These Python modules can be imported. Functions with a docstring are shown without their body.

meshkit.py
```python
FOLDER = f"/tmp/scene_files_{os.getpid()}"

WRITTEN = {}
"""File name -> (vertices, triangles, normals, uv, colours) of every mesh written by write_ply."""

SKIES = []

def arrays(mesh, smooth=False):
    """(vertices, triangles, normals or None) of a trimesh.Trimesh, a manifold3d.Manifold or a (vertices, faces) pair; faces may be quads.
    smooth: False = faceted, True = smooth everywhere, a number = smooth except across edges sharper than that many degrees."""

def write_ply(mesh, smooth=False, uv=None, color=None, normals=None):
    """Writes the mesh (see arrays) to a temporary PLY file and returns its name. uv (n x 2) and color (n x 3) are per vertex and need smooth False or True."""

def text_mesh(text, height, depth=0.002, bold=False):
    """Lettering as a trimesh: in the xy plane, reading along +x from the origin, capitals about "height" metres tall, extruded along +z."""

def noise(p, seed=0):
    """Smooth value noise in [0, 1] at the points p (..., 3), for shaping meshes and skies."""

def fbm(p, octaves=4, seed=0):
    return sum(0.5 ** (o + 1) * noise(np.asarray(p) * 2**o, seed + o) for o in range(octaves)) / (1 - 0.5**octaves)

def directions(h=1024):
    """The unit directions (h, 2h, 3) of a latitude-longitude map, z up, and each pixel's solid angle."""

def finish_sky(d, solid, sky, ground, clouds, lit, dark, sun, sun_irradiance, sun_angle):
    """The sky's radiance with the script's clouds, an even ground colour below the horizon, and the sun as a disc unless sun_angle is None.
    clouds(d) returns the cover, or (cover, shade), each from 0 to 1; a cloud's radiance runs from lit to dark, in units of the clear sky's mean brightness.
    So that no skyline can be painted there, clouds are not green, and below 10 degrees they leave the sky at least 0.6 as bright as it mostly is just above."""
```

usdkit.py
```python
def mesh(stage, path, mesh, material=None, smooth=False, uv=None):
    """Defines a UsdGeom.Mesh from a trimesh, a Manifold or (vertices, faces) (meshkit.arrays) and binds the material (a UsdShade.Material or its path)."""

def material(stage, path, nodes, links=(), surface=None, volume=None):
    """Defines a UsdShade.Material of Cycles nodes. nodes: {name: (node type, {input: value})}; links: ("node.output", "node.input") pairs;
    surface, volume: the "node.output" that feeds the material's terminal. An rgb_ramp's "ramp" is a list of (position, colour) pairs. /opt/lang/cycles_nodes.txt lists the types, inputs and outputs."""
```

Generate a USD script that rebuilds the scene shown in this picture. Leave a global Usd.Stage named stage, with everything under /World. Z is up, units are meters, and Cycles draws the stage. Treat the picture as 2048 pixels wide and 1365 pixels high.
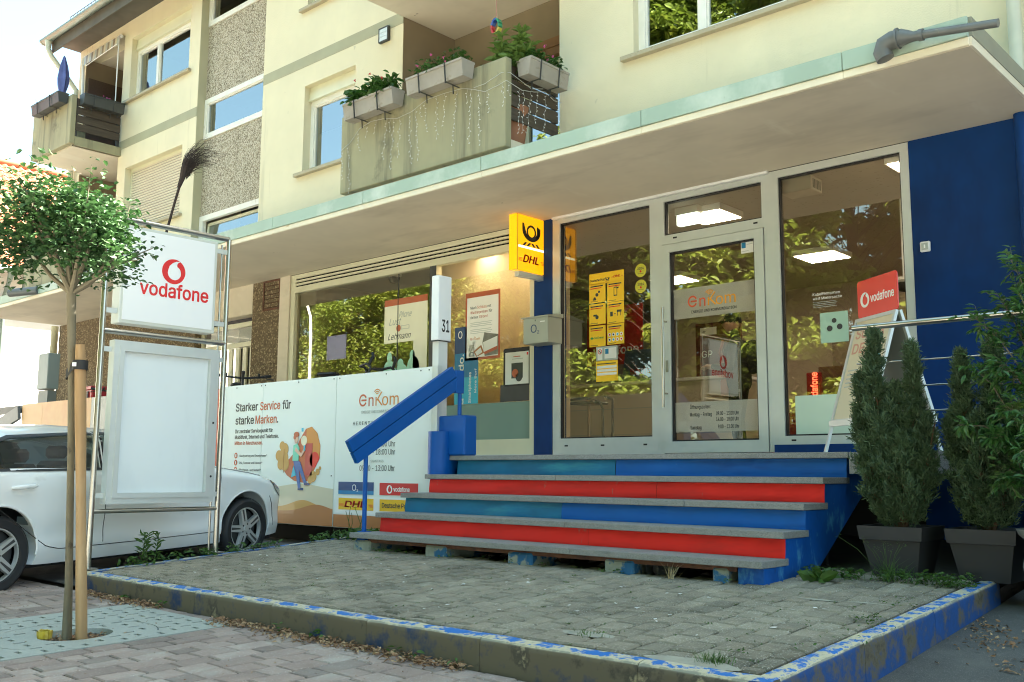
import math, random
import numpy as np, trimesh, usdkit, meshkit
import manifold3d as m3
from shapely import affinity
from shapely.geometry import Polygon, Point, box as sbox, LineString
from shapely.ops import unary_union
from pxr import Usd, UsdGeom, UsdLux, UsdShade, Gf, Sdf
from trimesh.creation import triangulate_polygon

stage = Usd.Stage.CreateInMemory()
UsdGeom.SetStageUpAxis(stage, 'Z'); UsdGeom.SetStageMetersPerUnit(stage, 1.0)
UsdGeom.Xform.Define(stage, '/World'); UsdGeom.Scope.Define(stage, '/World/Looks')

# ---------------------------------------------------------------- camera, sky, sun, exposure
CAM = np.array([0.0, -8.5, 1.0])
YAW, PITCH, ROLL, FPX = -0.739105, 0.131901, 0.005600, 1975.35
fw = np.array([math.sin(YAW)*math.cos(PITCH), math.cos(YAW)*math.cos(PITCH), math.sin(PITCH)])
rt = np.cross(fw, [0, 0, 1.0]); rt /= np.linalg.norm(rt); up = np.cross(rt, fw)
cr, sr = math.cos(ROLL), math.sin(ROLL)
R_, U_ = cr*rt + sr*up, -sr*rt + cr*up
cam = UsdGeom.Camera.Define(stage, '/World/camera')
cam.CreateHorizontalApertureAttr(36.0); cam.CreateVerticalApertureAttr(36.0*682/1024)
cam.CreateFocalLengthAttr(FPX/2048*36.0); cam.CreateClippingRangeAttr(Gf.Vec2f(0.05, 5000))
cam.CreateExposureAttr(3.55)
cam.AddTransformOp().Set(Gf.Matrix4d(*R_, 0, *U_, 0, *(-fw), 0, *CAM, 1))

SUN_EL, SUN_AZ = math.radians(52), math.atan2(0.50, 0.866)      # from behind the building, to the right
SKY_STRENGTH, SUN_I = 0.05, 1.25
dome = UsdLux.DomeLight.Define(stage, '/World/sky')
dome.CreateIntensityAttr(1.0)
skym = usdkit.material(stage, '/World/Looks/sky_material', {
    'tc': ('texture_coordinate', {}),
    's': ('sky_texture', {'sky_type': 'single_scattering', 'sun_disc': False, 'sun_elevation': SUN_EL, 'sun_rotation': SUN_AZ, 'aerosol_density': 2.5, 'ozone_density': 1.0}),
    'mp': ('mapping', {'scale': (2.0, 2.0, 5.0)}),
    'n': ('noise_texture', {'scale': 1.4, 'detail': 6.0, 'roughness': 0.6}),
    'r': ('rgb_ramp', {'ramp': [(0.0, (0.30,)*3), (0.5, (0.45,)*3), (0.8, (0.7,)*3)]}),
    'm': ('mix_color', {'a': (0, 0, 0), 'b': (1.9, 3.4, 3.6), 'use_clamp': False}),
    'b': ('background_shader', {'strength': SKY_STRENGTH})},
    [('tc.generated', 'mp.vector'), ('mp.vector', 'n.vector'), ('n.fac', 'r.fac'), ('r.color', 'm.fac'), ('s.color', 'm.a'), ('m.result', 'b.color')], surface='b.background')
UsdShade.MaterialBindingAPI.Apply(dome.GetPrim()).Bind(skym)
sun = UsdLux.DistantLight.Define(stage, '/World/sun')
sun.CreateNormalizeAttr(True); sun.CreateIntensityAttr(SUN_I); sun.CreateAngleAttr(0.5); sun.CreateColorAttr(Gf.Vec3f(1.0, 0.93, 0.82))
sd = np.array([math.sin(SUN_AZ)*math.cos(SUN_EL), math.cos(SUN_AZ)*math.cos(SUN_EL), math.sin(SUN_EL)])
sx = np.cross([0, 0, 1.0], sd); sx /= np.linalg.norm(sx); sy = np.cross(sd, sx)
sun.AddTransformOp().Set(Gf.Matrix4d(*sx, 0, *sy, 0, *sd, 0, 0, 0, 30, 1))
for p_ in (dome, sun):
    pass
dome.GetPrim().SetCustomDataByKey('kind', 'structure'); dome.GetPrim().SetCustomDataByKey('label', 'pale hazy summer sky')

# ---------------------------------------------------------------- helpers
rnd = random.Random(7); nrg = np.random.default_rng(11)
LOC, USED = {}, set()

def uniq(parent, name):
    p = f'{parent}/{name}'; k = 0
    while p in USED:
        k += 1; p = f'{parent}/{name}_{k:03d}'
    USED.add(p); return p

def tagp(prim, label=None, cat=None, group=None, kind=None):
    for k, v in (('label', label), ('category', cat), ('group', group), ('kind', kind)):
        if v: prim.SetCustomDataByKey(k, v)
    return prim

def thing(name, label=None, cat=None, loc=(0, 0, 0), rz=0, group=None, kind=None, parent='/World'):
    path = uniq(parent, name); x = UsdGeom.Xform.Define(stage, path)
    x.AddTranslateOp().Set(Gf.Vec3d(*map(float, loc)))
    if rz: x.AddRotateZOp().Set(math.degrees(rz))
    LOC[path] = (np.array(loc, float), rz); tagp(x.GetPrim(), label, cat, group, kind); return path

def copy_of(src, loc, rz=0, label=None, cat=None, group=None):
    was = stage.GetPrimAtPath(src).GetCustomData()
    p = thing(src.split('/')[-1], label or was.get('label'), cat or was.get('category'), loc, rz, group or was.get('group'))
    pr = stage.GetPrimAtPath(p); pr.GetReferences().AddInternalReference(src); pr.SetInstanceable(True)
    return p

class MB:
    def __init__(s): s.v, s.f, s.n = [], [], 0
    def add(s, v, f):
        v = np.asarray(v, float); f = np.asarray(f, int)
        if f.ndim == 2 and f.shape[1] == 4: f = np.vstack([f[:, [0, 1, 2]], f[:, [0, 2, 3]]])
        s.v.append(v); s.f.append(f + s.n); s.n += len(v); return s
    def mesh(s, m): v, f, _ = meshkit.arrays(m); return s.add(v, f)
    def box(s, x0, y0, z0, x1, y1, z1, c=0.0):
        x0, x1 = min(x0, x1), max(x0, x1); y0, y1 = min(y0, y1), max(y0, y1); z0, z1 = min(z0, z1), max(z0, z1)
        if c <= 0:
            v = [(x, y, z) for z in (z0, z1) for x, y in ((x0, y0), (x1, y0), (x1, y1), (x0, y1))]
            return s.add(v, [[0, 3, 2, 1], [4, 5, 6, 7], [0, 1, 5, 4], [1, 2, 6, 5], [2, 3, 7, 6], [3, 0, 4, 7]])
        pts = []
        for X, a in ((x0, 1), (x1, -1)):
            for Y, b in ((y0, 1), (y1, -1)):
                for Z, d in ((z0, 1), (z1, -1)):
                    pts += [(X, Y+b*c, Z+d*c), (X+a*c, Y, Z+d*c), (X+a*c, Y+b*c, Z)]
        h = m3.Manifold.hull_points(np.array(pts, np.float64)); return s.mesh(h)
    def obox(s, p, q, w, h, upv=(0, 0, 1)):
        """a bar from p to q of width w (sideways) and height h (along up)"""
        p, q = np.array(p, float), np.array(q, float); d = q-p; L = np.linalg.norm(d); d /= L
        sx_ = np.cross(d, upv); sx_ /= np.linalg.norm(sx_); u = np.cross(sx_, d)
        v = [b + i*sx_*w/2 + j*u*h/2 for b in (p, q) for i, j in ((-1, -1), (1, -1), (1, 1), (-1, 1))]
        return s.add(v, [[0, 1, 2, 3], [7, 6, 5, 4], [0, 4, 5, 1], [1, 5, 6, 2], [2, 6, 7, 3], [3, 7, 4, 0]])
    def tube(s, pts, r, n=8, cap=True):
        p = np.asarray(pts, float); k = len(p); r = np.broadcast_to(r, (k,)).astype(float)
        t = np.gradient(p, axis=0); t /= np.linalg.norm(t, axis=1, keepdims=True)+1e-12
        a = np.cross(t[0], [0, 0, 1.0] if abs(t[0][2]) < 0.9 else [1.0, 0, 0]); a /= np.linalg.norm(a)
        V = []
        for i in range(k):
            a = a - t[i]*(a@t[i]); a /= np.linalg.norm(a)+1e-12; b = np.cross(t[i], a)
            ang = np.arange(n)*2*np.pi/n
            V.append(p[i]+r[i]*(np.cos(ang)[:, None]*a+np.sin(ang)[:, None]*b))
        V = np.vstack(V); F = []
        for i in range(k-1):
            for j in range(n):
                F.append((i*n+j, i*n+(j+1) % n, (i+1)*n+(j+1) % n, (i+1)*n+j))
        F = np.array(F); T = [*F[:, [0, 1, 2]], *F[:, [0, 2, 3]]]
        if cap:
            V = np.vstack([V, p[0], p[-1]])
            for j in range(n):
                T.append((k*n, (j+1) % n, j)); T.append((k*n+1, (k-1)*n+j, (k-1)*n+(j+1) % n))
        return s.add(V, np.array(T))
    def lathe(s, prof, c=(0, 0, 0), n=16, sx=1, sy=1):
        prof = np.array(prof, float); k = len(prof); ang = np.arange(n)*2*np.pi/n
        V = np.array([(c[0]+r*math.cos(a)*sx, c[1]+r*math.sin(a)*sy, c[2]+z) for r, z in prof for a in ang])
        F = [(i*n+j, i*n+(j+1) % n, (i+1)*n+(j+1) % n, (i+1)*n+j) for i in range(k-1) for j in range(n)]
        return s.add(V, F)
    def poly(s, P, O, u, v, d0, d1):
        """a shapely polygon laid in the frame O + a u + b v and extruded from d0 to d1 along u x v"""
        O, u, v = (np.array(q, float) for q in (O, u, v)); n = np.cross(u, v)
        for g in getattr(P, 'geoms', [P]):
            if g.is_empty or g.geom_type != 'Polygon': continue
            m = trimesh.creation.extrude_polygon(g, d1-d0, engine='earcut'); q = m.vertices
            s.add(O + q[:, :1]*u + q[:, 1:2]*v + (q[:, 2:]+d0)*n, m.faces)
        return s
    def sheet(s, P, O, u, v, d=0.0):
        O, u, v = (np.array(q, float) for q in (O, u, v)); n = np.cross(u, v)
        for g in getattr(P, 'geoms', [P]):
            if g.is_empty: continue
            q, f = triangulate_polygon(g, engine='earcut')
            s.add(O + q[:, :1]*u + q[:, 1:2]*v + d*n, f)
        return s
    def text(s, t, O, u, v, x, y, w, h, d0=0.0, dep=0.0012, bold=False, shear=0.0, mirror=False):
        """text fitted into width w (None: natural) and cap height h, baseline at (x, y) of the frame"""
        m = meshkit.text_mesh(t, 1.0, depth=1.0, bold=bold); q = m.vertices.copy()
        q[:, 0] -= q[:, 0].min(); W = q[:, 0].max()
        kx = h if w is None else w/W
        a = q[:, 0]*kx + q[:, 1]*h*shear; b = q[:, 1]*h
        f = m.faces
        if mirror: a = a.max()-a; f = f[:, ::-1]
        O, u, v = (np.array(k, float) for k in (O, u, v)); n = np.cross(u, v)
        return s.add(O + (x+a)[:, None]*u + (y+b)[:, None]*v + (d0+q[:, 2:]*dep)*n, f)

def ob(name, m, mat, parent='/World', smooth=False, local=False, label=None, cat=None, group=None, kind=None):
    if isinstance(m, MB): v, f = np.vstack(m.v), np.vstack(m.f)
    else: v, f, _ = meshkit.arrays(m)
    if parent != '/World' and not local:
        q = parent
        while q and q not in LOC: q = q.rsplit('/', 1)[0]
        if q:
            l, r = LOC[q]; v = v - l
            if r: c, s_ = math.cos(-r), math.sin(-r); v = np.stack([v[:, 0]*c - v[:, 1]*s_, v[:, 0]*s_ + v[:, 1]*c, v[:, 2]], 1)
    f = np.asarray(f); us = np.unique(f)
    if len(us) < len(v): ix = np.zeros(len(v), int); ix[us] = np.arange(len(us)); v, f = np.asarray(v)[us], ix[f]
    path = uniq(parent, name)
    pr = usdkit.mesh(stage, path, (v, f), mat, smooth=smooth)
    tagp(pr.GetPrim(), label, cat, group, kind); return path

# ---------------------------------------------------------------- materials
def mt(name, col, rough=0.55, var=0.1, sc=4.0, bump=0.0, bsc=80.0, metal=0.0, spec=0.5, dirt=(), speck=None, rand=0.0, coat=0.0, emit=0.0, emitc=None, st=(1, 1, 1), transl=0.0):
    """a procedural surface: base colour with soft variation, layers of dirt ((colour, lo, hi, scale, stretch)), specks, fine relief"""
    N = {'tc': ('texture_coordinate', {}), 'mp': ('mapping', {'scale': st}), 'n1': ('noise_texture', {'scale': sc, 'detail': 5.0, 'roughness': 0.6}),
         'r1': ('rgb_ramp', {'ramp': [(0.25, tuple(c*(1-var) for c in col)), (0.75, tuple(min(1, c*(1+var)) for c in col))]}),
         'p': ('principled_bsdf', {'roughness': rough, 'metallic': metal, 'specular_ior_level': spec, 'coat_weight': coat})}
    L = [('tc.object', 'mp.vector'), ('mp.vector', 'n1.vector'), ('n1.fac', 'r1.fac')]; cur = 'r1.color'
    for i, (c2, lo, hi, s2, stretch) in enumerate(dirt):
        N[f'dm{i}'] = ('mapping', {'scale': stretch, 'location': (i*3.7, i*1.3, 0)}); N[f'dn{i}'] = ('noise_texture', {'scale': s2, 'detail': 7.0, 'roughness': 0.65})
        N[f'dr{i}'] = ('rgb_ramp', {'ramp': [(lo, (0, 0, 0)), (hi, (1, 1, 1))]}); N[f'dx{i}'] = ('mix_color', {'b': c2})
        L += [('tc.object', f'dm{i}.vector'), (f'dm{i}.vector', f'dn{i}.vector'), (f'dn{i}.fac', f'dr{i}.fac'), (f'dr{i}.color', f'dx{i}.fac'), (cur, f'dx{i}.a')]; cur = f'dx{i}.result'
    if speck:
        c2, s2, lo, hi = speck
        N['sv'] = ('voronoi_texture', {'scale': s2}); N['sr'] = ('rgb_ramp', {'ramp': [(lo, (0, 0, 0)), (hi, (1, 1, 1))]}); N['sb'] = ('rgb_to_bw', {}); N['sx'] = ('mix_color', {'b': c2})
        L += [('tc.object', 'sv.vector'), ('sv.color', 'sb.color'), ('sb.val', 'sr.fac'), ('sr.color', 'sx.fac'), (cur, 'sx.a')]; cur = 'sx.result'
    if rand:
        N['oi'] = ('object_info', {}); N['rr'] = ('rgb_ramp', {'ramp': [(0, (1-rand,)*3), (0.5, (1.0, 1-rand*0.2, 1-rand*0.25)), (1, (1+rand,)*3)]}); N['rx'] = ('mix_color', {'blend_type': 'multiply', 'fac': 1.0, 'use_clamp': False})
        L += [('oi.random', 'rr.fac'), (cur, 'rx.a'), ('rr.color', 'rx.b')]; cur = 'rx.result'
    L.append((cur, 'p.base_color'))
    if bump:
        N['bn'] = ('noise_texture', {'scale': bsc, 'detail': 4.0}); N['bu'] = ('bump', {'strength': 0.6, 'distance': bump})
        L += [('tc.object', 'bn.vector'), ('bn.fac', 'bu.height'), ('bu.normal', 'p.normal')]
    if emit:
        N['p'][1]['emission_strength'] = emit; N['p'][1]['emission_color'] = emitc or col
    out = 'p.BSDF'
    if transl:
        N['tl'] = ('translucent_bsdf', {}); N['mx'] = ('mix_closure', {'fac': transl}); L += [(cur, 'tl.color'), ('p.BSDF', 'mx.closure1'), ('tl.BSDF', 'mx.closure2')]; out = 'mx.closure'
    return usdkit.material(stage, '/World/Looks/'+name, N, L, surface=out)

def glass(name, tint, ior, rough=0.0, refl=(1, 1, 1)):
    return usdkit.material(stage, '/World/Looks/'+name, {'t': ('transparent_bsdf', {'color': tint}), 'g': ('glossy_bsdf', {'color': refl, 'roughness': rough}), 'f': ('fresnel', {'IOR': ior}), 'm': ('mix_closure', {})},
        [('f.fac', 'm.fac'), ('t.BSDF', 'm.closure1'), ('g.BSDF', 'm.closure2')], surface='m.closure')
# ---------------------------------------------------------------- shared materials
DK = (0.07, 0.065, 0.05)
M_paver = mt('concrete_paver', (0.25, 0.225, 0.165), 0.9, 0.24, 6, 0.004, 160, dirt=[((0.09, 0.085, 0.06), 0.48, 0.75, 1.7, (1, 1, 1)), ((0.46, 0.45, 0.38), 0.68, 0.74, 9, (1, 1, 1))], speck=((0.42, 0.40, 0.34), 190, 0.72, 0.9), rand=0.16)
M_paverR = mt('red_street_paver', (0.28, 0.225, 0.195), 0.9, 0.16, 5, 0.003, 120, dirt=[((0.31, 0.285, 0.25), 0.5, 0.7, 4, (1, 1, 1))], speck=((0.5, 0.46, 0.42), 230, 0.8, 0.95), rand=0.26)
M_joint = mt('sandy_joint', (0.055, 0.05, 0.035), 0.95, 0.35, 25, 0.004, 150, dirt=[((0.05, 0.075, 0.025), 0.55, 0.7, 6, (1, 1, 1))])
M_jointR = mt('street_joint', (0.09, 0.075, 0.06), 0.95, 0.3, 25, 0.004, 150)
M_asph = mt('asphalt', (0.085, 0.085, 0.08), 0.92, 0.2, 8, 0.004, 260, dirt=[((0.16, 0.155, 0.135), 0.5, 0.75, 1.5, (1, 1, 1))], speck=((0.21, 0.2, 0.18), 300, 0.7, 0.95))
M_road = mt('road', (0.34, 0.325, 0.28), 0.9, 0.12, 3)  # kept pale so the unseen carriageway bounces sunlight onto the facade
M_granite = mt('granite_tread', (0.25, 0.25, 0.235), 0.7, 0.12, 30, 0.0015, 500, dirt=[((0.14, 0.135, 0.115), 0.55, 0.8, 3, (1, 1, 1))], speck=((0.1, 0.1, 0.09), 420, 0.62, 0.8))
M_red = mt('red_riser', (0.62, 0.016, 0.010), 0.5, 0.07, 2, spec=0.25, dirt=[((0.36, 0.02, 0.015), 0.50, 0.8, 2.5, (0.5, 1, 2.5)), ((0.30, 0.12, 0.09), 0.66, 0.72, 16, (1, 1, 0.4)), ((0.12, 0.05, 0.04), 0.70, 0.74, 9, (0.3, 1, 3))])
M_blue = mt('blue_paint', (0.002, 0.085, 0.34), 0.42, 0.12, 3, 0.0012, 60, spec=0.3, dirt=[((0.05, 0.2, 0.5), 0.68, 0.74, 14, (1, 1, 0.6)), ((0.4, 0.42, 0.38), 0.76, 0.78, 26, (1, 1, 1))])
M_bluer = mt('blue_riser', (0.0015, 0.085, 0.32), 0.5, 0.1, 2, spec=0.25, dirt=[((0.002, 0.05, 0.2), 0.55, 0.8, 3, (0.5, 1, 3)), ((0.12, 0.18, 0.26), 0.70, 0.75, 14, (1, 1, 0.5))])
M_teal = mt('faded_teal_riser', (0.006, 0.12, 0.23), 0.45, 0.3, 1.6, st=(1, 1, 2), spec=0.3, dirt=[((0.04, 0.26, 0.30), 0.55, 0.75, 1.5, (0.6, 1, 4))])
M_bluew = mt('dark_blue_wall', (0.0008, 0.034, 0.15), 0.6, 0.18, 2.5, 0.0012, 90, spec=0.22, dirt=[((0.001, 0.014, 0.06), 0.5, 0.75, 1.3, (1, 1, 0.35)), ((0.03, 0.06, 0.13), 0.68, 0.8, 3.5, (1, 1, 0.25)), ((0.2, 0.22, 0.25), 0.775, 0.785, 22, (1, 1, 1))])
M_blues = mt('worn_blue_stringer', (0.003, 0.075, 0.31), 0.55, 0.2, 5, 0.002, 50, spec=0.3, dirt=[((0.06, 0.25, 0.45), 0.56, 0.68, 9, (1, 1, 0.45)), ((0.006, 0.03, 0.13), 0.6, 0.72, 4, (1, 1, 0.5)), ((0.42, 0.42, 0.36), 0.71, 0.73, 24, (1, 1, 0.5))])
M_block = mt('flaking_block', (0.27, 0.30, 0.25), 0.8, 0.25, 8, 0.004, 60, dirt=[((0.02, 0.12, 0.26), 0.50, 0.56, 6, (1, 1, 1)), ((0.5, 0.38, 0.16), 0.66, 0.7, 6, (1, 1, 1))])
M_rust = mt('rusty_iron', (0.13, 0.055, 0.03), 0.85, 0.4, 12, 0.002, 90, dirt=[((0.05, 0.03, 0.025), 0.5, 0.65, 8, (1, 1, 1))])
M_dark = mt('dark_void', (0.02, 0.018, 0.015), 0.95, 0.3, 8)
M_soil = mt('soil', (0.07, 0.048, 0.032), 0.95, 0.4, 30, 0.01, 60)
M_grate = mt('tree_grate_concrete', (0.32, 0.345, 0.31), 0.85, 0.08, 8, 0.002, 260, speck=((0.55, 0.56, 0.52), 320, 0.75, 0.95))
M_steel = mt('brushed_steel', (0.52, 0.5, 0.45), 0.26, 0.08, 10, metal=1.0)
M_alu = mt('aluminium_frame', (0.62, 0.65, 0.62), 0.38, 0.04, 6, metal=0.35)
M_white = mt('white_plastic', (0.83, 0.84, 0.83), 0.4, 0.03, 2)
M_whitep = mt('white_paint', (0.78, 0.77, 0.70), 0.45, 0.06, 5, dirt=[((0.5, 0.47, 0.38), 0.66, 0.72, 12, (1, 1, 0.5))])
M_black = mt('black_rubber', (0.015, 0.015, 0.016), 0.6, 0.2, 12)
M_dgrey = mt('dark_grey_metal', (0.05, 0.052, 0.05), 0.5, 0.15, 8)
M_grey = mt('grey_plastic_pipe', (0.13, 0.14, 0.14), 0.45, 0.12, 9, dirt=[((0.22, 0.2, 0.16), 0.62, 0.72, 11, (1, 1, 1))])
M_wood = mt('weathered_board', (0.075, 0.058, 0.042), 0.85, 0.4, 9, 0.003, 30, st=(1, 0.12, 1.6), dirt=[((0.16, 0.13, 0.095), 0.6, 0.75, 6, (1, 0.2, 2))])
M_leafA = mt('tree_leaf', (0.036, 0.095, 0.027), 0.6, 0.4, 9, transl=0.2, dirt=[((0.06, 0.14, 0.035), 0.5, 0.62, 5, (1, 1, 1))])
M_leafB = mt('shrub_leaf', (0.055, 0.15, 0.035), 0.38, 0.4, 9, transl=0.25, dirt=[((0.11, 0.2, 0.05), 0.54, 0.64, 5, (1, 1, 1))])
M_weed = mt('weed_leaf', (0.065, 0.14, 0.022), 0.55, 0.35, 14, transl=0.3)
M_conif = mt('conifer_needles', (0.078, 0.132, 0.062), 0.65, 0.5, 9, transl=0.15, dirt=[((0.13, 0.085, 0.05), 0.62, 0.72, 3.2, (1, 1, 0.6))])
M_bark = mt('smooth_bark', (0.17, 0.15, 0.10), 0.85, 0.2, 12, 0.003, 60, st=(1, 1, 0.5), dirt=[((0.08, 0.07, 0.05), 0.6, 0.7, 16, (1, 1, 0.7))])

def mt_kerb(name, face, facedirt):
    """kerb paint: worn blue on top, bare cream edge, dirty face"""
    N = {'tc': ('texture_coordinate', {}), 'g': ('geometry', {}), 'sx': ('separate_xyz', {}),
         'top': ('map_range', {'from_min': 0.30, 'from_max': 0.5, 'clamp': True}), 'ed': ('map_range', {'from_min': 0.80, 'from_max': 0.97, 'to_min': 0.16, 'to_max': 0.0, 'clamp': True}), 'ad': ('math', {'math_type': 'add'}),
         'n': ('noise_texture', {'scale': 15.0, 'detail': 9.0, 'roughness': 0.74}), 'mp': ('mapping', {'scale': (0.7, 0.7, 1)}),
         'rt': ('rgb_ramp', {'ramp': [(0.49, (0.012, 0.14, 0.46)), (0.53, (0.56, 0.50, 0.32)), (0.60, (0.50, 0.46, 0.32)), (0.68, (0.26, 0.26, 0.2))]}),
         'n2': ('noise_texture', {'scale': 3.4, 'detail': 8.0, 'roughness': 0.7}),
         'rf': ('rgb_ramp', {'ramp': [(0.36, face), (0.47, facedirt), (0.56, (0.12, 0.10, 0.062)), (0.63, (0.055, 0.048, 0.035)), (0.69, (0.34, 0.29, 0.17))]}),
         'm': ('mix_color', {}), 'p': ('principled_bsdf', {'roughness': 0.75}), 'b': ('bump', {'strength': 0.6, 'distance': 0.004})}
    return usdkit.material(stage, '/World/Looks/'+name, N, [('g.normal', 'sx.vector'), ('sx.z', 'top.value'), ('tc.object', 'mp.vector'), ('mp.vector', 'n.vector'), ('n.fac', 'ad.value1'), ('sx.z', 'ed.value'), ('ed.result', 'ad.value2'), ('ad.value', 'rt.fac'), ('tc.object', 'n2.vector'), ('n2.fac', 'rf.fac'),
        ('top.result', 'm.fac'), ('rf.color', 'm.a'), ('rt.color', 'm.b'), ('m.result', 'p.base_color'), ('n.fac', 'b.height'), ('b.normal', 'p.normal')], surface='p.BSDF')
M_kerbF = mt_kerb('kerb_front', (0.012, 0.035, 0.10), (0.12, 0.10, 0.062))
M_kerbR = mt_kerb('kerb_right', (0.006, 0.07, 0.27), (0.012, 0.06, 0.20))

# ---------------------------------------------------------------- ground
SA, SB, SC, SX0, SY0 = 0.085, -0.006, 0.026, -4.3, -5.08
def street_z(x, y): return SA + SB*(x-SX0) + SC*(min(y, -1.5)-SY0)*(1.0 if y > -9 else 0) + (SC*(-9-SY0) if y <= -9 else 0)
def plat_z(y): return 0.345 + 0.06*(y+3.08)

st = thing('street', 'reddish block paved street in front of the shop', kind='structure')
g = MB(); XS = [-400, -60, -30, -14, -9, -6, -3, -1.82, 2, 8, 30, 400]; YS = [-400, -60, -30, -12, -9, -7, -6, -5.1, -4, -3, -1.5, 1, 10, 60, 400]
V = [(x, y, street_z(max(-20, min(6, x)), y) - 0.03) for y in YS for x in XS]; n = len(XS)
g.add(V, [(j*n+i, j*n+i+1, (j+1)*n+i+1, (j+1)*n+i) for j in range(len(YS)-1) for i in range(n-1)])
ob('road_bed', g, M_jointR, st)
# asphalt strip where the car parks and the road behind the camera
def sheet_on(name, x0, x1, y0, y1, dz, mat, par, nx=8, ny=8):
    g = MB(); V = []
    for j in range(ny+1):
        for i in range(nx+1):
            x = x0+(x1-x0)*i/nx; y = y0+(y1-y0)*j/ny; V.append((x, y, street_z(x, y)+dz))
    g.add(V, [(j*(nx+1)+i, j*(nx+1)+i+1, (j+1)*(nx+1)+i+1, (j+1)*(nx+1)+i) for j in range(ny) for i in range(nx)]); return ob(name, g, mat, par, kind='structure' if par == '/World' else None)
sheet_on('parking_strip', -24, -7.6, -5.0, -1.5, 0.004, M_asph, '/World')
sheet_on('carriageway', -60, 30, -15.5, -8.2, -0.012, M_road, '/World', 16, 4)
def paver(x0, x1, y0, y1, zf, h=0.05, c=0.006, gap=0.005, jit=0.003):
    x0 += gap; x1 -= gap; y0 += gap; y1 -= gap
    t = [rnd.uniform(-jit, jit) for _ in range(4)]; P = [(x0, y0), (x1, y0), (x1, y1), (x0, y1)]
    I = [(x0+c, y0+c), (x1-c, y0+c), (x1-c, y1-c), (x0+c, y1-c)]
    v = [(x, y, zf(x, y)-h) for x, y in P] + [(x, y, zf(x, y)-c+t[k]) for k, (x, y) in enumerate(P)] + [(x, y, zf(x, y)+t[k]) for k, (x, y) in enumerate(I)]
    f = [(k, (k+1) % 4, 4+(k+1) % 4, 4+k) for k in range(4)] + [(4+k, 4+(k+1) % 4, 8+(k+1) % 4, 8+k) for k in range(4)] + [(8, 9, 10, 11)]
    m = MB(); m.add(v, f); return m
# street pavers: columns running away from the viewer, mixed lengths; the largest in the photo are parts, the rest one stuff part
GX0, GX1, GY0, GY1 = -6.53, -5.28, -6.52, -5.16
def kerbgap(y): return y < -5.07
pv = []; x = -10.6; 
while x < -2.2:
    w = rnd.choice([0.13, 0.16, 0.16, 0.2]); y = -7.4 - rnd.random()*0.2
    while y < -5.07:
        l = rnd.choice([0.13, 0.17, 0.21, 0.25]); y1 = min(y+l, -5.075)
        if -5.075-y1 < 0.06: y1 = -5.075
        for (a, b) in ((max(y, -9), y1),):
            inside = (x+w > GX0+0.01 and x < GX1-0.01 and y1 > GY0+0.01 and y < GY1-0.01)
            if not inside: pv.append((x, x+w, a, b))
            else:
                if y < GY0 < y1: pv.append((x, x+w, a, GY0))
                if y < GY1 < y1: pv.append((x, x+w, GY1, b))
                if x < GX0 < x+w: pv.append((x, GX0, max(a, GY0), min(b, GY1)))
                if x < GX1 < x+w: pv.append((GX1, x+w, max(a, GY0), min(b, GY1)))
        y = y1
        if y >= -5.076: break
    x += w
pv = [p for p in pv if p[1]-p[0] > 0.03 and p[3]-p[2] > 0.03]
def inview(x, y): 
    q = np.array([x, y, 0.1])-CAM; d = q@fw
    if d < 0.5: return False, 9
    a = 512+FPX/2*(q@R_)/d; b = 341-FPX/2*(q@U_)/d
    return (-20 < a < 1044 and -20 < b < 702), d
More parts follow.
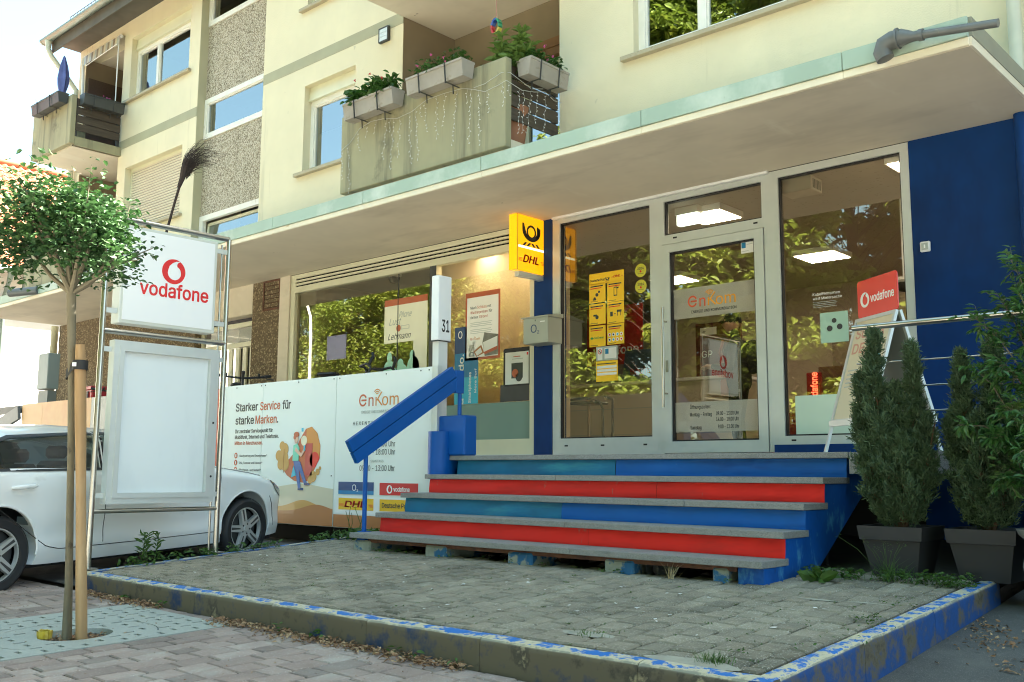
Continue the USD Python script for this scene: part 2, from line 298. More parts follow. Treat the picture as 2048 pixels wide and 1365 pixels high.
pv.sort(key=lambda p: inview((p[0]+p[1])/2, (p[2]+p[3])/2)[1] + (0 if inview((p[0]+p[1])/2, (p[2]+p[3])/2)[0] else 100))
rest = MB()
for k, p in enumerate(pv):
    m = paver(*p, street_z)
    if k < 290: ob('paver', m, M_paverR, st)
    else: rest.add(np.vstack(m.v), np.vstack(m.f))
ob('paver_field', rest, M_paverR, st, kind='stuff')

# forecourt in front of the steps
FX0, FX1, FY0 = -7.6, -1.84, -5.05
fc = thing('forecourt', 'raised forecourt of grey concrete pavers', kind='structure', loc=(0, 0, 0))
g = MB(); ys = [-5.04, -4.4, -3.7, -3.08, -2.4, -1.6, -0.1]
V = [(x, y, plat_z(y)-(0.022 if y < -3.07 else 0.05)) for y in ys for x in (FX0+0.02, FX1-0.02)]; g.add(V, [(2*j, 2*j+1, 2*j+3, 2*j+2) for j in range(len(ys)-1)])
g.box(FX0+0.03, FY0+0.03, -0.2, FX1-0.03, -0.1, 0.15); ob('bedding', g, M_joint, fc)
pv = []; x = FX0+0.12; k = 0
while x < FX1-0.13:
    w = min(0.139, FX1-0.12-x); y = FY0+0.12 - (0.085 if k % 2 else 0)
    if w < 0.05: break
    while y < -2.35:
        y0 = max(y, FY0+0.12); y1 = y+0.172
        if y1-y0 > 0.03 and not (x > -6.7 and x < -3.1 and y0 > -3.07): pv.append((x, x+w, y0, y1))
        y = y1
    x += w; k += 1
pv.sort(key=lambda p: inview((p[0]+p[1])/2, (p[2]+p[3])/2)[1] + (0 if inview((p[0]+p[1])/2, (p[2]+p[3])/2)[0] else 100))
rest = MB()
for k, p in enumerate(pv):
    dz = rnd.uniform(-0.003, 0.003); m = paver(*p, lambda x, y: plat_z(y)+dz, 0.04, 0.009, 0.0055, 0.004)
    if k < 295: ob('paver', m, M_paver, fc)
    else: rest.add(np.vstack(m.v), np.vstack(m.f))
ob('paver_field', rest, M_paver, fc, kind='stuff')
# worn mortar patches
M_mortar = mt('mortar_patch', (0.34, 0.325, 0.26), 0.9, 0.15, 14, 0.004, 70, dirt=[((0.25, 0.25, 0.2), 0.55, 0.7, 12, (1, 1, 1))])
for (cx, cy, rx, ry) in ((-2.25, -4.93, 0.22, 0.075), (-2.95, -4.72, 0.16, 0.05), (-2.45, -3.36, 0.13, 0.018), (-2.2, -3.33, 0.14, 0.011)):
    a = np.linspace(0, 2*np.pi, 26)[:-1]; rr = [1+0.35*meshkit.fbm(np.array([[math.cos(t)*1.7+cx*5, math.sin(t)*1.7, 3.]]))[0]-0.2+rnd.uniform(-.06, .06) for t in a]
    V = [(cx+rx*r*math.cos(t), cy+ry*r*math.sin(t), plat_z(cy+ry*r*math.sin(t))+0.001) for t, r in zip(a, rr)] + [(cx, cy, plat_z(cy)+0.006)]
    m = MB(); m.add(V, [(i, (i+1) % 25, 25) for i in range(25)]); ob('mortar_patch', m, M_mortar, fc, smooth=True)
# kerb stones
def kerb(x0, y0, x1, y1, z0f, z1f, mat, n=8):
    """a kerb stone between two ends with a worn rounded edge"""
    a, b = np.array([x0, y0]), np.array([x1, y1]); d = (b-a)/np.linalg.norm(b-a); s = np.array([-d[1], d[0]])   # s points inside
    prof = [(0.0, -0.3), (0.0, -0.035), (0.004, -0.012), (0.013, -0.002), (0.045, 0.002), (0.085, 0.0), (0.095, -0.02), (0.095, -0.1)]
    V = []; G = 0.0015
    for i in range(n+1):
        c = a + d*(G + (np.linalg.norm(b-a)-2*G)*i/n)
        for k, (o, h) in enumerate(prof):
            j = 0.009*(meshkit.fbm(np.array([[c[0]*9+k*2.2, c[1]*9, k*3.1]]))[0]-0.5) if 0 < k < 6 else 0
            q = c + s*(o+j*0.8); V.append((q[0], q[1], z1f(q[0], q[1]) + h + j))
    K = len(prof); F = [(i*K+k, (i+1)*K+k, (i+1)*K+k+1, i*K+k+1) for i in range(n) for k in range(K-1)]
    T = [(0, k+1, k) if False else (k, k+1, 0) for k in range(1, K-1)] + [(n*K, n*K+k, n*K+k+1)[::-1] for k in range(1, K-1)]
    m = MB(); m.add(V, F); m.add(V, T); return ob('kerb_stone', m, mat, fc, smooth=40)
zt = lambda x, y: plat_z(y)+0.004
for a, b in zip([-7.6, -6.73, -5.88, -5.03, -4.16, -3.33, -2.43], [-6.73, -5.88, -5.03, -4.16, -3.33, -2.43, -1.84]): kerb(a, FY0-0.01, b, FY0-0.01, None, zt, M_kerbF)
for a, b in zip([-5.06, -4.2, -3.35], [-4.2, -3.35, -2.3]): kerb(FX1, a, FX1, b, None, zt, M_kerbR)
for a, b in zip([-1.9, -2.9, -3.95], [-2.9, -3.95, -5.06]): kerb(FX0, a, FX0, b, None, zt, M_kerbR)
# yard to the right
g = MB(); yz = lambda y: 0.065+0.092*max(0, y+4.45)
ys = [-6.2, -5.1, -4.6, -4.1, -3.5, -2.8, -2.0, -1.0, -0.05]; V = [(x, y, yz(y)+ (0.0 if y > -5.2 else -0.01)) for y in ys for x in (-1.845, 0, 9)]
g.add(V, [(3*j+i, 3*j+i+1, 3*j+i+4, 3*j+i+3) for j in range(len(ys)-1) for i in (0, 1)]); ob('asphalt_yard', g, M_asph, kind='structure', smooth=True)
# bare soil beside and under the steps
g = MB(); g.box(-6.7, -2.95, 0.2, -2.02, -0.1, 0.315); ob('bare_soil', g, M_soil, kind='structure')

# ---------------------------------------------------------------- steps
ZT = [0.484, 0.645, 0.811, 0.976, 1.150]; YT = [-3.13, -2.85, -2.565, -2.275, -1.92]
XL, XR = -6.75, -2.9
es = thing('entrance_steps', 'wide steps with grey granite treads and red and blue risers', 'stairs', (-4.8, -2.5, 0.35))
for k in range(4):
    m = MB(); mid = -4.35 + 0.28*k*(-1)**k
    for a, b in ((XL-0.0, mid), (mid+0.003, XR)):
        m = MB(); m.box(a, YT[k], ZT[k]-0.042, b, YT[k+1]+0.06, ZT[k], 0.003); ob('tread', m, M_granite, es)
m = MB(); m.box(-7.05, YT[4], ZT[4]-0.042, XR+0.02, -0.0, ZT[4], 0.003); ob('tread', m, M_granite, es, label='deep granite landing slab before the door')
for k in range(4):
    y = YT[k+1]+0.025; z0, z1 = ZT[k]+0.001, ZT[k+1]-0.044
    parts = ((XL+0.05, -4.42+0.1*k, 'a'), (-4.417+0.1*k, XR, 'b')) if k % 2 == 0 else ((XL+0.05, -4.9 if k == 1 else -4.86, 'a'), (-4.897 if k == 1 else -4.855, XR, 'b'))
    for a, b, s in parts:
        mat = M_red if k % 2 == 0 else (M_teal if s == 'a' else M_bluer)
        V = []; nx = 14                                            # thin panel, leaning slightly and a little buckled
        for i in range(nx+1):
            for j in range(4):
                x = a+(b-a)*i/nx; z = z0+(z1-z0)*j/3
                V.append((x, y - 0.012*(1-j/3) - 0.006*math.sin(j/3*math.pi)*math.sin(i*1.3+k), z))
        m = MB(); m.add(V, [(i*4+j, (i+1)*4+j, (i+1)*4+j+1, i*4+j+1) for i in range(nx) for j in range(3)]); ob('riser', m, mat, es, smooth=True, label='faded teal riser panel' if (s == 'a' and k % 2) else None)
m = MB(); m.box(XL+0.06, -2.3, 0.24, XR-0.2, -2.25, ZT[2]); m.box(XL+0.06, -1.85, 0.34, XR-0.2, -1.8, ZT[4]-0.05); ob('back_wall', m, M_dark, es)  # near-black sheets stand in for the shade beneath the steps
P = Polygon([(-3.09, 0.30), (-3.09, ZT[0]-0.045), (-2.82, ZT[0]-0.045), (-2.82, ZT[1]-0.045), (-2.535, ZT[1]-0.045), (-2.535, ZT[2]-0.045), (-2.245, ZT[2]-0.045), (-2.245, ZT[3]-0.045), (-1.89, ZT[3]-0.045), (-1.89, ZT[4]-0.045), (-0.9, ZT[4]-0.045), (-0.9, 1.0), (-1.4, 1.0), (-2.52, 0.30)])
m = MB(); m.poly(P, (-3.08, 0, 0), (0, 1, 0), (0, 0, 1), 0, 0.172); ob('stringer', m, M_blues, es)
m = MB(); m.poly(P, (XL+0.06, 0, 0), (0, 1, 0), (0, 0, 1), 0, 0.1); ob('stringer', m, M_blues, es)
m = MB(); m.obox((XL+0.2, -3.06, 0.434), (XR-0.19, -3.06, 0.434), 0.06, 0.012); m.obox((XL+0.2, -3.085, 0.425), (XR-0.19, -3.085, 0.425), 0.006, 0.028); ob('angle_iron', m, M_rust, es)
for x, w in ((-6.62, 0.22), (-5.72, 0.24), (-4.84, 0.24), (-3.96, 0.24), (-3.2, 0.11)):
    m = MB(); m.box(x-w/2, -3.10, 0.28, x+w/2, -2.6, 0.426, 0.012); sb = m3.Manifold(m3.Mesh(np.vstack(m.v).astype(np.float32), np.vstack(m.f).astype(np.uint32))) if False else None
    ob('support_block', m, M_block, es)
m = MB()
for _ in range(60):
    x, y = rnd.uniform(-6.5, -3.1), rnd.uniform(-2.9, -2.2); r = rnd.uniform(.015, .05); h = m3.Manifold.hull_points(np.array([[x+rnd.gauss(0, r), y+rnd.gauss(0, r), 0.34+rnd.uniform(0, r)] for _ in range(8)])); m.mesh(h)
ob('rubble', m, M_soil, kind='stuff', label='loose rubble and dirt under the lowest step', cat='rubble')
m = MB(); m.tube([(-3.72, -3.06, 0.38), (-3.72, -2.0, 0.39)], 0.05, 16, cap=False); m.tube([(-3.72, -2.99, 0.38), (-3.72, -2.0, 0.39)], 0.043, 16, cap=True)
ob('drain_pipe_stub', m, M_dgrey, smooth=50, label='short dark drain pipe lying under the lowest step', cat='pipe')
# ---------------------------------------------------------------- apartment building
STAIN = (0.20, 0.185, 0.12)
M_cream = mt('cream_render', (0.70, 0.632, 0.44), 0.88, 0.06, 1.2, 0.005, 70, dirt=[((0.64, 0.585, 0.42), 0.52, 0.78, 0.9, (1, 1, 0.35)), ((0.36, 0.325, 0.215), 0.62, 0.86, 2.2, (1.4, 1.4, 0.12)), ((0.55, 0.5, 0.36), 0.66, 0.70, 5, (1, 1, 1))])
M_band = mt('olive_band', (0.37, 0.355, 0.235), 0.85, 0.08, 2, 0.002, 70)
M_olive = mt('shaded_olive_render', (0.47, 0.44, 0.29), 0.85, 0.08, 2, 0.003, 70)  # darker tone than the cream walls; return wall and one downpipe
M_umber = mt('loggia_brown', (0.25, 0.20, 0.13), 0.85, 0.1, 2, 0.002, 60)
M_pebble = mt('pebbledash', (0.30, 0.255, 0.18), 0.95, 0.25, 10, 0.02, 55, speck=((0.55, 0.5, 0.40), 62, 0.48, 0.62), dirt=[((0.10, 0.08, 0.05), 0.52, 0.6, 42, (1, 1, 1))])
M_pebbleD = mt('brown_aggregate', (0.135, 0.098, 0.055), 0.95, 0.3, 10, 0.012, 60, speck=((0.34, 0.27, 0.16), 50, 0.66, 0.8))
M_conc = mt('weathered_parapet', (0.34, 0.315, 0.19), 0.9, 0.12, 2, 0.004, 60, dirt=[((0.30, 0.28, 0.175), 0.40, 0.62, 2.6, (1, 1, 0.22)), ((0.14, 0.13, 0.085), 0.50, 0.68, 2.2, (1.8, 1.8, 0.14)), ((0.10, 0.095, 0.065), 0.57, 0.70, 1.3, (1, 1, 0.9))])
M_soffit = mt('painted_soffit', (0.68, 0.61, 0.48), 0.85, 0.08, 1.5, 0.002, 20, dirt=[((0.50, 0.44, 0.34), 0.5, 0.75, 1.3, (0.35, 1, 1)), ((0.74, 0.69, 0.56), 0.60, 0.75, 2.5, (1, 0.3, 1)), ((0.18, 0.145, 0.1), 0.70, 0.73, 8, (0.6, 1, 1))])
M_fascia = mt('cream_fascia', (0.80, 0.74, 0.58), 0.6, 0.05, 3, dirt=[((0.45, 0.30, 0.10), 0.62, 0.75, 3.5, (0.7, 1, 2))])
M_copper = mt('pale_green_cap', (0.36, 0.47, 0.385), 0.55, 0.08, 1.5, dirt=[((0.58, 0.65, 0.57), 0.5, 0.7, 1.2, (1, 1, 1)), ((0.22, 0.27, 0.2), 0.68, 0.75, 6, (1, 1, 0.3))])
M_sill = mt('stone_sill', (0.40, 0.35, 0.24), 0.8, 0.12, 4, dirt=[((0.16, 0.14, 0.1), 0.62, 0.72, 8, (1, 1, 1))])
M_zinc = mt('zinc_gutter', (0.20, 0.245, 0.21), 0.45, 0.15, 3, metal=0.3, dirt=[((0.16, 0.18, 0.14), 0.58, 0.7, 3, (1, 1, 1))])
M_pipeg = mt('pale_downpipe', (0.55, 0.56, 0.45), 0.5, 0.1, 4)
M_slat = mt('shutter_slat', (0.62, 0.57, 0.44), 0.5, 0.05, 3)
M_cwin = mt('cream_profile', (0.66, 0.64, 0.46), 0.45, 0.05, 3)
M_beige = mt('shop_wall', (0.56, 0.47, 0.35), 0.8, 0.04, 2)
M_ceil = mt('shop_ceiling', (0.42, 0.38, 0.32), 0.9, 0.03, 3, 0.002, 140, speck=((0.25, 0.22, 0.18), 60, 0.85, 0.95))
M_floor = mt('shop_floor', (0.32, 0.25, 0.17), 0.5, 0.1, 3)
M_room = mt('dim_room', (0.12, 0.11, 0.10), 0.9, 0.1, 2)
M_blind = mt('pleated_blind', (0.80, 0.80, 0.76), 0.8, 0.03, 3)
M_curt = mt('curtain', (0.62, 0.63, 0.60), 0.9, 0.2, 6, st=(6, 6, 0.1))
G_house = glass('house_glass', (0.72, 0.78, 0.8), 4.2, 0.004, (0.95, 1.0, 1.0))
G_shop = glass('shop_glass', (0.93, 0.94, 0.88), 2.7, 0.0, (1.0, 0.97, 0.80))
M_frost = mt('frosted_film', (0.17, 0.28, 0.235), 0.5, 0.04, 2, coat=0.25)
M_lamp = mt('lamp_panel', (0.9, 0.85, 0.7), 0.5, 0, 1, emit=1.7, emitc=(1.0, 0.82, 0.60))

B = thing('apartment_building', 'cream rendered apartment building with shops under a long canopy', 'building', (-8, 0, 0.4))
U, W_ = (1, 0, 0), (0, 0, 1)
def wall(name, P, y, th, mat, d1=0.0, smooth=False): m = MB(); m.poly(P, (0, y, 0), U, W_, -th+d1, d1); return ob(name, m, mat, B)
def bxp(name, x0, y0, z0, x1, y1, z1, mat, par=None, c=0.0, **k): m = MB(); m.box(x0, y0, z0, x1, y1, z1, c); return ob(name, m, mat, par or B, **k)
ZC, ZTOP = 4.06, 9.72
winL = (-17.76, 8.05, -15.56, 9.30); winS = (-17.75, 5.44, -15.64, 6.70); winM = (-12.04, 5.44, -10.82, 6.80); winM2 = (-12.04, 8.06, -10.82, 9.40); winR = (-5.97, 5.53, -3.2, 6.95); winR2 = (-5.97, 8.1, -3.2, 9.5)
wall('wall', sbox(-18.07, ZC, -15.2, ZTOP) - unary_union([sbox(*w) for w in (winL, winS)]), 0, 0.3, M_cream)
wall('wall', sbox(-13.17, ZC, -9.8, ZTOP) - unary_union([sbox(*w) for w in (winM, winM2)]), 0, 0.3, M_cream)
wall('wall', sbox(-7.02, ZC, 6, ZTOP) - unary_union([sbox(*w) for w in (winR, winR2)]), 0, 0.3, M_cream)  # carried on out of view to the right to shade the foreground
for a, b in ((-18.07, -15.2), (-13.17, -9.8)): m = MB(); m.box(a, -0.004, 7.11, b, 0.1, 7.28); ob('painted_band', m, M_band, B)
# return of the left block and recessed stairwell strip
bxp('return_wall', -15.202, 0.003, ZC, -15.195, 0.28, ZTOP-0.01, M_olive)
def frame_win(x0, z0, x1, z1, y, fw_=0.07, mull=(), open_=None, depth=0.07, mat=None, blind=None, curtain=None, gl=None, sill=True, shutter=False, sillmat=None):
    """window: frame with mullions, panes and a sill; a dim room behind"""
    mat = mat or M_whitep
    outer = sbox(x0, z0, x1, z1); xs = [x0] + list(mull) + [x1]; holes = []
    for i in range(len(xs)-1):
        a = xs[i] + (fw_ if i == 0 else fw_*0.55); b = xs[i+1] - (fw_ if i == len(xs)-2 else fw_*0.55); holes.append(sbox(a, z0+fw_, b, z1-fw_))
    m = MB(); m.poly(outer - unary_union(holes), (0, y, 0), U, W_, -depth, 0)
    for h in holes:                                                   # inner sash rim
        a, b, c, d = h.bounds; m.poly(sbox(a, b, c, d) - sbox(a+0.022, b+0.022, c-0.022, d-0.022), (0, y, 0), U, W_, -depth+0.01, -0.018)
    wn = ob('window', m, mat, B)
    for h in holes:
        a, b, c, d = h.bounds; q = MB(); q.add([(a, y+0.04, b), (c, y+0.04, b), (c, y+0.04, d), (a, y+0.04, d)], [(0, 1, 2, 3)]); ob('pane', q, gl or G_house, wn)
    q = MB(); q.box(x0-0.05, y+0.9, z0-0.1, x1+0.05, y+0.95, z1+0.1); q.box(x0-0.05, y+0.1, z0-0.12, x1+0.05, y+0.9, z0-0.1); q.box(x0-0.05, y+0.1, z1+0.1, x1+0.05, y+0.9, z1+0.12); q.box(x0-0.07, y+0.1, z0-0.1, x0-0.05, y+0.9, z1+0.1); q.box(x1+0.05, y+0.1, z0-0.1, x1+0.07, y+0.9, z1+0.1)
    ob('room', q, M_room, wn)
    if blind: q = MB(); q.box(*blind[:1], y+0.06, blind[1], blind[2], y+0.07, blind[3]); ob('blind', q, M_blind, wn)
    if curtain:
        q = MB(); a, b = curtain; V = []; n = 40
        for i in range(n+1): x = a+(b-a)*i/n; V += [(x, y+0.16+0.025*math.sin(i*1.9), z0), (x, y+0.16+0.025*math.sin(i*1.9), z1)]
        q.add(V, [(2*i, 2*i+2, 2*i+3, 2*i+1) for i in range(n)]); ob('curtain', q, M_curt, wn, smooth=True)
    if sill:
        q = MB(); q.box(x0-0.14, -0.07, z0-0.055, x1+0.10, 0.16, z0-0.002, 0.006); ob('sill', q, sillmat or M_sill, wn)
    return wn
def shutter_box(wn, x0, x1, z, y=0.1):
    q = MB(); q.box(x0+0.002, y-0.01, z-0.20, x1-0.002, y+0.1, z-0.105); q.box(x0+0.002, y+0.0, z-0.10, x1-0.002, y+0.1, z-0.002); q.box(x0+0.002, y-0.03, z-0.225, x1-0.002, y+0.1, z-0.203); ob('shutter_box', q, M_cwin, wn)
w = frame_win(winL[0], winL[1], winL[2], winL[3]-0.22, 0.13, 0.075, [-16.95], curtain=(-17.7, -17.2)); shutter_box(w, winL[0], winL[2], winL[3])
w = frame_win(winM[0], winM[1], winM[2], winM[3]-0.22, 0.13, 0.08, [], blind=(winM[0]+0.14, winM[1]+0.1, winM[2]-0.06, winM[1]+0.62)); shutter_box(w, winM[0], winM[2], winM[3])
w = frame_win(winM2[0], winM2[1], winM2[2], winM2[3]-0.22, 0.13, 0.08, []); shutter_box(w, winM2[0], winM2[2], winM2[3])
w = frame_win(winR[0], winR[1], winR[2], winR[3]-0.22, 0.10, 0.085, [-5.16], curtain=(-4.9, -3.3)); shutter_box(w, winR[0], winR[2], winR[3])
w = frame_win(winR2[0], winR2[1], winR2[2], winR2[3]-0.22, 0.10, 0.085, [-5.16]); shutter_box(w, winR2[0], winR2[2], winR2[3])
# closed roller shutter window
q = MB(); q.poly(sbox(*winS) - sbox(winS[0]+0.05, winS[1]+0.02, winS[2]-0.05, winS[3]-0.05), (0, 0.12, 0), U, W_, -0.05, 0); sw = ob('window', q, M_cwin, B, label='window closed by a cream roller shutter')
n = 24; h = (winS[3]-winS[1]-0.06)/n
for k in range(n):
    z = winS[1]+0.02+k*h; q = MB(); q.poly(Polygon([(0.135, z+0.004), (0.125, z+0.008), (0.12, z+h*0.5), (0.125, z+h-0.008), (0.135, z+h-0.004)]), (winS[0]+0.05, 0, 0), (0, 1, 0), (0, 0, 1), 0, winS[2]-winS[0]-0.1); ob('slat', q, M_slat, sw)
q = MB(); q.box(winS[0], 0.15, winS[1], winS[2], 0.17, winS[3]); ob('backing', q, M_room, sw)
q = MB(); q.box(winS[0]-0.14, -0.07, winS[1]-0.055, winS[2]+0.1, 0.16, winS[1]-0.002, 0.006); ob('sill', q, M_sill, sw)
# stairwell strip: three low windows and pebbledash between them
YS = 0.16
for z0, z1 in ((5.335, 6.70), (7.435, 8.78)): bxp('pebbledash_panel', -15.195, YS, z0, -13.0, YS+0.1, z1, M_pebble)
for z0, z1 in ((6.705, 7.43), (8.785, 9.6)): frame_win(-15.19, z0, -13.05, z1, YS-0.02, 0.085, [], sill=False)
# tilted lowest stairwell window
q = MB(); q.poly(sbox(-15.19, 4.5, -13.05, 5.33) - sbox(-15.08, 4.6, -13.16, 5.24), (0, YS-0.02, 0), U, W_, -0.07, 0); wn = ob('window', q, M_whitep, B, label='tilted open stairwell window')
ti = lambda x, z: (x, YS+0.02+0.06*max(0, (z-4.6))/0.64, z)
q = MB(); e = 0.05
for (xa, za, xb, zb) in ((-15.07, 4.6, -13.17, 4.65), (-15.07, 5.16, -13.17, 5.21), (-15.07, 4.65, -15.01, 5.16), (-13.23, 4.65, -13.17, 5.16)):
    c = [ti(xa, za), ti(xb, za), ti(xb, zb), ti(xa, zb)]; q.add(c + [(x, y+0.04, z) for x, y, z in c], [(0, 1, 2, 3), (7, 6, 5, 4), (0, 4, 5, 1), (1, 5, 6, 2), (2, 6, 7, 3), (3, 7, 4, 0)])
ob('sash', q, M_cwin, wn); q = MB(); q.add([(x, y+0.02, z) for x, y, z in (ti(-15.01, 4.65), ti(-13.23, 4.65), ti(-13.23, 5.16), ti(-15.01, 5.16))], [(0, 1, 2, 3)]); ob('pane', q, G_house, wn)
bxp('room', -15.19, 0.95, 4.4, -13.0, 1.0, 9.7, M_room)
# loggia of the left end and the middle loggia
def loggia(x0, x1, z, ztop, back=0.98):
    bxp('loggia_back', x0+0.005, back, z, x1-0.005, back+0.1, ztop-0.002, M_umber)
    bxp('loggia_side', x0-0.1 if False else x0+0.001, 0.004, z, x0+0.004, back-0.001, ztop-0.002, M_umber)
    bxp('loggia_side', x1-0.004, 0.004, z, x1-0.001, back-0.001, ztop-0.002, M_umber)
def slab(x0, x1, z, yf=-1.0, xo0=0.0, xo1=0.0):
    bxp('balcony_slab', x0, -0.0, z, x1, 0.98, z+0.16, M_soffit)
    bxp('balcony_slab', x0-xo0, yf+0.10, z, x1+xo1, -0.001, z+0.16, M_soffit)
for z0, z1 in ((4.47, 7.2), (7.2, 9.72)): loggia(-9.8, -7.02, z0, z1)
for zb in (7.2, 9.7): slab(-9.8, -7.02, zb)
slab(-9.8, -7.02, 4.44)
def parapet(x0, x1, z0, z1, yf=-1.0):
    m = MB(); m.box(x0, yf, z0, x1, yf+0.10, z1, 0.008); return ob('parapet', m, M_conc, B)
parapet(-9.8, -6.95, 4.47, 5.48); parapet(-9.8, -6.95, 7.17, 8.18)
def boards(xf, z0, z1, n, y0=-0.89, y1=-0.03, gap=0.022):
    h = (z1-z0)/n
    for k in range(n):
        m = MB(); m.box(xf-0.012, y0, z0+k*h+gap/2, xf+0.012, y1, z0+(k+1)*h-gap/2, 0.003); ob('board', m, M_wood, B)
    m = MB()
    for y in (y0+0.02, y1-0.03): m.box(xf-0.06, y-0.02, z0-0.15, xf-0.014, y+0.02, z1)
    ob('board_post', m, M_dgrey, B)
boards(-7.03, 4.82, 5.46, 4); boards(-7.03, 7.5, 8.15, 4)
# glazed door at the back of the middle loggia
q = MB(); q.poly(sbox(-8.4, 4.6, -7.2, 6.35) - sbox(-8.3, 4.7, -7.3, 6.25), (0, 0.97, 0), U, W_, 0, 0.05); wn = ob('balcony_door', q, M_cwin, B)
q = MB(); q.add([(-8.3, 0.955, 4.7), (-7.3, 0.955, 4.7), (-7.3, 0.955, 6.25), (-8.3, 0.955, 6.25)], [(0, 1, 2, 3)]); ob('pane', q, G_house, wn)
q = MB(); q.box(-8.42, 0.86, 6.36, -7.18, 0.975, 6.6); q.box(-8.42, 0.84, 6.47, -7.18, 0.86, 6.5); ob('shutter_box', q, mt('brown_box', (0.25, 0.13, 0.06), 0.6), wn)
q = MB(); q.box(-8.3, 0.962, 4.7, -7.3, 0.97, 6.25); ob('room', q, M_room, wn)
# left loggia (top floor) with its balcony
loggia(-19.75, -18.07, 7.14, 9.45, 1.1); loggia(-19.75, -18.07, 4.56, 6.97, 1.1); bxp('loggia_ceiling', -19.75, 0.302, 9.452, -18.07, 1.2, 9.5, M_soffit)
bxp('loggia_lattice', -19.74, 0.05, 7.16, -19.70, 1.08, 9.05, mt('brown_screen', (0.10, 0.065, 0.05), 0.8, 0.15, 30, st=(20, 1, 1)))
bxp('corner_pillar', -20.05, 0, ZC, -19.76, 1.2, ZTOP, M_cream)
bxp('lintel', -19.758, 0.003, 9.46, -18.072, 0.3, ZTOP, M_cream)
for z in (6.98, 4.40): 
    m = MB(); m.box(-19.62, -0.9, z, -18.0, -0.001, z+0.15); m.box(-19.75, 0, z, -18.07, 1.1, z+0.15); ob('balcony_slab', m, M_soffit, B)
    m = MB(); m.box(-19.66, -1.0, z+0.02, -17.95, -0.902, z+0.96, 0.008); ob('parapet', m, M_conc, B)
    m = MB(); m.box(-18.05, -0.9, z, -17.955, -0.003, z+0.17); ob('slab_edge', m, M_conc, B)
    boards(-18.0, z+0.29, z+0.93, 4, -0.88, -0.03)
    m = MB(); m.box(-19.66, -0.9, z+0.02, -19.58, -0.003, z+0.96); ob('parapet', m, M_conc, B)
for z in (4.62, 7.2): bxp('side_wall', -20.05, 1.2, z-0.6, -19.75, 9.5, z+2.0, M_cream)
# roof edge
m = MB(); m.box(-20.1, -0.55, 9.70, 6, 0.6, 9.80); m.box(-20.1, -0.58, 9.5, 6, -0.551, 9.80); ob('eaves_board', m, mt('dark_eaves', (0.09, 0.085, 0.065), 0.8, 0.2, 4), B)
m = MB(); a = np.linspace(math.pi, 2*math.pi, 12); R0, R1 = 0.085, 0.079
pr = Polygon([(R0*math.cos(t), R0*math.sin(t)) for t in a] + [(R1*math.cos(t), R1*math.sin(t)) for t in a[::-1]])
for k in range(9):
    x0 = -20.3+k*2.9; m = MB(); m.poly(affinity.translate(pr, -0.67, 9.78), (x0, 0, 0), (0, 1, 0), (0, 0, 1), 0, 2.895)
    m.poly(affinity.translate(affinity.scale(pr, 1.07, 1.07, origin=(0, 0)), -0.67, 9.78), (x0, 0, 0), (0, 1, 0), (0, 0, 1), 0, 0.05); ob('gutter', m, M_zinc, B, smooth=40)
m = MB(); m.add([(-20.3, -0.585, 9.80), (6, -0.585, 9.80), (6, 5.2, 13.2), (-20.3, 5.2, 13.2), (-20.3, 11, 9.8), (6, 11, 9.8)], [(0, 1, 2, 3), (3, 2, 5, 4)]); ob('roof', m, mt('brown_roof', (0.13, 0.075, 0.055), 0.85, 0.2, 3), B)
m = MB()
for zz in (9.98, 10.17): m.tube([(-19.6, -0.45, zz), (5, -0.45, zz)], 0.008, 5)
for k in range(150): x = -19.6+k*0.16; m.tube([(x, -0.45, 9.86), (x, -0.45, 10.17)], 0.006, 4, cap=False)
ob('snow_guard', m, M_dgrey, B)
m = MB(); m.tube([(-20.05, -0.67, 9.72), (-20.05, -0.67, 9.55), (-20.05, -0.60, 9.42), (-20.02, -0.2, 8.98), (-20.0, -0.07, 8.82), (-20.0, -0.07, 8.6), (-20.0, -0.07, 4.1)], [0.075, 0.05, 0.05, 0.05, 0.05, 0.05, 0.05], 12); ob('downpipe', m, M_pipeg, B, smooth=50)
m = MB(); m.tube([(-2.13, -0.09, 9.6), (-2.13, -0.09, 4.11)], 0.055, 14); ob('downpipe', m, M_pipeg, B, smooth=50)
m = MB(); m.tube([(-2.13, -0.09, 3.886), (-2.13, -0.09, 0.2)], 0.055, 14); ob('downpipe', m, M_bluew, B, smooth=50, label='blue painted downpipe')
bxp('back_wall', -20.05, 9.5, 0, 6, 9.8, ZTOP, M_cream); bxp('end_wall', 5.7, 0.3, 0, 6, 9.5, ZTOP, M_cream)
bxp('ceiling_slab', -20.0, 0.31, 3.90, 5.9, 9.5, 4.05, M_dark)
# ---- canopy
bxp('canopy_slab', -20.1, -1.68, 3.893, -2.02, -0.0, 4.075, M_soffit)
xs = [-20.1, -17.0, -14.2, -12.2, -10.2, -8.45, -6.62, -4.7, -2.9, -2.013]
for a, b in zip(xs[:-1], xs[1:]):
    m = MB(); m.box(a, -1.70, 3.896, b-0.001, -1.681, 3.954, 0.003); ob('fascia_strip', m, M_fascia, B)
    m = MB(); m.box(a+0.002, -1.712, 3.957, b-0.003, -1.681, 4.10, 0.003); m.box(a+0.002, -1.68, 4.077, b-0.003, -1.5, 4.10); ob('cap_flashing', m, M_copper, B)
m = MB(); m.box(-2.019, -1.68, 3.895, -2.0, -0.0, 3.96); ob('fascia_strip', m, M_fascia, B); m = MB(); m.box(-2.019, -1.68, 3.962, -1.995, -0.0, 4.10); ob('cap_flashing', m, mt('grey_flashing', (0.27, 0.27, 0.21), 0.6, 0.1, 3), B)
m = MB(); m.box(-7.1, -0.05, 3.865, -4.4, -0.01, 3.891); ob('cable_trunk', m, M_white, B)
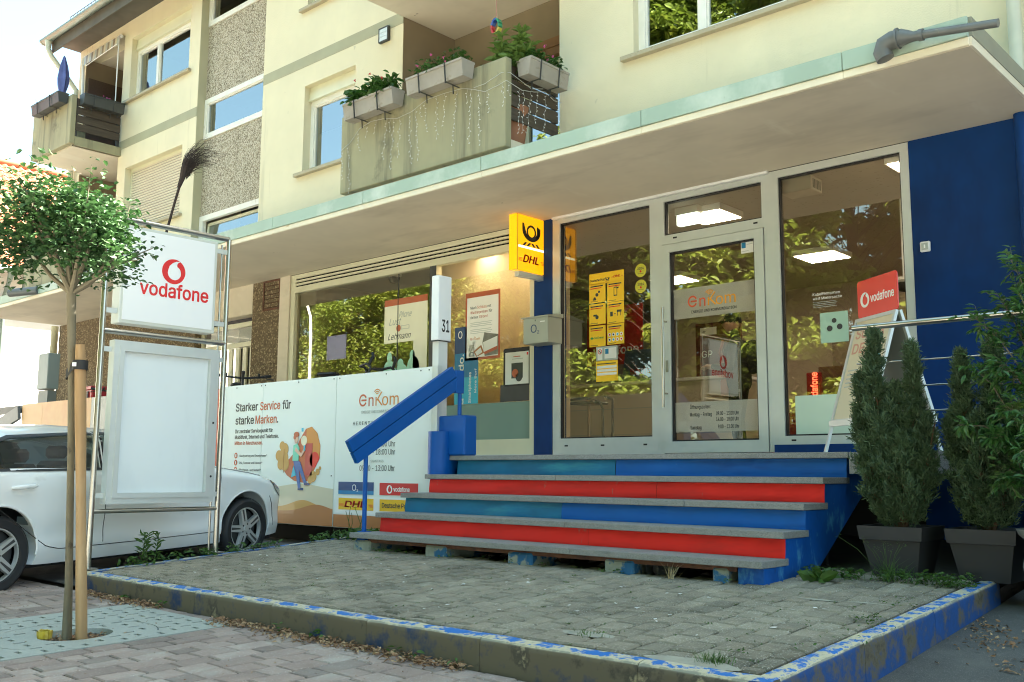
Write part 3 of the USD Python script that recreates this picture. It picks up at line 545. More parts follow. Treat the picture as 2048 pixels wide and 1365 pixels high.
# ---- ground floor under the canopy
bxp('blue_wall', -3.068, 0.0, 0.0, 6, 0.25, 3.892, M_bluew)
bxp('blue_pillar', -7.40, -0.005, 0.3, -7.13, 0.25, 3.892, M_bluew)
bxp('pillar', -12.47, -0.02, 0.3, -12.22, 0.25, 3.892, M_soffit)
for z0, z1 in ((0.3, 1.9), (1.905, 2.6), (2.605, 3.3), (3.305, 3.892)): bxp('aggregate_panel', -13.22, 0.0, z0, -12.475, 0.2, z1, M_pebbleD)
m = MB(); m.poly(sbox(-12.93, 3.42, -12.48, 3.885) - sbox(-12.9, 3.45, -12.51, 3.86), (0, 0, 0), U, W_, -0.1, 0.012)
for k in range(6): z = 3.46+k*0.067; m.poly(Polygon([(0.07, z+0.06), (0.08, z+0.06), (-0.01, z), (-0.02, z)]), (-12.9, 0, 0), (0, 1, 0), (0, 0, 1), 0, 0.39)
ob('louvre', m, M_rust, B, label='rusty brown ventilation louvre')
bxp('entry_lintel', -14.9, 0.0, 3.42, -13.225, 0.2, 3.892, M_soffit)
xs = [-20.2, -19.2, -18.2, -17.2, -16.2, -15.2, -14.9]
for a, b in zip(xs[:-1], xs[1:]):
    for z0, z1 in ((0.3, 1.9), (1.905, 2.75), (2.755, 3.892)): bxp('aggregate_panel', a+0.002, 0.0, z0, b-0.002, 0.2, z1, M_pebbleD)
m = MB(); m.tube([(-20.3, -0.05, 0.2), (-20.3, -0.05, 3.89)], 0.07, 12); ob('downpipe', m, M_olive, B, smooth=50)
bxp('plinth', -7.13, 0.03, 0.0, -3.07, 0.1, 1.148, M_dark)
# entry door: pale bars over dark glass
q = MB(); q.poly(sbox(-14.9, 1.15, -13.225, 3.34) - unary_union([sbox(-14.83, 3.02, -13.29, 3.27), sbox(-14.83, 1.2, -13.29, 2.95)]), (0, 0.12, 0), U, W_, -0.05, 0)
ed = ob('entry_door', q, M_cwin, B)
for k in range(8): x = -14.80+k*0.2; q = MB(); q.box(x, 0.10, 1.2, x+0.1, 0.13, 2.93); ob('bar', q, M_cwin, ed)
q = MB(); q.box(-14.25, 0.085, 1.3, -13.8, 0.115, 2.05, 0.004); q.box(-14.2, 0.075, 1.4, -13.85, 0.09, 1.95); ob('letter_panel', q, M_cwin, ed)
q = MB(); q.add([(-14.85, 0.15, 1.2), (-13.27, 0.15, 1.2), (-13.27, 0.15, 3.28), (-14.85, 0.15, 3.28)], [(0, 1, 2, 3)]); ob('pane', q, G_shop, ed)
bxp('entry_hall', -15.0, 0.9, 1.0, -13.1, 0.95, 3.5, M_dark)
# shop window (left) : frame, louvre strip, panes
fr = sbox(-12.215, 1.20, -7.405, 3.885); holes = [sbox(-12.11, 1.38, -9.18, 3.615), sbox(-9.06, 1.38, -7.47, 3.615)]
q = MB(); q.poly(fr - unary_union(holes) - unary_union([sbox(-12.1, 3.70+k*0.05, -7.45, 3.722+k*0.05) for k in range(3)]), (0, 0.0, 0), U, W_, -0.09, 0); sw = ob('shop_window', q, M_cwin, B)
q = MB(); q.box(-12.1, 0.02, 3.69, -7.45, 0.03, 3.84); ob('vent_slot', q, M_dark, sw)
q = MB(); q.box(-9.178, -0.004, 1.381, -9.062, 0.085, 3.614); ob('mullion', q, M_dgrey, sw)
for h in holes: a, b, c, d = h.bounds; q = MB(); q.add([(a, 0.055, b), (c, 0.055, b), (c, 0.055, d), (a, 0.055, d)], [(0, 1, 2, 3)]); ob('pane', q, G_shop, sw)
q = MB(); q.box(-10.62, 0.045, 1.381, -10.61, 0.06, 3.614) if False else q.box(-9.85, 0.047, 1.381, -9.842, 0.06, 3.614); ob('glass_joint', q, M_dgrey, sw)
q = MB(); q.box(-9.055, 0.050, 1.382, -7.475, 0.0535, 1.815); ob('frosted_film', q, M_frost, sw)
q = MB(); q.box(-12.2, -0.03, 1.152, -7.41, 0.0, 1.2); ob('sill', q, M_alu, sw)
bxp('plinth', -12.47, 0.001, 0.3, -7.405, 0.2, 1.195, M_dgrey)
# shop front with door
fr = sbox(-7.125, 1.20, -3.07, 3.886)
doorh = sbox(-5.64, 1.155, -4.47, 3.355); g1 = sbox(-7.02, 1.37, -5.79, 3.815); tr = sbox(-5.61, 3.45, -4.49, 3.81); g3 = sbox(-4.315, 1.345, -3.145, 3.815)
q = MB(); q.poly((fr - unary_union([doorh.buffer(0), g1, tr, g3])).union(sbox(-7.125, 1.155, -5.642, 1.2)), (0, 0, 0), U, W_, -0.09, 0); sf = ob('shop_front', q, M_alu, B)
q = MB()
for h in (g1, tr, g3): a, b, c, d = h.bounds; q.poly(sbox(a, b, c, d) - sbox(a+0.014, b+0.014, c-0.014, d-0.014), (0, 0, 0), U, W_, -0.06, -0.02)
ob('gasket', q, M_black, sf)
for h in (g1, tr, g3): a, b, c, d = h.bounds; q = MB(); q.add([(a, 0.05, b), (c, 0.05, b), (c, 0.05, d), (a, 0.05, d)], [(0, 1, 2, 3)]); ob('pane', q, G_shop, sf)
q = MB()
for x, z in ((-5.5, 3.41), (-4.58, 3.41), (-6.95, 1.29), (-6.45, 1.29), (-5.9, 1.29), (-4.25, 1.305)): q.box(x, -0.004, z-0.008, x+0.045, 0.0, z+0.008)
ob('drain_cap', q, M_black, sf)
q = MB(); q.box(-4.42, -0.012, 1.155, -3.07, 0.08, 1.265); ob('base_strip', q, M_bluew, sf)
q = MB(); q.poly(sbox(-5.632, 1.20, -4.478, 3.347) - sbox(-5.545, 1.315, -4.575, 3.262), (0, -0.012, 0), U, W_, -0.07, 0); dr = ob('door', q, M_alu, B, label='aluminium framed glass shop door')
q = MB(); q.poly(sbox(-5.545, 1.315, -4.575, 3.262) - sbox(-5.53, 1.33, -4.59, 3.247), (0, 0, 0), U, W_, -0.055, -0.005); ob('gasket', q, M_black, dr)
q = MB(); q.add([(-5.54, 0.04, 1.32), (-4.58, 0.04, 1.32), (-4.58, 0.04, 3.26), (-5.54, 0.04, 3.26)], [(0, 1, 2, 3)]); ob('pane', q, G_shop, dr)
q = MB(); q.tube([(-5.59, -0.085, 1.66), (-5.59, -0.085, 2.68)], 0.014, 12)
for z in (1.8, 2.54): q.tube([(-5.59, -0.085, z), (-5.59, -0.01, z)], 0.009, 8)
ob('handle', q, M_steel, dr, smooth=50)
q = MB(); q.box(-5.60, -0.02, 2.02, -5.575, -0.011, 2.14); ob('lock', q, M_steel, dr)
q = MB(); q.box(-5.632, -0.008, 1.153, -4.478, 0.06, 1.197); ob('threshold', q, M_dgrey, dr)
# interior shell
m = MB(); m.box(-12.2, 5.6, 1.0, -2.6, 5.7, 3.9); m.box(-12.3, 0.26, 1.0, -12.2, 5.6, 3.9); m.box(-2.7, 0.26, 1.0, -2.6, 5.6, 3.9); ob('shop_wall', m, M_beige, B)
m = MB(); m.box(-12.2, 0.11, 1.02, -2.7, 5.6, 1.15); ob('shop_floor', m, M_floor, B)
m = MB(); m.box(-12.2, 0.12, 3.84, -2.7, 5.6, 3.88); ob('shop_ceiling', m, M_ceil, B)
bxp('beige_screen', -9.5, 0.50, 1.15, -7.38, 0.53, 3.84, mt('beige_screen', (0.74, 0.61, 0.40), 0.8, 0.03, 2)); bxp('partition', -7.38, 0.1, 1.15, -7.3, 0.53, 3.84, M_beige); bxp('partition', -9.55, 0.50, 1.15, -9.505, 5.6, 3.84, M_room)
bxp('partition', -12.19, 4.2, 1.15, -9.55, 4.25, 3.84, M_room); bxp('partition', -12.19, 0.12, 1.15, -11.75, 0.3, 3.84, M_beige)
bxp('bare_partition', -5.9, 4.6, 1.15, -4.6, 4.65, 3.2, M_umber)
q = MB(); q.lathe([(0, 0), (0.09, 0), (0.1, 0.01), (0.1, 0.03)], (-9.9, 1.0, 3.81), 20); ob('downlight', q, mt('downlight_glow', (0.9, .85, .75), .5, 0, 1, emit=1.2, emitc=(1, .9, .75)), B)
for i, (x, y, w, d) in enumerate(((-5.47, 0.72, 0.46, 0.46), (-5.45, 3.4, 0.52, 0.52), (-7.75, 3.5, 0.5, 0.5), (-3.0, 0.45, 0.62, 0.62), (-7.85, 0.31, 0.3, 0.3), (-8.6, 0.31, 0.3, 0.3), (-4.0, 4.6, 0.62, 0.62))):  # of the two small niche lamps, the left one is added to brighten the backing
    q = MB(); q.box(x-w/2-0.02, y-d/2-0.02, 3.77, x+w/2+0.02, y+d/2+0.02, 3.838); cl = ob('ceiling_lamp', q, M_white, B)
    q = MB(); q.box(x-w/2, y-d/2, 3.762, x+w/2, y+d/2, 3.769); ob('diffuser', q, M_lamp, cl)
# ---------------------------------------------------------------- flat colours for prints
def ink(name, col, rough=0.4, emit=0): return mt('ink_'+name, col, rough, 0.04, 3, emit=emit, coat=0.25)
I_red, I_dark, I_rust, I_orange, I_ochre = ink('red', (0.72, 0.018, 0.02)), ink('dark', (0.03, 0.035, 0.04)), ink('rust', (0.50, 0.11, 0.045)), ink('orange', (0.62, 0.24, 0.05)), ink('ochre', (0.55, 0.30, 0.08))
I_navy, I_mid, I_yel, I_sand, I_brown, I_green, I_white, I_grey, I_cyan, I_skin, I_jean = ink('navy', (0.012, 0.05, 0.16)), ink('mid_blue', (0.01, 0.20, 0.42)), ink('yellow', (0.80, 0.47, 0.02)), ink('sand', (0.60, 0.55, 0.40)), ink('brown', (0.40, 0.16, 0.05)), ink('green', (0.18, 0.62, 0.45)), ink('white', (0.80, 0.80, 0.77)), ink('grey', (0.42, 0.46, 0.43)), ink('cyan', (0.03, 0.45, 0.62)), ink('skin', (0.72, 0.45, 0.33)), ink('jean', (0.03, 0.12, 0.36))
class Board:
    """prints on a flat face, one mesh per ink"""
    def __init__(s, O, u, v): s.O, s.u, s.v, s.m = O, u, v, {}
    def g(s, ink_): return s.m.setdefault(ink_.GetPath().name, (ink_, MB()))[1]
    def shape(s, ink_, P, lv=1): s.g(ink_).poly(P, s.O, s.u, s.v, 0.0, 0.0012*lv); return s
    def rect(s, ink_, x0, y0, x1, y1, lv=1): return s.shape(ink_, sbox(min(x0, x1), min(y0, y1), max(x0, x1), max(y0, y1)), lv)
    def text(s, ink_, t, x, y, w, h, lv=1, **k): s.g(ink_).text(t, s.O, s.u, s.v, x, y, w, h, 0.0, 0.0012*lv, **k); return s
    def build(s, par, name='print'):
        for k, (i, m) in s.m.items(): ob(name, m, i, par)
def circ(x, y, r, n=40, ry=None): return affinity.scale(Point(x, y).buffer(1, n), r, ry or r, origin=(x, y))
def speech(x, y, r, sx=1.0):
    """ring with a drop-shaped opening"""
    hole = circ(0.06, -0.10, 0.57)
    tail = Polygon([(-0.50, 0.02), (-0.38, 0.42), (-0.12, 0.68), (0.18, 0.84), (0.52, 0.87), (0.34, 0.74), (0.26, 0.60), (0.28, 0.46), (0.30, 0.36), (0.1, 0.1)])
    P = circ(0, 0, 1.0) - hole - tail
    return affinity.translate(affinity.scale(P, r*sx, r, origin=(0, 0)), x, y)
def horn(x, y, s):
    ring = circ(0, 0, 0.42) - circ(0, 0, 0.29)
    a = np.linspace(math.pi*1.02, math.pi*1.98, 30)
    arc = Polygon([(0.80*math.cos(t), 0.10+0.66*math.sin(t)) for t in a] + [(0.80, 0.30), (0.50, 0.42)] + [((0.50)*math.cos(t), 0.12+0.48*math.sin(t)) for t in a[::-1][1:-2]] + [(-0.66, 0.46), (-0.80, 0.46)]).buffer(0)
    P = unary_union([arc, ring]) - circ(0, 0, 0.29)
    dash = [Polygon([(q, -0.86), (q+0.20, -0.86), (q+0.20+d, -0.66), (q+d, -0.66)]) for q, d in ((-0.78, 0.22), (-0.42, 0.22), (0.20, -0.22), (0.56, -0.22))]
    return affinity.translate(affinity.scale(unary_union([P]+dash), s, s, origin=(0, 0)), x, y)
def waves(x, y, s):
    P = []
    for r in (0.38, 0.68, 1.0):
        a = np.linspace(math.radians(38), math.radians(142), 16); P.append(Polygon([(r*math.cos(t), r*math.sin(t)) for t in a] + [((r-0.16)*math.cos(t), (r-0.16)*math.sin(t)) for t in a[::-1]]))
    return affinity.translate(affinity.scale(unary_union(P), s, s, origin=(0, 0)), x, y)
def parcel_logo(b, ink_, x, y, w, h, lv=2):
    b.text(ink_, 'DHL', x+w*0.16, y, w*0.62, h, lv, bold=True, shear=0.35); b.text(ink_, 'DHL', x+w*0.172, y, w*0.62, h, lv, bold=True, shear=0.35)
    for k in range(3): b.rect(ink_, x, y+h*0.08+k*h*0.17, x+w*0.14, y+h*0.15+k*h*0.17, lv); b.rect(ink_, x+w*0.92-k*0.02*w, y+h*0.08+k*h*0.17, x+w*1.0, y+h*0.15+k*h*0.17, lv)
def shop_logo(b, x, y, w, h, lv=1, a=None, c=None):
    a, c = a or I_rust, c or I_orange
    e = (circ(0.5, 0.5, 0.5) - circ(0.5, 0.5, 0.36)) - Polygon([(0.5, 0.5), (1.2, 0.85), (1.2, 0.15)])
    e = unary_union([e, sbox(0.30, 0.43, 0.95, 0.57)]); e = affinity.translate(affinity.scale(e, w*0.20, h*1.02, origin=(0, 0)), x, y)
    b.shape(a, e, lv); b.text(a, 'n', x+w*0.245, y, w*0.125, h*0.98, lv)
    k = unary_union([sbox(0, 0, 0.16, 0.72), Polygon([(0.10, 0.42), (0.80, 1.12), (0.98, 1.12), (0.30, 0.42)]), Polygon([(0.24, 0.50), (0.86, 0), (1.06, 0), (0.36, 0.60)])])
    b.shape(c, affinity.translate(affinity.scale(k, w*0.17, h, origin=(0, 0)), x+w*0.42, y), lv); b.text(c, 'om', x+w*0.585, y, w*0.405, h*0.98, lv)
    b.shape(c, waves(x+w*0.46, y+h*0.86, h*0.52), lv)

# ---------------------------------------------------------------- white advertising fence on the walkway
M_panel = mt('white_board', (0.76, 0.81, 0.77), 0.4, 0.03, 1, coat=0.1, dirt=[((0.66, 0.69, 0.63), 0.6, 0.8, 1.6, (1, 1, 0.3))])
af = thing('advertising_fence', 'white printed advertising boards fixed along the walkway railing beside the steps', 'fence', (-9, -1.95, 0.42))
for a, b in ((-10.80, -9.895), (-9.89, -8.515), (-8.51, -7.02)): m = MB(); m.box(a, -1.95, 0.415, b, -1.935, 2.015, 0.002); ob('panel', m, M_panel, af)
m = MB(); m.box(-10.94, -1.95, 0.45, -10.803, -1.935, 2.0); ob('panel', m, ink('panel_red', (0.55, 0.07, 0.03)), af, label='narrow red end panel')
m = MB(); m.box(-6.99, -1.96, 0.38, -6.93, -1.90, 2.02); m.box(-7.018, -1.95, 0.38, -6.99, -1.93, 2.02); ob('post', m, M_alu, af)
m = MB()
for x in (-10.75, -10.45, -9.93, -9.85, -9.2, -8.56, -8.46, -7.7, -7.18, -7.06):
    for z in (1.985, 0.95 if x in (-9.93, -8.56) else 1.985): m.tube([(x, -1.953, z), (x, -1.949, z)], 0.008, 8)
ob('screw', m, M_dgrey, af)
b = Board((0, -1.951, 0), (1, 0, 0), (0, 0, 1))
b.text(I_dark, 'Starker', -10.455, 1.702, 0.47, 0.092, bold=True); b.text(I_rust, 'Service', -9.94, 1.70, 0.40, 0.092, bold=True); b.text(I_dark, 'für', -9.495, 1.698, 0.16, 0.092, bold=True)
b.text(I_dark, 'starke', -10.45, 1.547, 0.39, 0.092, bold=True); b.text(I_rust, 'Marken', -10.03, 1.545, 0.43, 0.092, bold=True); b.text(I_dark, '.', -9.59, 1.545, 0.02, 0.09, bold=True)
b.text(I_dark, 'Ihr zentraler Servicepunkt für', -10.45, 1.442, 0.78, 0.042, bold=True); b.text(I_dark, 'Mobilfunk, Internet und Telefonie.', -10.45, 1.373, 0.90, 0.042, bold=True); b.text(I_rust, 'Mitten in Merzhausen.', -10.448, 1.302, 0.585, 0.042, bold=True)
for z, t, w in ((1.172, 'Handyvertrag und Smartphones*', 0.57), (1.089, 'DSL, Festnetz und Internet*', 0.478), (1.006, '(Öko)Strom- und Gastarif*', 0.454)):
    b.shape(I_rust, circ(-10.411, z+0.004, 0.034)); b.text(I_grey if z > 9 else I_dark, t, -10.334, z-0.012, w, 0.026)
    b.shape(I_white, sbox(-10.42, z-0.014, -10.402, z+0.022), 2)
# illustration: blob, leaves, figure with a telephone
blob = Polygon([(-9.43, 1.02), (-9.33, 1.12), (-9.22, 1.20), (-9.14, 1.33), (-9.03, 1.45), (-8.93, 1.47), (-8.83, 1.40), (-8.775, 1.27), (-8.78, 1.14), (-8.87, 1.02), (-8.93, 0.92), (-9.05, 0.88), (-9.22, 0.90), (-9.36, 0.96)]).buffer(0.03).buffer(-0.02)
b.shape(I_rust, blob, 1); b.shape(I_orange, blob.intersection(sbox(-9.02, 1.12, -8.6, 1.6)), 2); b.shape(ink('plum', (0.5, 0.05, 0.05)), sbox(-9.03, 0.95, -8.90, 1.30), 3); b.shape(I_red, circ(-8.86, 1.12, 0.085).intersection(blob), 3)
leaf = unary_union([circ(-9.45+dx, 1.14+dz, r) for dx, dz, r in ((0, 0, .1), (-.08, .03, .06), (.03, .1, .07), (-.02, .14, .05), (.04, -.06, .08), (-.04, -.07, .06))]); b.shape(I_ochre, leaf, 2); b.shape(I_brown, sbox(-9.435, 0.98, -9.428, 1.24), 3)
b.shape(I_ochre, unary_union([circ(-8.88, 0.94, 0.06), circ(-8.93, 0.90, 0.04), circ(-8.80, 0.99, 0.035), circ(-8.76, 1.03, 0.02)]), 3); b.shape(I_cyan, Polygon([(-9.28, 0.93), (-9.24, 1.06), (-9.19, 0.95)]), 4); b.rect(I_cyan, -9.115, 1.43, -9.08, 1.47, 2)
b.shape(I_jean, unary_union([Polygon([(-9.25, 1.12), (-9.155, 1.12), (-9.10, 0.82), (-9.14, 0.80), (-9.20, 1.0)]), Polygon([(-9.20, 1.12), (-9.12, 1.10), (-8.99, 0.87), (-9.03, 0.85)])]), 5)
b.shape(I_navy, unary_union([sbox(-9.145, 0.79, -9.05, 0.815), sbox(-9.03, 0.845, -8.94, 0.87)]), 6); b.shape(I_green, Polygon([(-9.26, 1.11), (-9.15, 1.11), (-9.14, 1.25), (-9.18, 1.30), (-9.25, 1.28)]), 6)
b.shape(I_skin, unary_union([circ(-9.20, 1.345, 0.033, ry=0.045), Polygon([(-9.22, 1.22), (-9.10, 1.15), (-9.02, 1.24), (-9.04, 1.26), (-9.10, 1.19), (-9.2, 1.26)])]), 7); b.shape(I_rust, unary_union([circ(-9.20, 1.40, 0.045, ry=0.03), circ(-9.225, 1.37, 0.025)]), 8); b.rect(I_cyan, -9.055, 1.22, -9.03, 1.28, 8); b.shape(ink('glow', (0.85, 0.75, 0.55)), circ(-9.06, 1.33, 0.055), 4)
# dunes
xsn = np.linspace(-9.885, -8.52, 40)
tp = lambda x, a, c, w, h: a + h*math.exp(-((x-c)/w)**2)
b.shape(I_sand, Polygon([(x, tp(x, 0.80, -9.1, 0.45, 0.06)) for x in xsn] + [(-8.52, 0.42), (-9.885, 0.42)]), 1)
b.shape(I_ochre, Polygon([(x, tp(x, 0.60, -9.05, 0.28, 0.085)) for x in xsn] + [(-8.52, 0.42), (-9.885, 0.42)]), 2)
b.shape(I_brown, Polygon([(x, tp(x, 0.56, -8.80, 0.32, 0.08)) for x in xsn] + [(-8.52, 0.42), (-9.885, 0.42)]), 3)
b.rect(I_brown, -8.505, 0.42, -7.025, 0.55)
# right panel
shop_logo(b, -8.125, 1.667, 0.63, 0.125); b.text(I_grey, 'ENERGIE UND KOMMUNIKATION', -8.08, 1.592, 0.55, 0.03)
b.text(I_dark, 'H E X E N T A L S T R A S S E', -8.216, 1.476, 0.70, 0.036)
b.text(I_dark, '09:00 - 13:00 Uhr', -8.09, 1.249, 0.55, 0.055); b.text(I_dark, '14:00 - 18:00 Uhr', -8.09, 1.168, 0.55, 0.055); b.text(I_grey, 'SAMSTAGS', -7.916, 1.090, 0.2, 0.026); b.text(I_dark, '09:00 - 13:00 Uhr', -8.09, 1.005, 0.55, 0.055)
b.rect(I_white, -8.47, 0.56, -7.02, 0.735, 1)
b.rect(I_navy, -8.43, 0.80, -7.857, 0.889, 2); b.rect(I_mid, -8.43, 0.762, -7.857, 0.80, 2); b.text(I_white, 'O', -8.20, 0.80, 0.065, 0.062, 3); b.text(I_white, '2', -8.125, 0.788, 0.024, 0.026, 3)
b.rect(I_yel, -8.42, 0.603, -7.853, 0.722, 2); parcel_logo(b, I_red, -8.41, 0.632, 0.55, 0.062, 3)
b.rect(ink('badge_red', (0.60, 0.03, 0.025)), -7.763, 0.764, -7.191, 0.884, 2); b.shape(I_white, speech(-7.61, 0.822, 0.042), 3); b.text(I_white, 'vodafone', -7.55, 0.802, 0.24, 0.044, 3, bold=True)
b.rect(I_yel, -7.757, 0.604, -7.16, 0.721, 2); b.text(I_dark, 'Deutsche Post', -7.72, 0.64, 0.42, 0.046, 3, bold=True)
b.build(af)
# further boards and rails on the walkway to the left
of = thing('orange_board_fence', 'orange printed boards on the walkway railing behind the white car', 'fence', (-15.5, -1.95, 0.9))
M_orb = mt('orange_board', (0.62, 0.32, 0.10), 0.4, 0.06, 0.8, dirt=[((0.56, 0.20, 0.05), 0.45, 0.65, 0.5, (1, 1, 1))])
for a, c in ((-16.79, -16.0), (-15.995, -14.31)): m = MB(); m.box(a, -1.95, 0.9, c, -1.935, 2.05); ob('panel', m, M_orb, of)
m = MB(); m.box(-14.305, -1.95, 0.9, -13.6, -1.935, 2.05); ob('panel', m, ink('board_grey', (0.20, 0.215, 0.19)), of, label='grey end panel'); m = MB(); m.box(-14.0, -1.94, 0.5, -13.95, -1.9, 2.05); m.box(-16.8, -1.94, 0.5, -16.75, -1.9, 2.05); ob('post', m, M_alu, of)
wk = MB(); wk.box(-19.5, -1.93, 0.98, -7.06, -0.0, 1.148); ob('walkway', wk, M_soffit, kind='structure')
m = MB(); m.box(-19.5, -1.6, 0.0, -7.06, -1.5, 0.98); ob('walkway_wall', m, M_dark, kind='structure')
ps = thing('pillar_sign', 'narrow grey sign column rising behind the orange boards', 'sign', (-16.3, -1.8, 1.15))
m = MB(); m.box(-16.48, -1.84, 1.15, -16.12, -1.70, 2.26); ob('base', m, mt('sign_grey', (0.16, 0.185, 0.165), 0.5, 0.05, 2), ps); m = MB(); m.box(-16.48, -1.87, 2.28, -16.10, -1.68, 2.86, 0.01); ob('sign_box', m, mt('sign_grey2', (0.22, 0.26, 0.24), 0.45, 0.05, 2), ps)
rr = thing('metal_ramp_rail', 'grey metal stair stringer at the far left end of the walkway', 'railing', (-17.3, -1.95, 1.2))
m = MB(); m.obox((-19.6, -1.97, 1.25), (-16.85, -1.97, 1.92), 0.05, 0.22); ob('plate', m, M_grey, rr); m = MB(); m.obox((-19.6, -1.9, 1.98), (-16.8, -1.9, 1.98), 0.05, 0.12); ob('beam', m, M_dgrey, rr)
rb = thing('red_carrier_box', 'red crate on a bicycle rack behind the orange boards', 'crate', (-15.0, -1.6, 2.0))
m = MB(); m.box(-15.25, -1.75, 1.98, -14.75, -1.5, 2.24, 0.02); m.box(-15.28, -1.78, 2.2, -14.72, -1.47, 2.26, 0.01); ob('tub', m, ink('crate_red', (0.4, 0.02, 0.03)), rb); m = MB(); m.box(-15.05, -1.77, 2.03, -14.85, -1.751, 2.18); ob('grille', m, M_dgrey, rb)

# ---------------------------------------------------------------- pylon sign on the forecourt corner
SXF = -7.60
py_ = thing('pylon_sign', 'steel framed shop sign with white light box above an empty display case', 'sign', (SXF, -4.43, 0.23))
for y in (-4.97, -3.88):
    m = MB(); m.tube([(SXF, y, plat_z(y)+0.012), (SXF, y, 3.02)], 0.0225, 14); m.box(SXF-0.06, y-0.05, plat_z(y)+0.012, SXF+0.06, y+0.05, plat_z(y)+0.022); ob('post', m, M_steel, py_, smooth=50)
m = MB(); m.tube([(SXF, -3.945, plat_z(-3.9)), (SXF, -3.945, 2.96)], 0.009, 8); ob('rod', m, M_steel, py_, smooth=50)
m = MB(); m.tube([(SXF, -4.97, 3.02), (SXF, -3.88, 3.02)], 0.0225, 14); ob('crossbar', m, M_steel, py_, smooth=50)
for z in (2.095, 0.68): m = MB(); m.tube([(SXF, -4.97, z), (SXF, -3.88, z)], 0.0225 if z > 1 else 0.018, 14); ob('crossbar', m, M_steel, py_, smooth=50)
m = MB()
for y0, y1 in ((-4.97, -4.84), (-4.02, -3.88)):
    for z in (2.26, 2.9): m.box(SXF-0.012, y0, z-0.02, SXF+0.012, y1, z+0.02)
for z in (0.80, 1.95): m.box(SXF-0.012, -4.97, z-0.02, SXF+0.012, -4.88, z+0.02); m.box(SXF-0.012, -3.96, z-0.02, SXF+0.012, -3.88, z+0.02)
ob('bracket', m, M_alu, py_)
m = MB(); m.box(SXF-0.10, -4.86, 2.165, SXF+0.035, -4.005, 2.97, 0.006); lb = ob('light_box', m, mt('sign_case', (0.62, 0.64, 0.58), 0.4, 0.03, 2), py_)
m = MB(); m.box(SXF+0.035, -4.835, 2.195, SXF+0.040, -4.035, 2.945); ob('face', m, mt('sign_face', (0.87, 0.88, 0.88), 0.3, 0.01, 1), lb)
b = Board((SXF+0.0405, 0, 0), (0, 1, 0), (0, 0, 1)); b.shape(I_red, speech(-4.41, 2.645, 0.105)); b.text(I_red, 'vodafone', -4.70, 2.425, 0.62, 0.112, bold=True); b.build(lb, 'lettering')
m = MB(); F = sbox(-4.885, 0.735, -3.95, 2.025) - sbox(-4.80, 0.82, -4.035, 1.94)
m.poly(F, (SXF, 0, 0), (0, 1, 0), (0, 0, 1), -0.04, 0.05); dc = ob('display_case', m, M_alu, py_, label='empty aluminium display case')
m = MB(); m.poly(sbox(-4.84, 0.78, -3.995, 1.98) - sbox(-4.80, 0.82, -4.035, 1.94), (SXF, 0, 0), (0, 1, 0), (0, 0, 1), 0.05, 0.058); ob('bead', m, M_alu, dc)
m = MB(); m.box(SXF-0.04, -4.80, 0.82, SXF+0.01, -4.035, 1.94); ob('back_sheet', m, mt('blank_sheet', (0.88, 0.90, 0.89), 0.5, 0.02, 1, dirt=[((0.80, 0.82, 0.81), 0.5, 0.7, 2, (1, 1, 0.3))]), dc)
m = MB(); m.add([(SXF+0.03, -4.80, 0.82), (SXF+0.03, -4.035, 0.82), (SXF+0.03, -4.035, 1.94), (SXF+0.03, -4.80, 1.94)], [(0, 1, 2, 3)]); ob('pane', m, glass('case_glass', (0.99, 1.0, 1.0), 1.2), dc)
m = MB(); m.tube([(SXF+0.05, -3.99, 1.40), (SXF+0.058, -3.99, 1.40)], 0.01, 10); m.tube([(SXF+0.05, -3.99, 0.95), (SXF+0.058, -3.99, 0.95)], 0.01, 10); ob('lock', m, M_black, dc)
# birch broom standing up behind the sign
bm = thing('birch_broom', 'dark twig broom standing upright above the light box', 'broom', (-7.7, -4.42, 2.6))
M_twig = mt('dark_twig', (0.04, 0.026, 0.02), 0.9, 0.4, 20)
m = MB(); m.tube([(-7.72, -4.44, 2.55), (-7.715, -4.41, 3.02), (-7.71, -4.36, 3.25), (-7.705, -4.31, 3.47), (-7.70, -4.29, 3.6)], [0.011, 0.012, 0.011, 0.012, 0.012], 8); ob('stick', m, M_twig, bm, smooth=50)
m = MB(); m.tube([(-7.705, -4.325, 3.42), (-7.703, -4.30, 3.50), (-7.70, -4.285, 3.60), (-7.70, -4.262, 3.68)], [0.016, 0.024, 0.03, 0.026], 8)
for k in range(240):
    a, r = rnd.uniform(0, 6.28), abs(rnd.gauss(0, 1)); p0 = np.array([-7.70+0.022*math.cos(a), -4.285+0.022*math.sin(a), 3.58+rnd.uniform(-.08, .06)])
    L = rnd.uniform(0.08, 0.38); d = np.array([0.20*r*math.cos(a), 0.30+0.18*r*math.sin(a), 0.9]); d /= np.linalg.norm(d); bend = np.array([0.05+rnd.gauss(0, .08), 0.45+rnd.gauss(0, .2), -0.22+rnd.gauss(0, .14)])
    m.tube([p0, p0+d*L*0.4+bend*L*0.15, p0+d*L*0.75+bend*L*0.5, p0+d*L*0.9+bend*L*1.0], [0.0022, 0.0018, 0.0012, 0.0006], 3, cap=False)
ob('twigs', m, M_twig, bm)

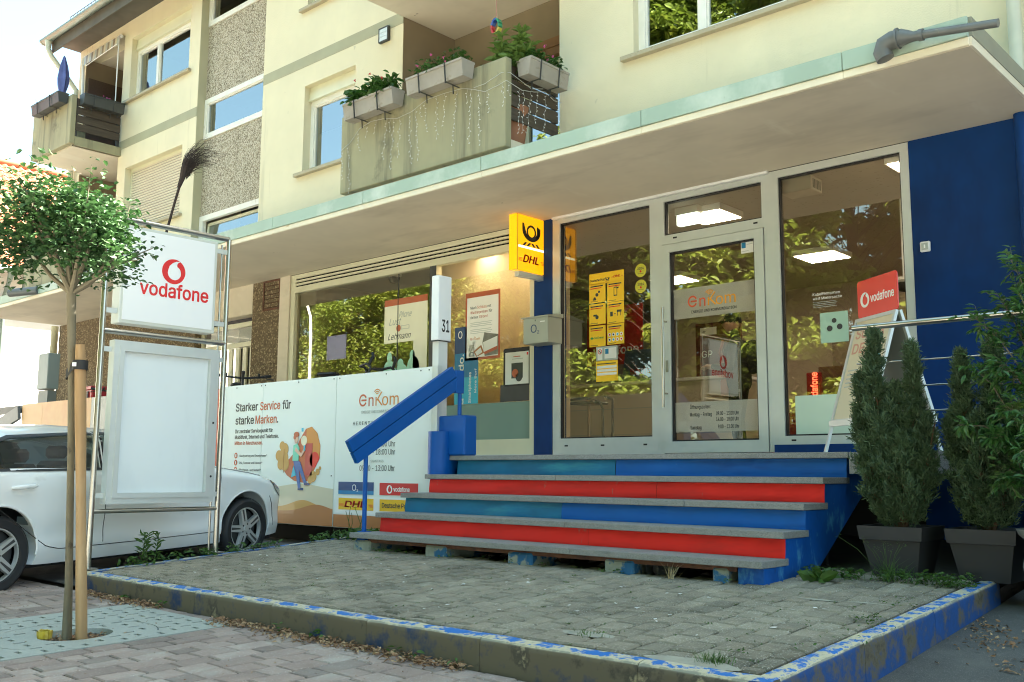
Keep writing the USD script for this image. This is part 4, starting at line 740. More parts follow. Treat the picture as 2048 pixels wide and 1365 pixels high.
# ---------------------------------------------------------------- post sign, letter box, house number, handrail, railing
M_dyel = mt('lit_yellow', (0.85, 0.40, 0.003), 0.3, 0, 1, emit=0.10, emitc=(1.0, 0.40, 0.001))
ds = thing('post_office_sign', 'lit yellow box sign with a black post horn under the canopy', 'sign', (-7.26, -0.25, 3.2))
m = MB(); m.box(-7.36, -0.49, 3.245, -7.245, -0.012, 3.885, 0.006); ob('light_box', m, M_dyel, ds)
m = MB(); m.box(-7.362, -0.470, 3.244, -7.243, -0.463, 3.886); ob('trim', m, M_dgrey, ds)
m = MB(); m.box(-7.33, -0.42, 3.18, -7.26, -0.0, 3.24); ob('bracket', m, M_alu, ds)
b = Board((-7.244, 0, 0), (0, 1, 0), (0, 0, 1)); K = ink('black', (0.01, 0.01, 0.01)); b.shape(K, horn(-0.235, 3.705, 0.195)); b.rect(ink('band_white', (0.9, 0.85, 0.6), emit=0.2), -0.455, 3.505, -0.016, 3.53); parcel_logo(b, ink('lit_red', (0.65, 0.01, 0.01), emit=0.0), -0.45, 3.345, 0.43, 0.085); b.build(ds, 'lettering')
lt = thing('letter_box', 'small grey steel letter box on the blue pillar under the yellow sign', 'letter box', (-7.15, -0.14, 2.43))
M_lb = mt('letter_box_grey', (0.40, 0.42, 0.36), 0.4, 0.04, 4, metal=0.3)
m = MB(); m.box(-7.34, -0.26, 2.425, -6.98, -0.008, 2.715, 0.005); ob('body', m, M_lb, lt)
m = MB(); m.poly(Polygon([(-0.275, 2.712), (-0.275, 2.727), (-0.008, 2.765), (-0.008, 2.718)]), (-7.36, 0, 0), (0, 1, 0), (0, 0, 1), 0, 0.40); ob('lid', m, M_lb, lt)
b = Board((0, -0.2605, 0), (1, 0, 0), (0, 0, 1)); b.text(I_navy, 'O', -7.225, 2.545, 0.085, 0.09); b.text(I_navy, '2', -7.132, 2.53, 0.03, 0.036); b.rect(I_white, -7.09, 2.655, -7.02, 2.668); b.rect(I_dark, -7.165, 2.672, -7.155, 2.69); b.build(lt, 'lettering')
hn = thing('house_number_sign', 'white house number light box on a white post at the top of the steps', 'sign', (-6.98, -1.87, 1.5))
m = MB(); m.box(-7.05, -1.95, 2.27, -6.945, -1.77, 2.915, 0.008); ob('light_box', m, M_white, hn); m = MB(); m.box(-7.04, -1.93, 1.52, -6.955, -1.81, 2.268); ob('post', m, mt('post_white', (0.68, 0.70, 0.66), 0.5, 0.05, 3), hn); m = MB(); m.box(-7.052, -1.952, 2.262, -6.943, -1.768, 2.271); ob('trim', m, M_dgrey, hn)
b = Board((-6.9445, 0, 0), (0, 1, 0), (0, 0, 1)); b.text(I_dark, '31', -1.90, 2.36, 0.10, 0.115, bold=True); b.build(hn, 'numerals')
bp = thing('blue_post_casing', 'stout blue painted casing at the left top corner of the steps', 'post', (-6.8, -1.9, 1.0))
m = MB(); m.box(-7.0, -1.93, 1.152, -6.585, -1.76, 1.53, 0.012); ob('casing', m, M_blue, bp); m = MB(); m.lathe([(0.11, 0), (0.11, 0.45), (0.0, 0.45)], (-6.9, -1.95, 0.93), 20); m.box(-7.01, -1.95, 0.9, -6.79, -1.80, 1.15); ob('foot', m, M_blue, bp, smooth=40)
hr = thing('blue_handrail', 'blue painted timber handrail rising beside the steps', 'handrail', (-6.75, -2.5, 0.5))
p0, p1 = np.array([-6.75, -3.13, 1.16]), np.array([-6.75, -1.90, 1.90]); d = (p1-p0)/np.linalg.norm(p1-p0); nrm = np.array([0, -d[2], d[1]])
for off, h in ((0.055, 0.105), (-0.058, 0.105)): 
    a = p0+nrm*off; e = p1+nrm*off; m = MB(); m.obox(a, e, 0.045, h); ob('board', m, M_blue, hr)
m = MB(); m.box(-6.775, -1.905, 1.745, -6.725, -1.80, 1.965, 0.004); ob('end_block', m, M_blue, hr)
m = MB(); m.obox(p0+d*0.02+[-0.028, 0, 0], p1+[-0.028, 0, 0], 0.012, 0.2); ob('backing', m, M_blue, hr)
m = MB(); m.tube([(-6.75, -2.97, ZT[0]), (-6.75, -2.97, 1.16)], 0.02, 10); m.box(-6.79, -3.01, ZT[0], -6.71, -2.93, ZT[0]+0.006); ob('post', m, M_blue, hr, smooth=50)
m = MB(); m.tube([(-6.75, -1.835, 1.53), (-6.75, -1.835, 1.77)], 0.02, 10); ob('post', m, M_blue, hr, smooth=50)
rl = thing('steel_railing', 'stainless steel railing with thin wires right of the steps', 'railing', (-1.5, -1.9, 1.15))
m = MB(); m.tube([(-2.82, -1.9, 2.0), (3.0, -1.9, 2.0)], 0.0215, 14); ob('top_rail', m, M_steel, rl, smooth=50)
for z in (1.75, 1.58, 1.415, 1.28): m = MB(); m.tube([(-2.80, -1.9, z), (3.0, -1.9, z)], 0.006, 8); ob('wire', m, M_steel, rl, smooth=50)
for x in (-2.72, -1.3, 0.4): m = MB(); m.tube([(x, -1.88, 1.15), (x, -1.88, 1.985)], 0.018, 10); ob('post', m, M_steel, rl, smooth=50)
m = MB(); m.box(XR+0.03, -1.93, 1.0, 6, -0.002, 1.148); ob('landing', m, M_granite, kind='structure')
sw_ = thing('light_switch', 'square white switch plate on the dark blue wall', 'switch', (-2.96, -0.01, 2.9))
m = MB(); m.box(-3.0, -0.03, 2.885, -2.915, -0.002, 2.975, 0.008); ob('plate', m, M_white, sw_); m = MB(); m.box(-2.985, -0.034, 2.90, -2.93, -0.0305, 2.96); ob('inset', m, I_grey, sw_); m = MB(); m.box(-2.963, -0.037, 2.915, -2.952, -0.0345, 2.945); ob('button', m, M_white, sw_)
vt = thing('wall_vent', 'small pale louvred vent high on the cream wall left of the loggia', 'vent', (-10.17, -0.02, 7.0))
m = MB(); m.poly(sbox(-10.27, 6.94, -10.07, 7.15) - sbox(-10.255, 6.955, -10.085, 7.135), (0, 0, 0), U, W_, 0, 0.05); ob('frame', m, M_dgrey, vt)
for k in range(3): m = MB(); m.box(-10.255, -0.045, 6.957+k*0.06, -10.085, -0.01, 7.011+k*0.06); ob('slat', m, mt('vent_slat', (0.62, 0.68, 0.68), 0.3) if k == 0 else '/World/Looks/vent_slat', vt)
# overflow pipe lying on the canopy edge
op = thing('overflow_pipe', 'grey plastic pipe with a fat elbow lying on the canopy edge', 'pipe', (-2.3, -1.76, 4.0))
m = MB(); m.tube([(-2.56, -1.76, 3.93), (-2.575, -1.765, 3.98), (-2.56, -1.765, 4.035), (-2.50, -1.77, 4.05), (-2.44, -1.77, 4.05)], [0.062, 0.066, 0.066, 0.066, 0.062], 18); m.tube([(-2.47, -1.77, 4.05), (-2.455, -1.77, 4.05)], 0.075, 18); ob('elbow', m, M_grey, op, smooth=50)
m = MB(); m.tube([(-2.44, -1.77, 4.05), (-2.385, -1.772, 4.04), (-2.35, -1.775, 4.03), (-2.29, -1.775, 4.025)], [0.062, 0.045, 0.034, 0.034], 16); m.tube([(-2.315, -1.775, 4.027), (-2.285, -1.775, 4.025)], 0.042, 16); ob('reducer', m, M_grey, op, smooth=50)
m = MB(); m.tube([(-2.29, -1.775, 4.025), (-1.80, -1.78, 3.955)], 0.029, 14); ob('pipe', m, M_grey, op, smooth=50)
o2 = thing('overflow_spout', 'short grey pipe stub on the canopy edge behind the street tree', 'pipe', (-17.4, -1.75, 4.0))
m = MB(); m.tube([(-17.1, -1.70, 4.02), (-17.65, -1.95, 4.0)], 0.07, 14, cap=False); m.tube([(-17.1, -1.70, 4.02), (-17.6, -1.93, 4.0)], 0.062, 14); ob('spout', m, M_grey, o2, smooth=50)
# ---------------------------------------------------------------- posters and prints on the shop glass
b = Board((0, 0.047, 0), (1, 0, 0), (0, 0, 1))           # just outside the right hand panes
dp = thing('window_poster_set', 'yellow parcel service notices stuck on the pane left of the door', 'poster', (-6.4, 0.06, 2.9))
I_pyel = ink('poster_yellow', (0.92, 0.56, 0.02))
b = Board((0, 0.0495, 0), (1, 0, 0), (0, 0, 1))
b.rect(I_pyel, -6.635, 3.057, -6.163, 3.179); b.text(I_dark, 'Deutsche Post', -6.62, 3.09, 0.2, 0.026, 2, bold=True); b.shape(I_dark, horn(-6.385, 3.105, 0.035), 2); parcel_logo(b, I_red, -6.33, 3.105, 0.15, 0.026)
for (x0, x1, z1, z0) in ((-6.637, -6.413, 3.064, 2.853), (-6.389, -6.164, 3.063, 2.84), (-6.637, -6.413, 2.838, 2.61), (-6.391, -6.166, 2.836, 2.60), (-6.639, -6.415, 2.595, 2.365), (-6.393, -6.168, 2.594, 2.372)):
    b.rect(I_pyel, x0, z0, x1, z1); b.rect(I_dark, x0+0.02, z1-0.035, x0+0.19, z1-0.022, 2); b.rect(I_red, x0+0.02, z1-0.056, x0+0.17, z1-0.046, 2); b.rect(I_dark, x0+0.02, z0+0.012, x0+0.12, z0+0.017, 2)
b.shape(I_dark, sbox(-6.30, 2.90, -6.255, 3.0) - sbox(-6.294, 2.912, -6.261, 2.99), 2); b.rect(I_dark, -6.262, 2.98, -6.235, 2.995, 3)
b.shape(I_dark, unary_union([circ(-6.53, 2.94, 0.02), circ(-6.56, 2.90, 0.016), circ(-6.50, 2.97, 0.014), sbox(-6.585, 2.88, -6.54, 2.895)]), 2)
b.shape(I_dark, unary_union([sbox(-6.35, 2.68, -6.315, 2.73), sbox(-6.30, 2.70, -6.275, 2.708), sbox(-6.255, 2.68, -6.247, 2.74), sbox(-6.215, 2.68, -6.207, 2.74), sbox(-6.26, 2.72, -6.20, 2.745)]), 2)
b.shape(I_dark, unary_union([circ(-6.53, 2.69, 0.022), sbox(-6.58, 2.70, -6.53, 2.72)]), 2); b.shape(ink('leafgreen', (0.05, 0.3, 0.08)), circ(-6.60, 2.46, 0.022, ry=0.013), 2); b.text(ink('leafgreen2', (0.05, 0.3, 0.08)), 'GoGreen', -6.57, 2.45, 0.13, 0.024, 2, bold=True)
for i in range(4):
    for j in range(2): b.shape(I_white, circ(-6.36+i*0.052, 2.48-j*0.055, 0.02), 2); b.shape((I_red, I_dark, I_cyan, I_rust)[(i+j) % 4], circ(-6.36+i*0.052, 2.48-j*0.055, 0.010), 3)
b.rect(I_grey, -6.546, 2.205, -6.255, 2.36); b.rect(I_white, -6.43, 2.225, -6.275, 2.34, 2); b.rect(I_mid, -6.42, 2.275, -6.375, 2.33, 3); b.rect(I_white, -6.525, 2.215, -6.46, 2.345, 2); b.shape(I_red, circ(-6.4925, 2.305, 0.027) - circ(-6.4925, 2.305, 0.020), 3); b.shape(I_dark, affinity.rotate(sbox(-6.515, 2.301, -6.47, 2.309), -45), 4)
b.rect(I_pyel, -6.548, 1.977, -6.254, 2.200); b.rect(I_dark, -6.53, 2.165, -6.28, 2.175, 2)
for k in range(3): b.rect(I_white, -6.535, 2.045+k*0.038, -6.27, 2.072+k*0.038, 2)
for z in (3.135, 2.963): b.shape(ink('sticker', (0.60, 0.55, 0.05)), circ(-5.945, z, 0.072)); b.shape(I_red, circ(-5.945, z-0.01, 0.012), 2); b.text(I_dark, '2024', -5.985, z+0.01, 0.08, 0.026, 2, bold=True); b.rect(I_dark, -5.98, z-0.036, -5.91, z-0.032, 2)
b.build(dp)
dl = thing('door_lettering', 'shop name and opening hours lettered on the glass door', 'lettering', (-5.05, 0.045, 1.5))
b = Board((0, 0.0395, 0), (1, 0, 0), (0, 0, 1))
M_film = usdkit.material(stage, '/World/Looks/door_film', {'t': ('transparent_bsdf', {}), 'd': ('diffuse_bsdf', {'color': (0.50, 0.47, 0.38)}), 'm': ('mix_closure', {'fac': 0.62})}, [('t.BSDF', 'm.closure1'), ('d.BSDF', 'm.closure2')], surface='m.closure')
for z0, z1 in ((2.56, 2.868), (1.406, 1.706)): m = MB(); m.add([(-5.53, 0.0392, z0), (-4.59, 0.0392, z0), (-4.59, 0.0392, z1), (-5.53, 0.0392, z1)], [(0, 1, 2, 3)]); ob('film', m, M_film, dl)
b.O = (0, 0.0385, 0)
shop_logo(b, -5.36, 2.668, 0.55, 0.115, 1, ink('logo_red', (0.72, 0.10, 0.03)), ink('logo_orange', (0.85, 0.36, 0.02))); b.text(I_dark, 'ENERGIE UND KOMMUNIKATION', -5.32, 2.605, 0.51, 0.028)
b.text(I_dark, 'Öffnungszeiten:', -5.358, 1.637, 0.235, 0.036); b.text(I_dark, 'Montag - Freitag', -5.36, 1.562, 0.25, 0.036); b.text(I_dark, '09.00 - 13.00 Uhr', -5.06, 1.565, 0.25, 0.036); b.text(I_dark, '14.00 - 18.00 Uhr', -5.06, 1.508, 0.25, 0.036); b.text(I_dark, 'Samstag', -5.356, 1.432, 0.125, 0.036); b.text(I_dark, '9.00 - 13.00 Uhr', -5.042, 1.436, 0.232, 0.036)
b.rect(I_white, -4.742, 3.137, -4.605, 3.258); b.rect(I_mid, -4.735, 3.19, -4.69, 3.245, 2); b.rect(I_grey, -4.68, 3.22, -4.615, 3.226, 2); b.rect(I_grey, -4.735, 3.155, -4.66, 3.16, 2)
b.build(dl)
cp = thing('cable_tv_display', 'frosted film with an aerial socket box in the pane right of the door', 'poster', (-3.9, 0.06, 1.4))
m = MB(); m.add([(-4.228, 0.0485, 1.35), (-3.15, 0.0485, 1.35), (-3.15, 0.0485, 1.715), (-4.228, 0.0485, 1.715)], [(0, 1, 2, 3)]); ob('film', m, mt('mint_film', (0.62, 0.76, 0.62), 0.5, 0.03, 2), cp)
m = MB(); m.box(-3.955, 0.045, 2.185, -3.69, 0.049, 2.464); ob('socket_box', m, mt('mint_box', (0.42, 0.62, 0.50), 0.4, 0.03, 2), cp)
m = MB(); m.poly(unary_union([circ(-3.82, 2.385, 0.022), circ(-3.865, 2.315, 0.026), circ(-3.77, 2.325, 0.026)]), (0, 0.0445, 0), U, W_, 0, 0.002); ob('socket', m, M_dgrey, cp)
b = Board((0, 0.0485, 0), (1, 0, 0), (0, 0, 1)); b.text(I_white, 'Kabelfernsehen', -4.02, 2.632, 0.262, 0.026); b.text(I_white, 'wird Mietersache', -4.02, 2.592, 0.28, 0.026)
for k in range(4): b.rect(I_grey, -4.02, 2.568-k*0.016, -3.80+0.01*(k % 2), 2.572-k*0.016)
b.build(cp)
w2 = thing('electricity_offer_poster', 'white poster with a rust coloured border in the beige backed pane', 'poster', (-8.28, 0.06, 2.35))
b = Board((0, 0.0545, 0), (1, 0, 0), (0, 0, 1)); b.rect(I_rust, -8.578, 2.352, -7.99, 3.191); b.rect(ink('bright_white', (0.92, 0.91, 0.86)), -8.55, 2.385, -8.02, 3.13, 2)
b.text(I_dark, 'Mach', -8.49, 2.985, 0.10, 0.034, 3); b.text(I_rust, 'Schluss', -8.375, 2.985, 0.16, 0.034, 3); b.text(I_dark, 'mit', -8.20, 2.985, 0.06, 0.034, 3); b.text(I_rust, 'Wucherpreisen', -8.49, 2.925, 0.29, 0.034, 3); b.text(I_dark, 'für', -8.18, 2.925, 0.06, 0.034, 3); b.text(I_dark, 'deinen', -8.49, 2.865, 0.13, 0.034, 3); b.text(I_rust, 'Strom!', -8.34, 2.865, 0.14, 0.034, 3)
for k in range(6): b.rect(I_grey, -8.49, 2.81-k*0.022-(0.02 if k > 2 else 0), -8.12-0.02*(k % 2), 2.815-k*0.022-(0.02 if k > 2 else 0), 3)
shop_logo(b, -8.49, 2.60, 0.17, 0.03, 3); b.shape(mt('ink_photo', (0.20, 0.2, 0.16), 0.5, 0.5, 6), Polygon([(-8.28, 2.56), (-8.25, 2.68), (-8.02, 2.64), (-8.02, 2.40), (-8.24, 2.39)]), 3); b.shape(I_white, Polygon([(-8.27, 2.56), (-8.03, 2.62), (-8.03, 2.50), (-8.25, 2.44)]), 4); b.shape(I_rust, Polygon([(-8.25, 2.44), (-8.03, 2.50), (-8.03, 2.46), (-8.24, 2.41)]), 5); b.shape(I_brown, Polygon([(-8.43, 2.46), (-8.30, 2.53), (-8.25, 2.43), (-8.38, 2.39)]), 4); b.shape(I_white, Polygon([(-8.40, 2.45), (-8.31, 2.50), (-8.28, 2.44), (-8.37, 2.40)]), 5)
b.build(w2)
w3 = thing('blue_offer_banner', 'tall blue banner with white sideways lettering behind the handrail', 'banner', (-8.52, 0.05, 1.82))
b = Board((0, 0.0545, 0), (1, 0, 0), (0, 0, 1)); b.rect(I_navy, -8.76, 2.45, -8.35, 2.78); b.rect(I_mid, -8.76, 2.15, -8.35, 2.45); b.rect(I_cyan, -8.76, 1.82, -8.35, 2.15); b.text(I_white, 'O', -8.70, 2.64, 0.07, 0.09, 2)
for tx, x, z, w, h in (('u can do.', -8.60, 1.82, 0.62, 0.085), ('Smartphones', -8.47, 1.83, 0.38, 0.045), ('DSL', -8.42, 2.40, 0.17, 0.085), ('More Surf', -8.38, 1.95, 0.3, 0.03)): b.g(I_white).text(tx, (x, 0.0545, z), (0, 0, 1), (-1, 0, 0), 0, 0, w, h, 0, 0.0024, bold=True)
b.build(w3)
w4 = thing('device_advert', 'black edged advert with a white sheet beside the blue pillar', 'advert', (-7.72, 0.2, 1.8))
b = Board((0, 0.0545, 0), (1, 0, 0), (0, 0, 1)); b.rect(M_dgrey, -7.98, 1.82, -7.525, 2.02); b.shape(M_black, sbox(-7.93, 2.0, -7.505, 2.45).buffer(-.03).buffer(.03), 2); b.rect(I_white, -7.90, 2.02, -7.53, 2.40, 3); b.rect(I_rust, -7.77, 2.34, -7.66, 2.35, 4); b.rect(I_grey, -7.79, 2.315, -7.62, 2.322, 4); b.rect(I_dark, -7.80, 2.09, -7.62, 2.27, 4); b.shape(I_rust, circ(-7.74, 2.15, 0.05), 5); b.shape(I_dark, circ(-7.68, 2.10, 0.05), 5); b.rect(I_red, -7.56, 2.355, -7.54, 2.385, 4); b.build(w4)
w5 = thing('phone_service_poster', 'pale poster with rust top bar hanging in the large dark pane', 'poster', (-9.7, 0.06, 2.33))
P5 = Polygon([(-10.12, 2.69), (-10.12, 3.278), (-9.27, 3.278), (-9.27, 2.28), (-9.535, 2.28), (-9.535, 2.69)]); b = Board((0, 0.0545, 0), (1, 0, 0), (0, 0, 1)); b.shape(ink('poster_cream', (0.88, 0.87, 0.70)), P5); b.rect(I_rust, -10.12, 3.192, -9.27, 3.278, 2)
b.text(I_grey, 'Lust', -10.02, 2.93, 0.22, 0.09, 2, shear=0.3); b.text(I_grey, 'Phone', -9.83, 3.02, 0.24, 0.08, 2, shear=0.4); b.text(I_dark, 'Lehmann', -10.04, 2.735, 0.44, 0.08, 2, shear=0.35); b.shape(I_rust, circ(-9.83, 2.88, 0.045), 2); b.shape(I_grey, sbox(-9.78, 2.86, -9.62, 2.91) - sbox(-9.775, 2.865, -9.625, 2.905), 2); b.build(w5)
w6 = thing('blue_notice', 'plain lilac blue sheet stuck to the large pane', 'notice', (-11.1, 0.06, 2.55)); m = MB(); m.box(-11.365, 0.051, 2.56, -10.93, 0.0535, 2.90); ob('sheet', m, ink('lilac', (0.20, 0.20, 0.36)), w6)
w7 = thing('mint_figures_display', 'mint green cut-out of people standing low in the large pane', 'display', (-9.8, 0.12, 1.6))
P7 = unary_union([circ(-10.0, 2.50, 0.05, ry=0.07), circ(-10.0, 2.32, 0.12, ry=0.14), circ(-9.78, 2.40, 0.06, ry=0.07), circ(-9.76, 2.26, 0.14, ry=0.14), circ(-9.55, 2.50, 0.05, ry=0.07), circ(-9.53, 2.33, 0.12, ry=0.16), sbox(-10.12, 1.4, -9.4, 2.25)]); m = MB(); m.poly(P7, (0, 0.0545, 0), U, W_, 0, 0.0012); ob('cut_out', m, ink('mint', (0.35, 0.72, 0.56)), w7)

# ---------------------------------------------------------------- inside the shop
ct = thing('shop_counter', 'long pale shop counter seen through the panes', 'counter', (-7, 2.4, 1.15))
m = MB(); m.box(-8.9, 2.35, 1.15, -6.15, 2.45, 2.17); ob('front', m, mt('counter_front', (0.60, 0.55, 0.45), 0.4, 0.03, 1), ct); m = MB(); m.box(-8.95, 2.28, 2.17, -6.1, 3.0, 2.21, 0.005); ob('top', m, M_white, ct)
m = MB()
for z in (1.5, 1.85): m.box(-8.9, 2.345, z, -6.15, 2.352, z+0.012)
ob('groove', m, I_grey, ct)
ls = thing('wooden_parcel_shelf', 'brown shelving with dark slots at the back of the shop', 'shelf', (-4.9, 3.6, 1.15)); m = MB(); m.box(-5.6, 3.5, 1.15, -3.6, 3.9, 2.36); ob('carcass', m, mt('shelf_wood', (0.20, 0.10, 0.045), 0.6, 0.15, 5, st=(1, 1, 8)), ls)
m = MB()
for i in range(5):
    for j in range(5): m.box(-5.05+i*0.3, 3.495, 1.35+j*0.17, -4.99+i*0.3, 3.5, 1.45+j*0.17)
ob('slot', m, M_black, ls)
rp = thing('red_brand_poster', 'dark red poster with white lettering hanging behind the counter', 'poster', (-8.8, 3.6, 2.5)); b = Board((0, 3.55, 0), (1, 0, 0), (0, 0, 1)); b.rect(ink('poster_red', (0.42, 0.02, 0.02)), -9.40, 2.62, -8.35, 3.52); b.text(I_white, 'vodafone', -9.28, 2.78, 0.85, 0.13, 2, bold=True); b.build(rp)
m = MB(); m.box(-9.40, 3.551, 2.62, -8.35, 3.57, 3.52); ob('board', m, M_dgrey, rp)
dpn = thing('dark_parcel_poster', 'dark maroon placard on the counter behind the standing customer', 'poster', (-6.6, 2.9, 2.2)); m = MB(); m.box(-7.02, 2.86, 2.21, -6.35, 2.9, 2.98); ob('board', m, ink('maroon', (0.10, 0.012, 0.012)), dpn)
b = Board((0, 2.858, 0), (1, 0, 0), (0, 0, 1)); b.rect(I_white, -6.95, 2.82, -6.70, 2.92); b.text(I_dark, '+', -6.92, 2.845, 0.06, 0.05, 2); b.text(I_white, 'GP', -6.93, 2.52, 0.16, 0.09); b.build(dpn)
nn = thing('neon_brand_sign', 'small red sign with glowing sideways lettering', 'sign', (-5.2, 2.6, 1.8)); m = MB(); m.box(-5.34, 2.6, 1.80, -5.16, 2.66, 2.20, 0.01); ob('case', m, ink('neon_case', (0.35, 0.01, 0.01)), nn); m = MB(); m.text('vodafone', (-5.20, 2.599, 1.62), (0, 0, 1), (-1, 0, 0), 0.2, 0, 0.38, 0.08, 0, 0.004, bold=True); ob('lettering', m, mt('neon', (1, 0.1, 0.05), 0.5, 0, 1, emit=0.35, emitc=(1, 0.12, 0.05)), nn)
m = MB(); m.box(-5.9, 2.5, 1.15, -4.2, 2.7, 1.72); ob('cabinet', m, ink('cab_red', (0.2, 0.02, 0.02)), nn)
bs = thing('bar_stool', 'metal bar stool with bent steel back in front of the counter', 'stool', (-7.55, 1.3, 1.15)); m = MB(); m.tube([(-7.62, 1.3, 1.17), (-7.62, 1.3, 1.84)], 0.022, 10); m.lathe([(0.2, 0), (0.2, 0.02), (0, 0.03)], (-7.62, 1.3, 1.15), 20); ob('column', m, M_steel, bs, smooth=40)
m = MB(); m.tube([(-7.85, 1.15, 1.90), (-7.60, 1.2, 1.92), (-7.38, 1.2, 1.86), (-7.33, 1.2, 1.78), (-7.33, 1.2, 1.45), (-7.28, 1.2, 1.40), (-7.2, 1.2, 1.42), (-7.18, 1.2, 1.5), (-7.18, 1.2, 1.8), (-7.25, 1.3, 1.9), (-7.45, 1.4, 1.93)], 0.016, 8); ob('seat_frame', m, M_dgrey, bs, smooth=50); m = MB(); m.box(-7.82, 1.15, 1.84, -7.42, 1.45, 1.875, 0.015); ob('seat', m, M_dgrey, bs)
ec = thing('exit_light', 'white emergency light box hanging behind the pane above the door', 'lamp', (-5.62, 0.4, 3.7)); m = MB(); m.box(-5.72, 0.38, 3.76, -5.44, 0.5, 3.838); ob('base', m, M_white, ec); m = MB(); m.box(-5.71, 0.39, 3.645, -5.45, 0.47, 3.758, 0.01); ob('lamp', m, mt('exit_glow', (0.8, 0.85, 0.75), 0.4, 0, 1, emit=0.3, emitc=(0.85, 0.95, 0.8)), ec)
ac = thing('air_curtain', 'pale air outlet box under the ceiling inside the right hand pane', 'vent', (-4.2, 0.3, 3.7)); m = MB(); m.box(-4.38, 0.18, 3.70, -4.06, 0.42, 3.838, 0.006); ob('box', m, mt('ac_box', (0.5, 0.47, 0.4), 0.5), ac)
m = MB()
for k in range(6): m.box(-4.062, 0.22+k*0.03, 3.72, -4.058, 0.235+k*0.03, 3.81)
ob('grille', m, M_dgrey, ac)
for lab, x, y in (('small dome camera under the ceiling of the dark left pane', -10.75, 0.75), ('small dome camera hanging in the pane right of the door', -3.75, 1.6)):
    dc_ = thing('dome_camera', lab, 'camera', (x, y, 3.6)); z = 3.84 if x < -5 else 3.0
    m = MB(); m.lathe([(0.11, 0), (0.11, -0.03), (0.085, -0.05)], (x, y, z), 20); ob('mount', m, M_white, dc_, smooth=40); m = MB(); m.lathe([(0.085, -0.05), (0.08, -0.09), (0.05, -0.13), (0, -0.145)], (x, y, z), 20); ob('dome', m, M_black, dc_, smooth=True)
    if x > -5: m = MB(); m.tube([(x, y, 3.0), (x, y, 3.84)], 0.012, 8); ob('rod', m, M_white, dc_)

# ---------------------------------------------------------------- people inside
def chain(pts, seg=14):
    """one continuous body from hulls of spheres along bones ((p, r), (q, r))"""
    P = []
    for (a, ra), (b_, rb_) in pts:
        s1 = m3.Manifold.sphere(ra, seg).translate(list(map(float, a))); s2 = m3.Manifold.sphere(rb_, seg).translate(list(map(float, b_))); P.append(m3.Manifold.batch_hull([s1, s2]))
    M = m3.Manifold.batch_boolean(P, m3.OpType.Add).refine_to_length(0.03); q = M.to_mesh(); t = trimesh.Trimesh(q.vert_properties[:, :3], q.tri_verts, process=True); trimesh.smoothing.filter_taubin(t, iterations=10); return t
M_skin, M_cloth, M_hair = ink('face', (0.45, 0.27, 0.18)), mt('dark_cloth', (0.012, 0.014, 0.013), 0.9, 0.3, 8), ink('hair', (0.02, 0.014, 0.01))
def head(c, ry, r=0.105):
    """head with brow, nose, chin and ears, facing along angle ry in plan"""
    t = trimesh.creation.icosphere(3, 1.0); v = t.vertices.copy(); f = np.array([0.0, -1.0, 0.0])
    v *= [0.078, 0.098, 0.118]; lo = v[:, 2] < -0.02; v[lo, 0] *= 1-0.9*np.clip((-0.02-v[lo, 2])/0.1, 0, 1)*0.35
    fr = (v[:, 1] < -0.03); nz = np.exp(-((v[:, 0]/0.014)**2 + ((v[:, 2]+0.005)/0.028)**2)); v[:, 1] -= np.where(fr, nz*0.028, 0)
    for sx_ in (-1, 1): e = np.exp(-(((v[:, 0]-sx_*0.032)/0.016)**2 + ((v[:, 2]-0.02)/0.012)**2)); v[:, 1] += np.where(fr, e*0.012, 0)
    mo = np.exp(-((v[:, 0]/0.026)**2 + ((v[:, 2]+0.055)/0.006)**2)); v[:, 1] += np.where(fr, mo*0.006, 0)
    c_, s_ = math.cos(ry), math.sin(ry); v = np.stack([v[:, 0]*c_-v[:, 1]*s_, v[:, 0]*s_+v[:, 1]*c_, v[:, 2]], 1)*(r/0.105)
    return v + np.array(c), t.faces
def hand(m, wpos, d, upv, s=1.0):
    """palm and five curled fingers reaching along d"""
    d = np.array(d, float)/np.linalg.norm(d); u = np.array(upv, float); u -= d*(u@d); u /= np.linalg.norm(u); sd_ = np.cross(d, u); w = np.array(wpos, float)
    B_ = [((w, 0.024*s), (w+d*0.07*s, 0.028*s))]
    for k, L in enumerate((0.065, 0.075, 0.07, 0.055)):
        o = w+d*0.075*s+sd_*(k-1.5)*0.019*s; p1_ = o+d*L*0.55*s-u*0.008*s; p2_ = p1_+(d*0.6-u*0.8)*L*0.5*s; B_ += [((o, 0.0095*s), (p1_, 0.0085*s)), ((p1_, 0.0085*s), (p2_, 0.007*s))]
    o = w+d*0.02*s-sd_*0.026*s; p1_ = o+(d*0.7-sd_*0.7)*0.04*s; B_ += [((o, 0.011*s), (p1_, 0.01*s)), ((p1_, 0.01*s), (p1_+d*0.03*s-u*0.012*s, 0.008*s))]
    return B_
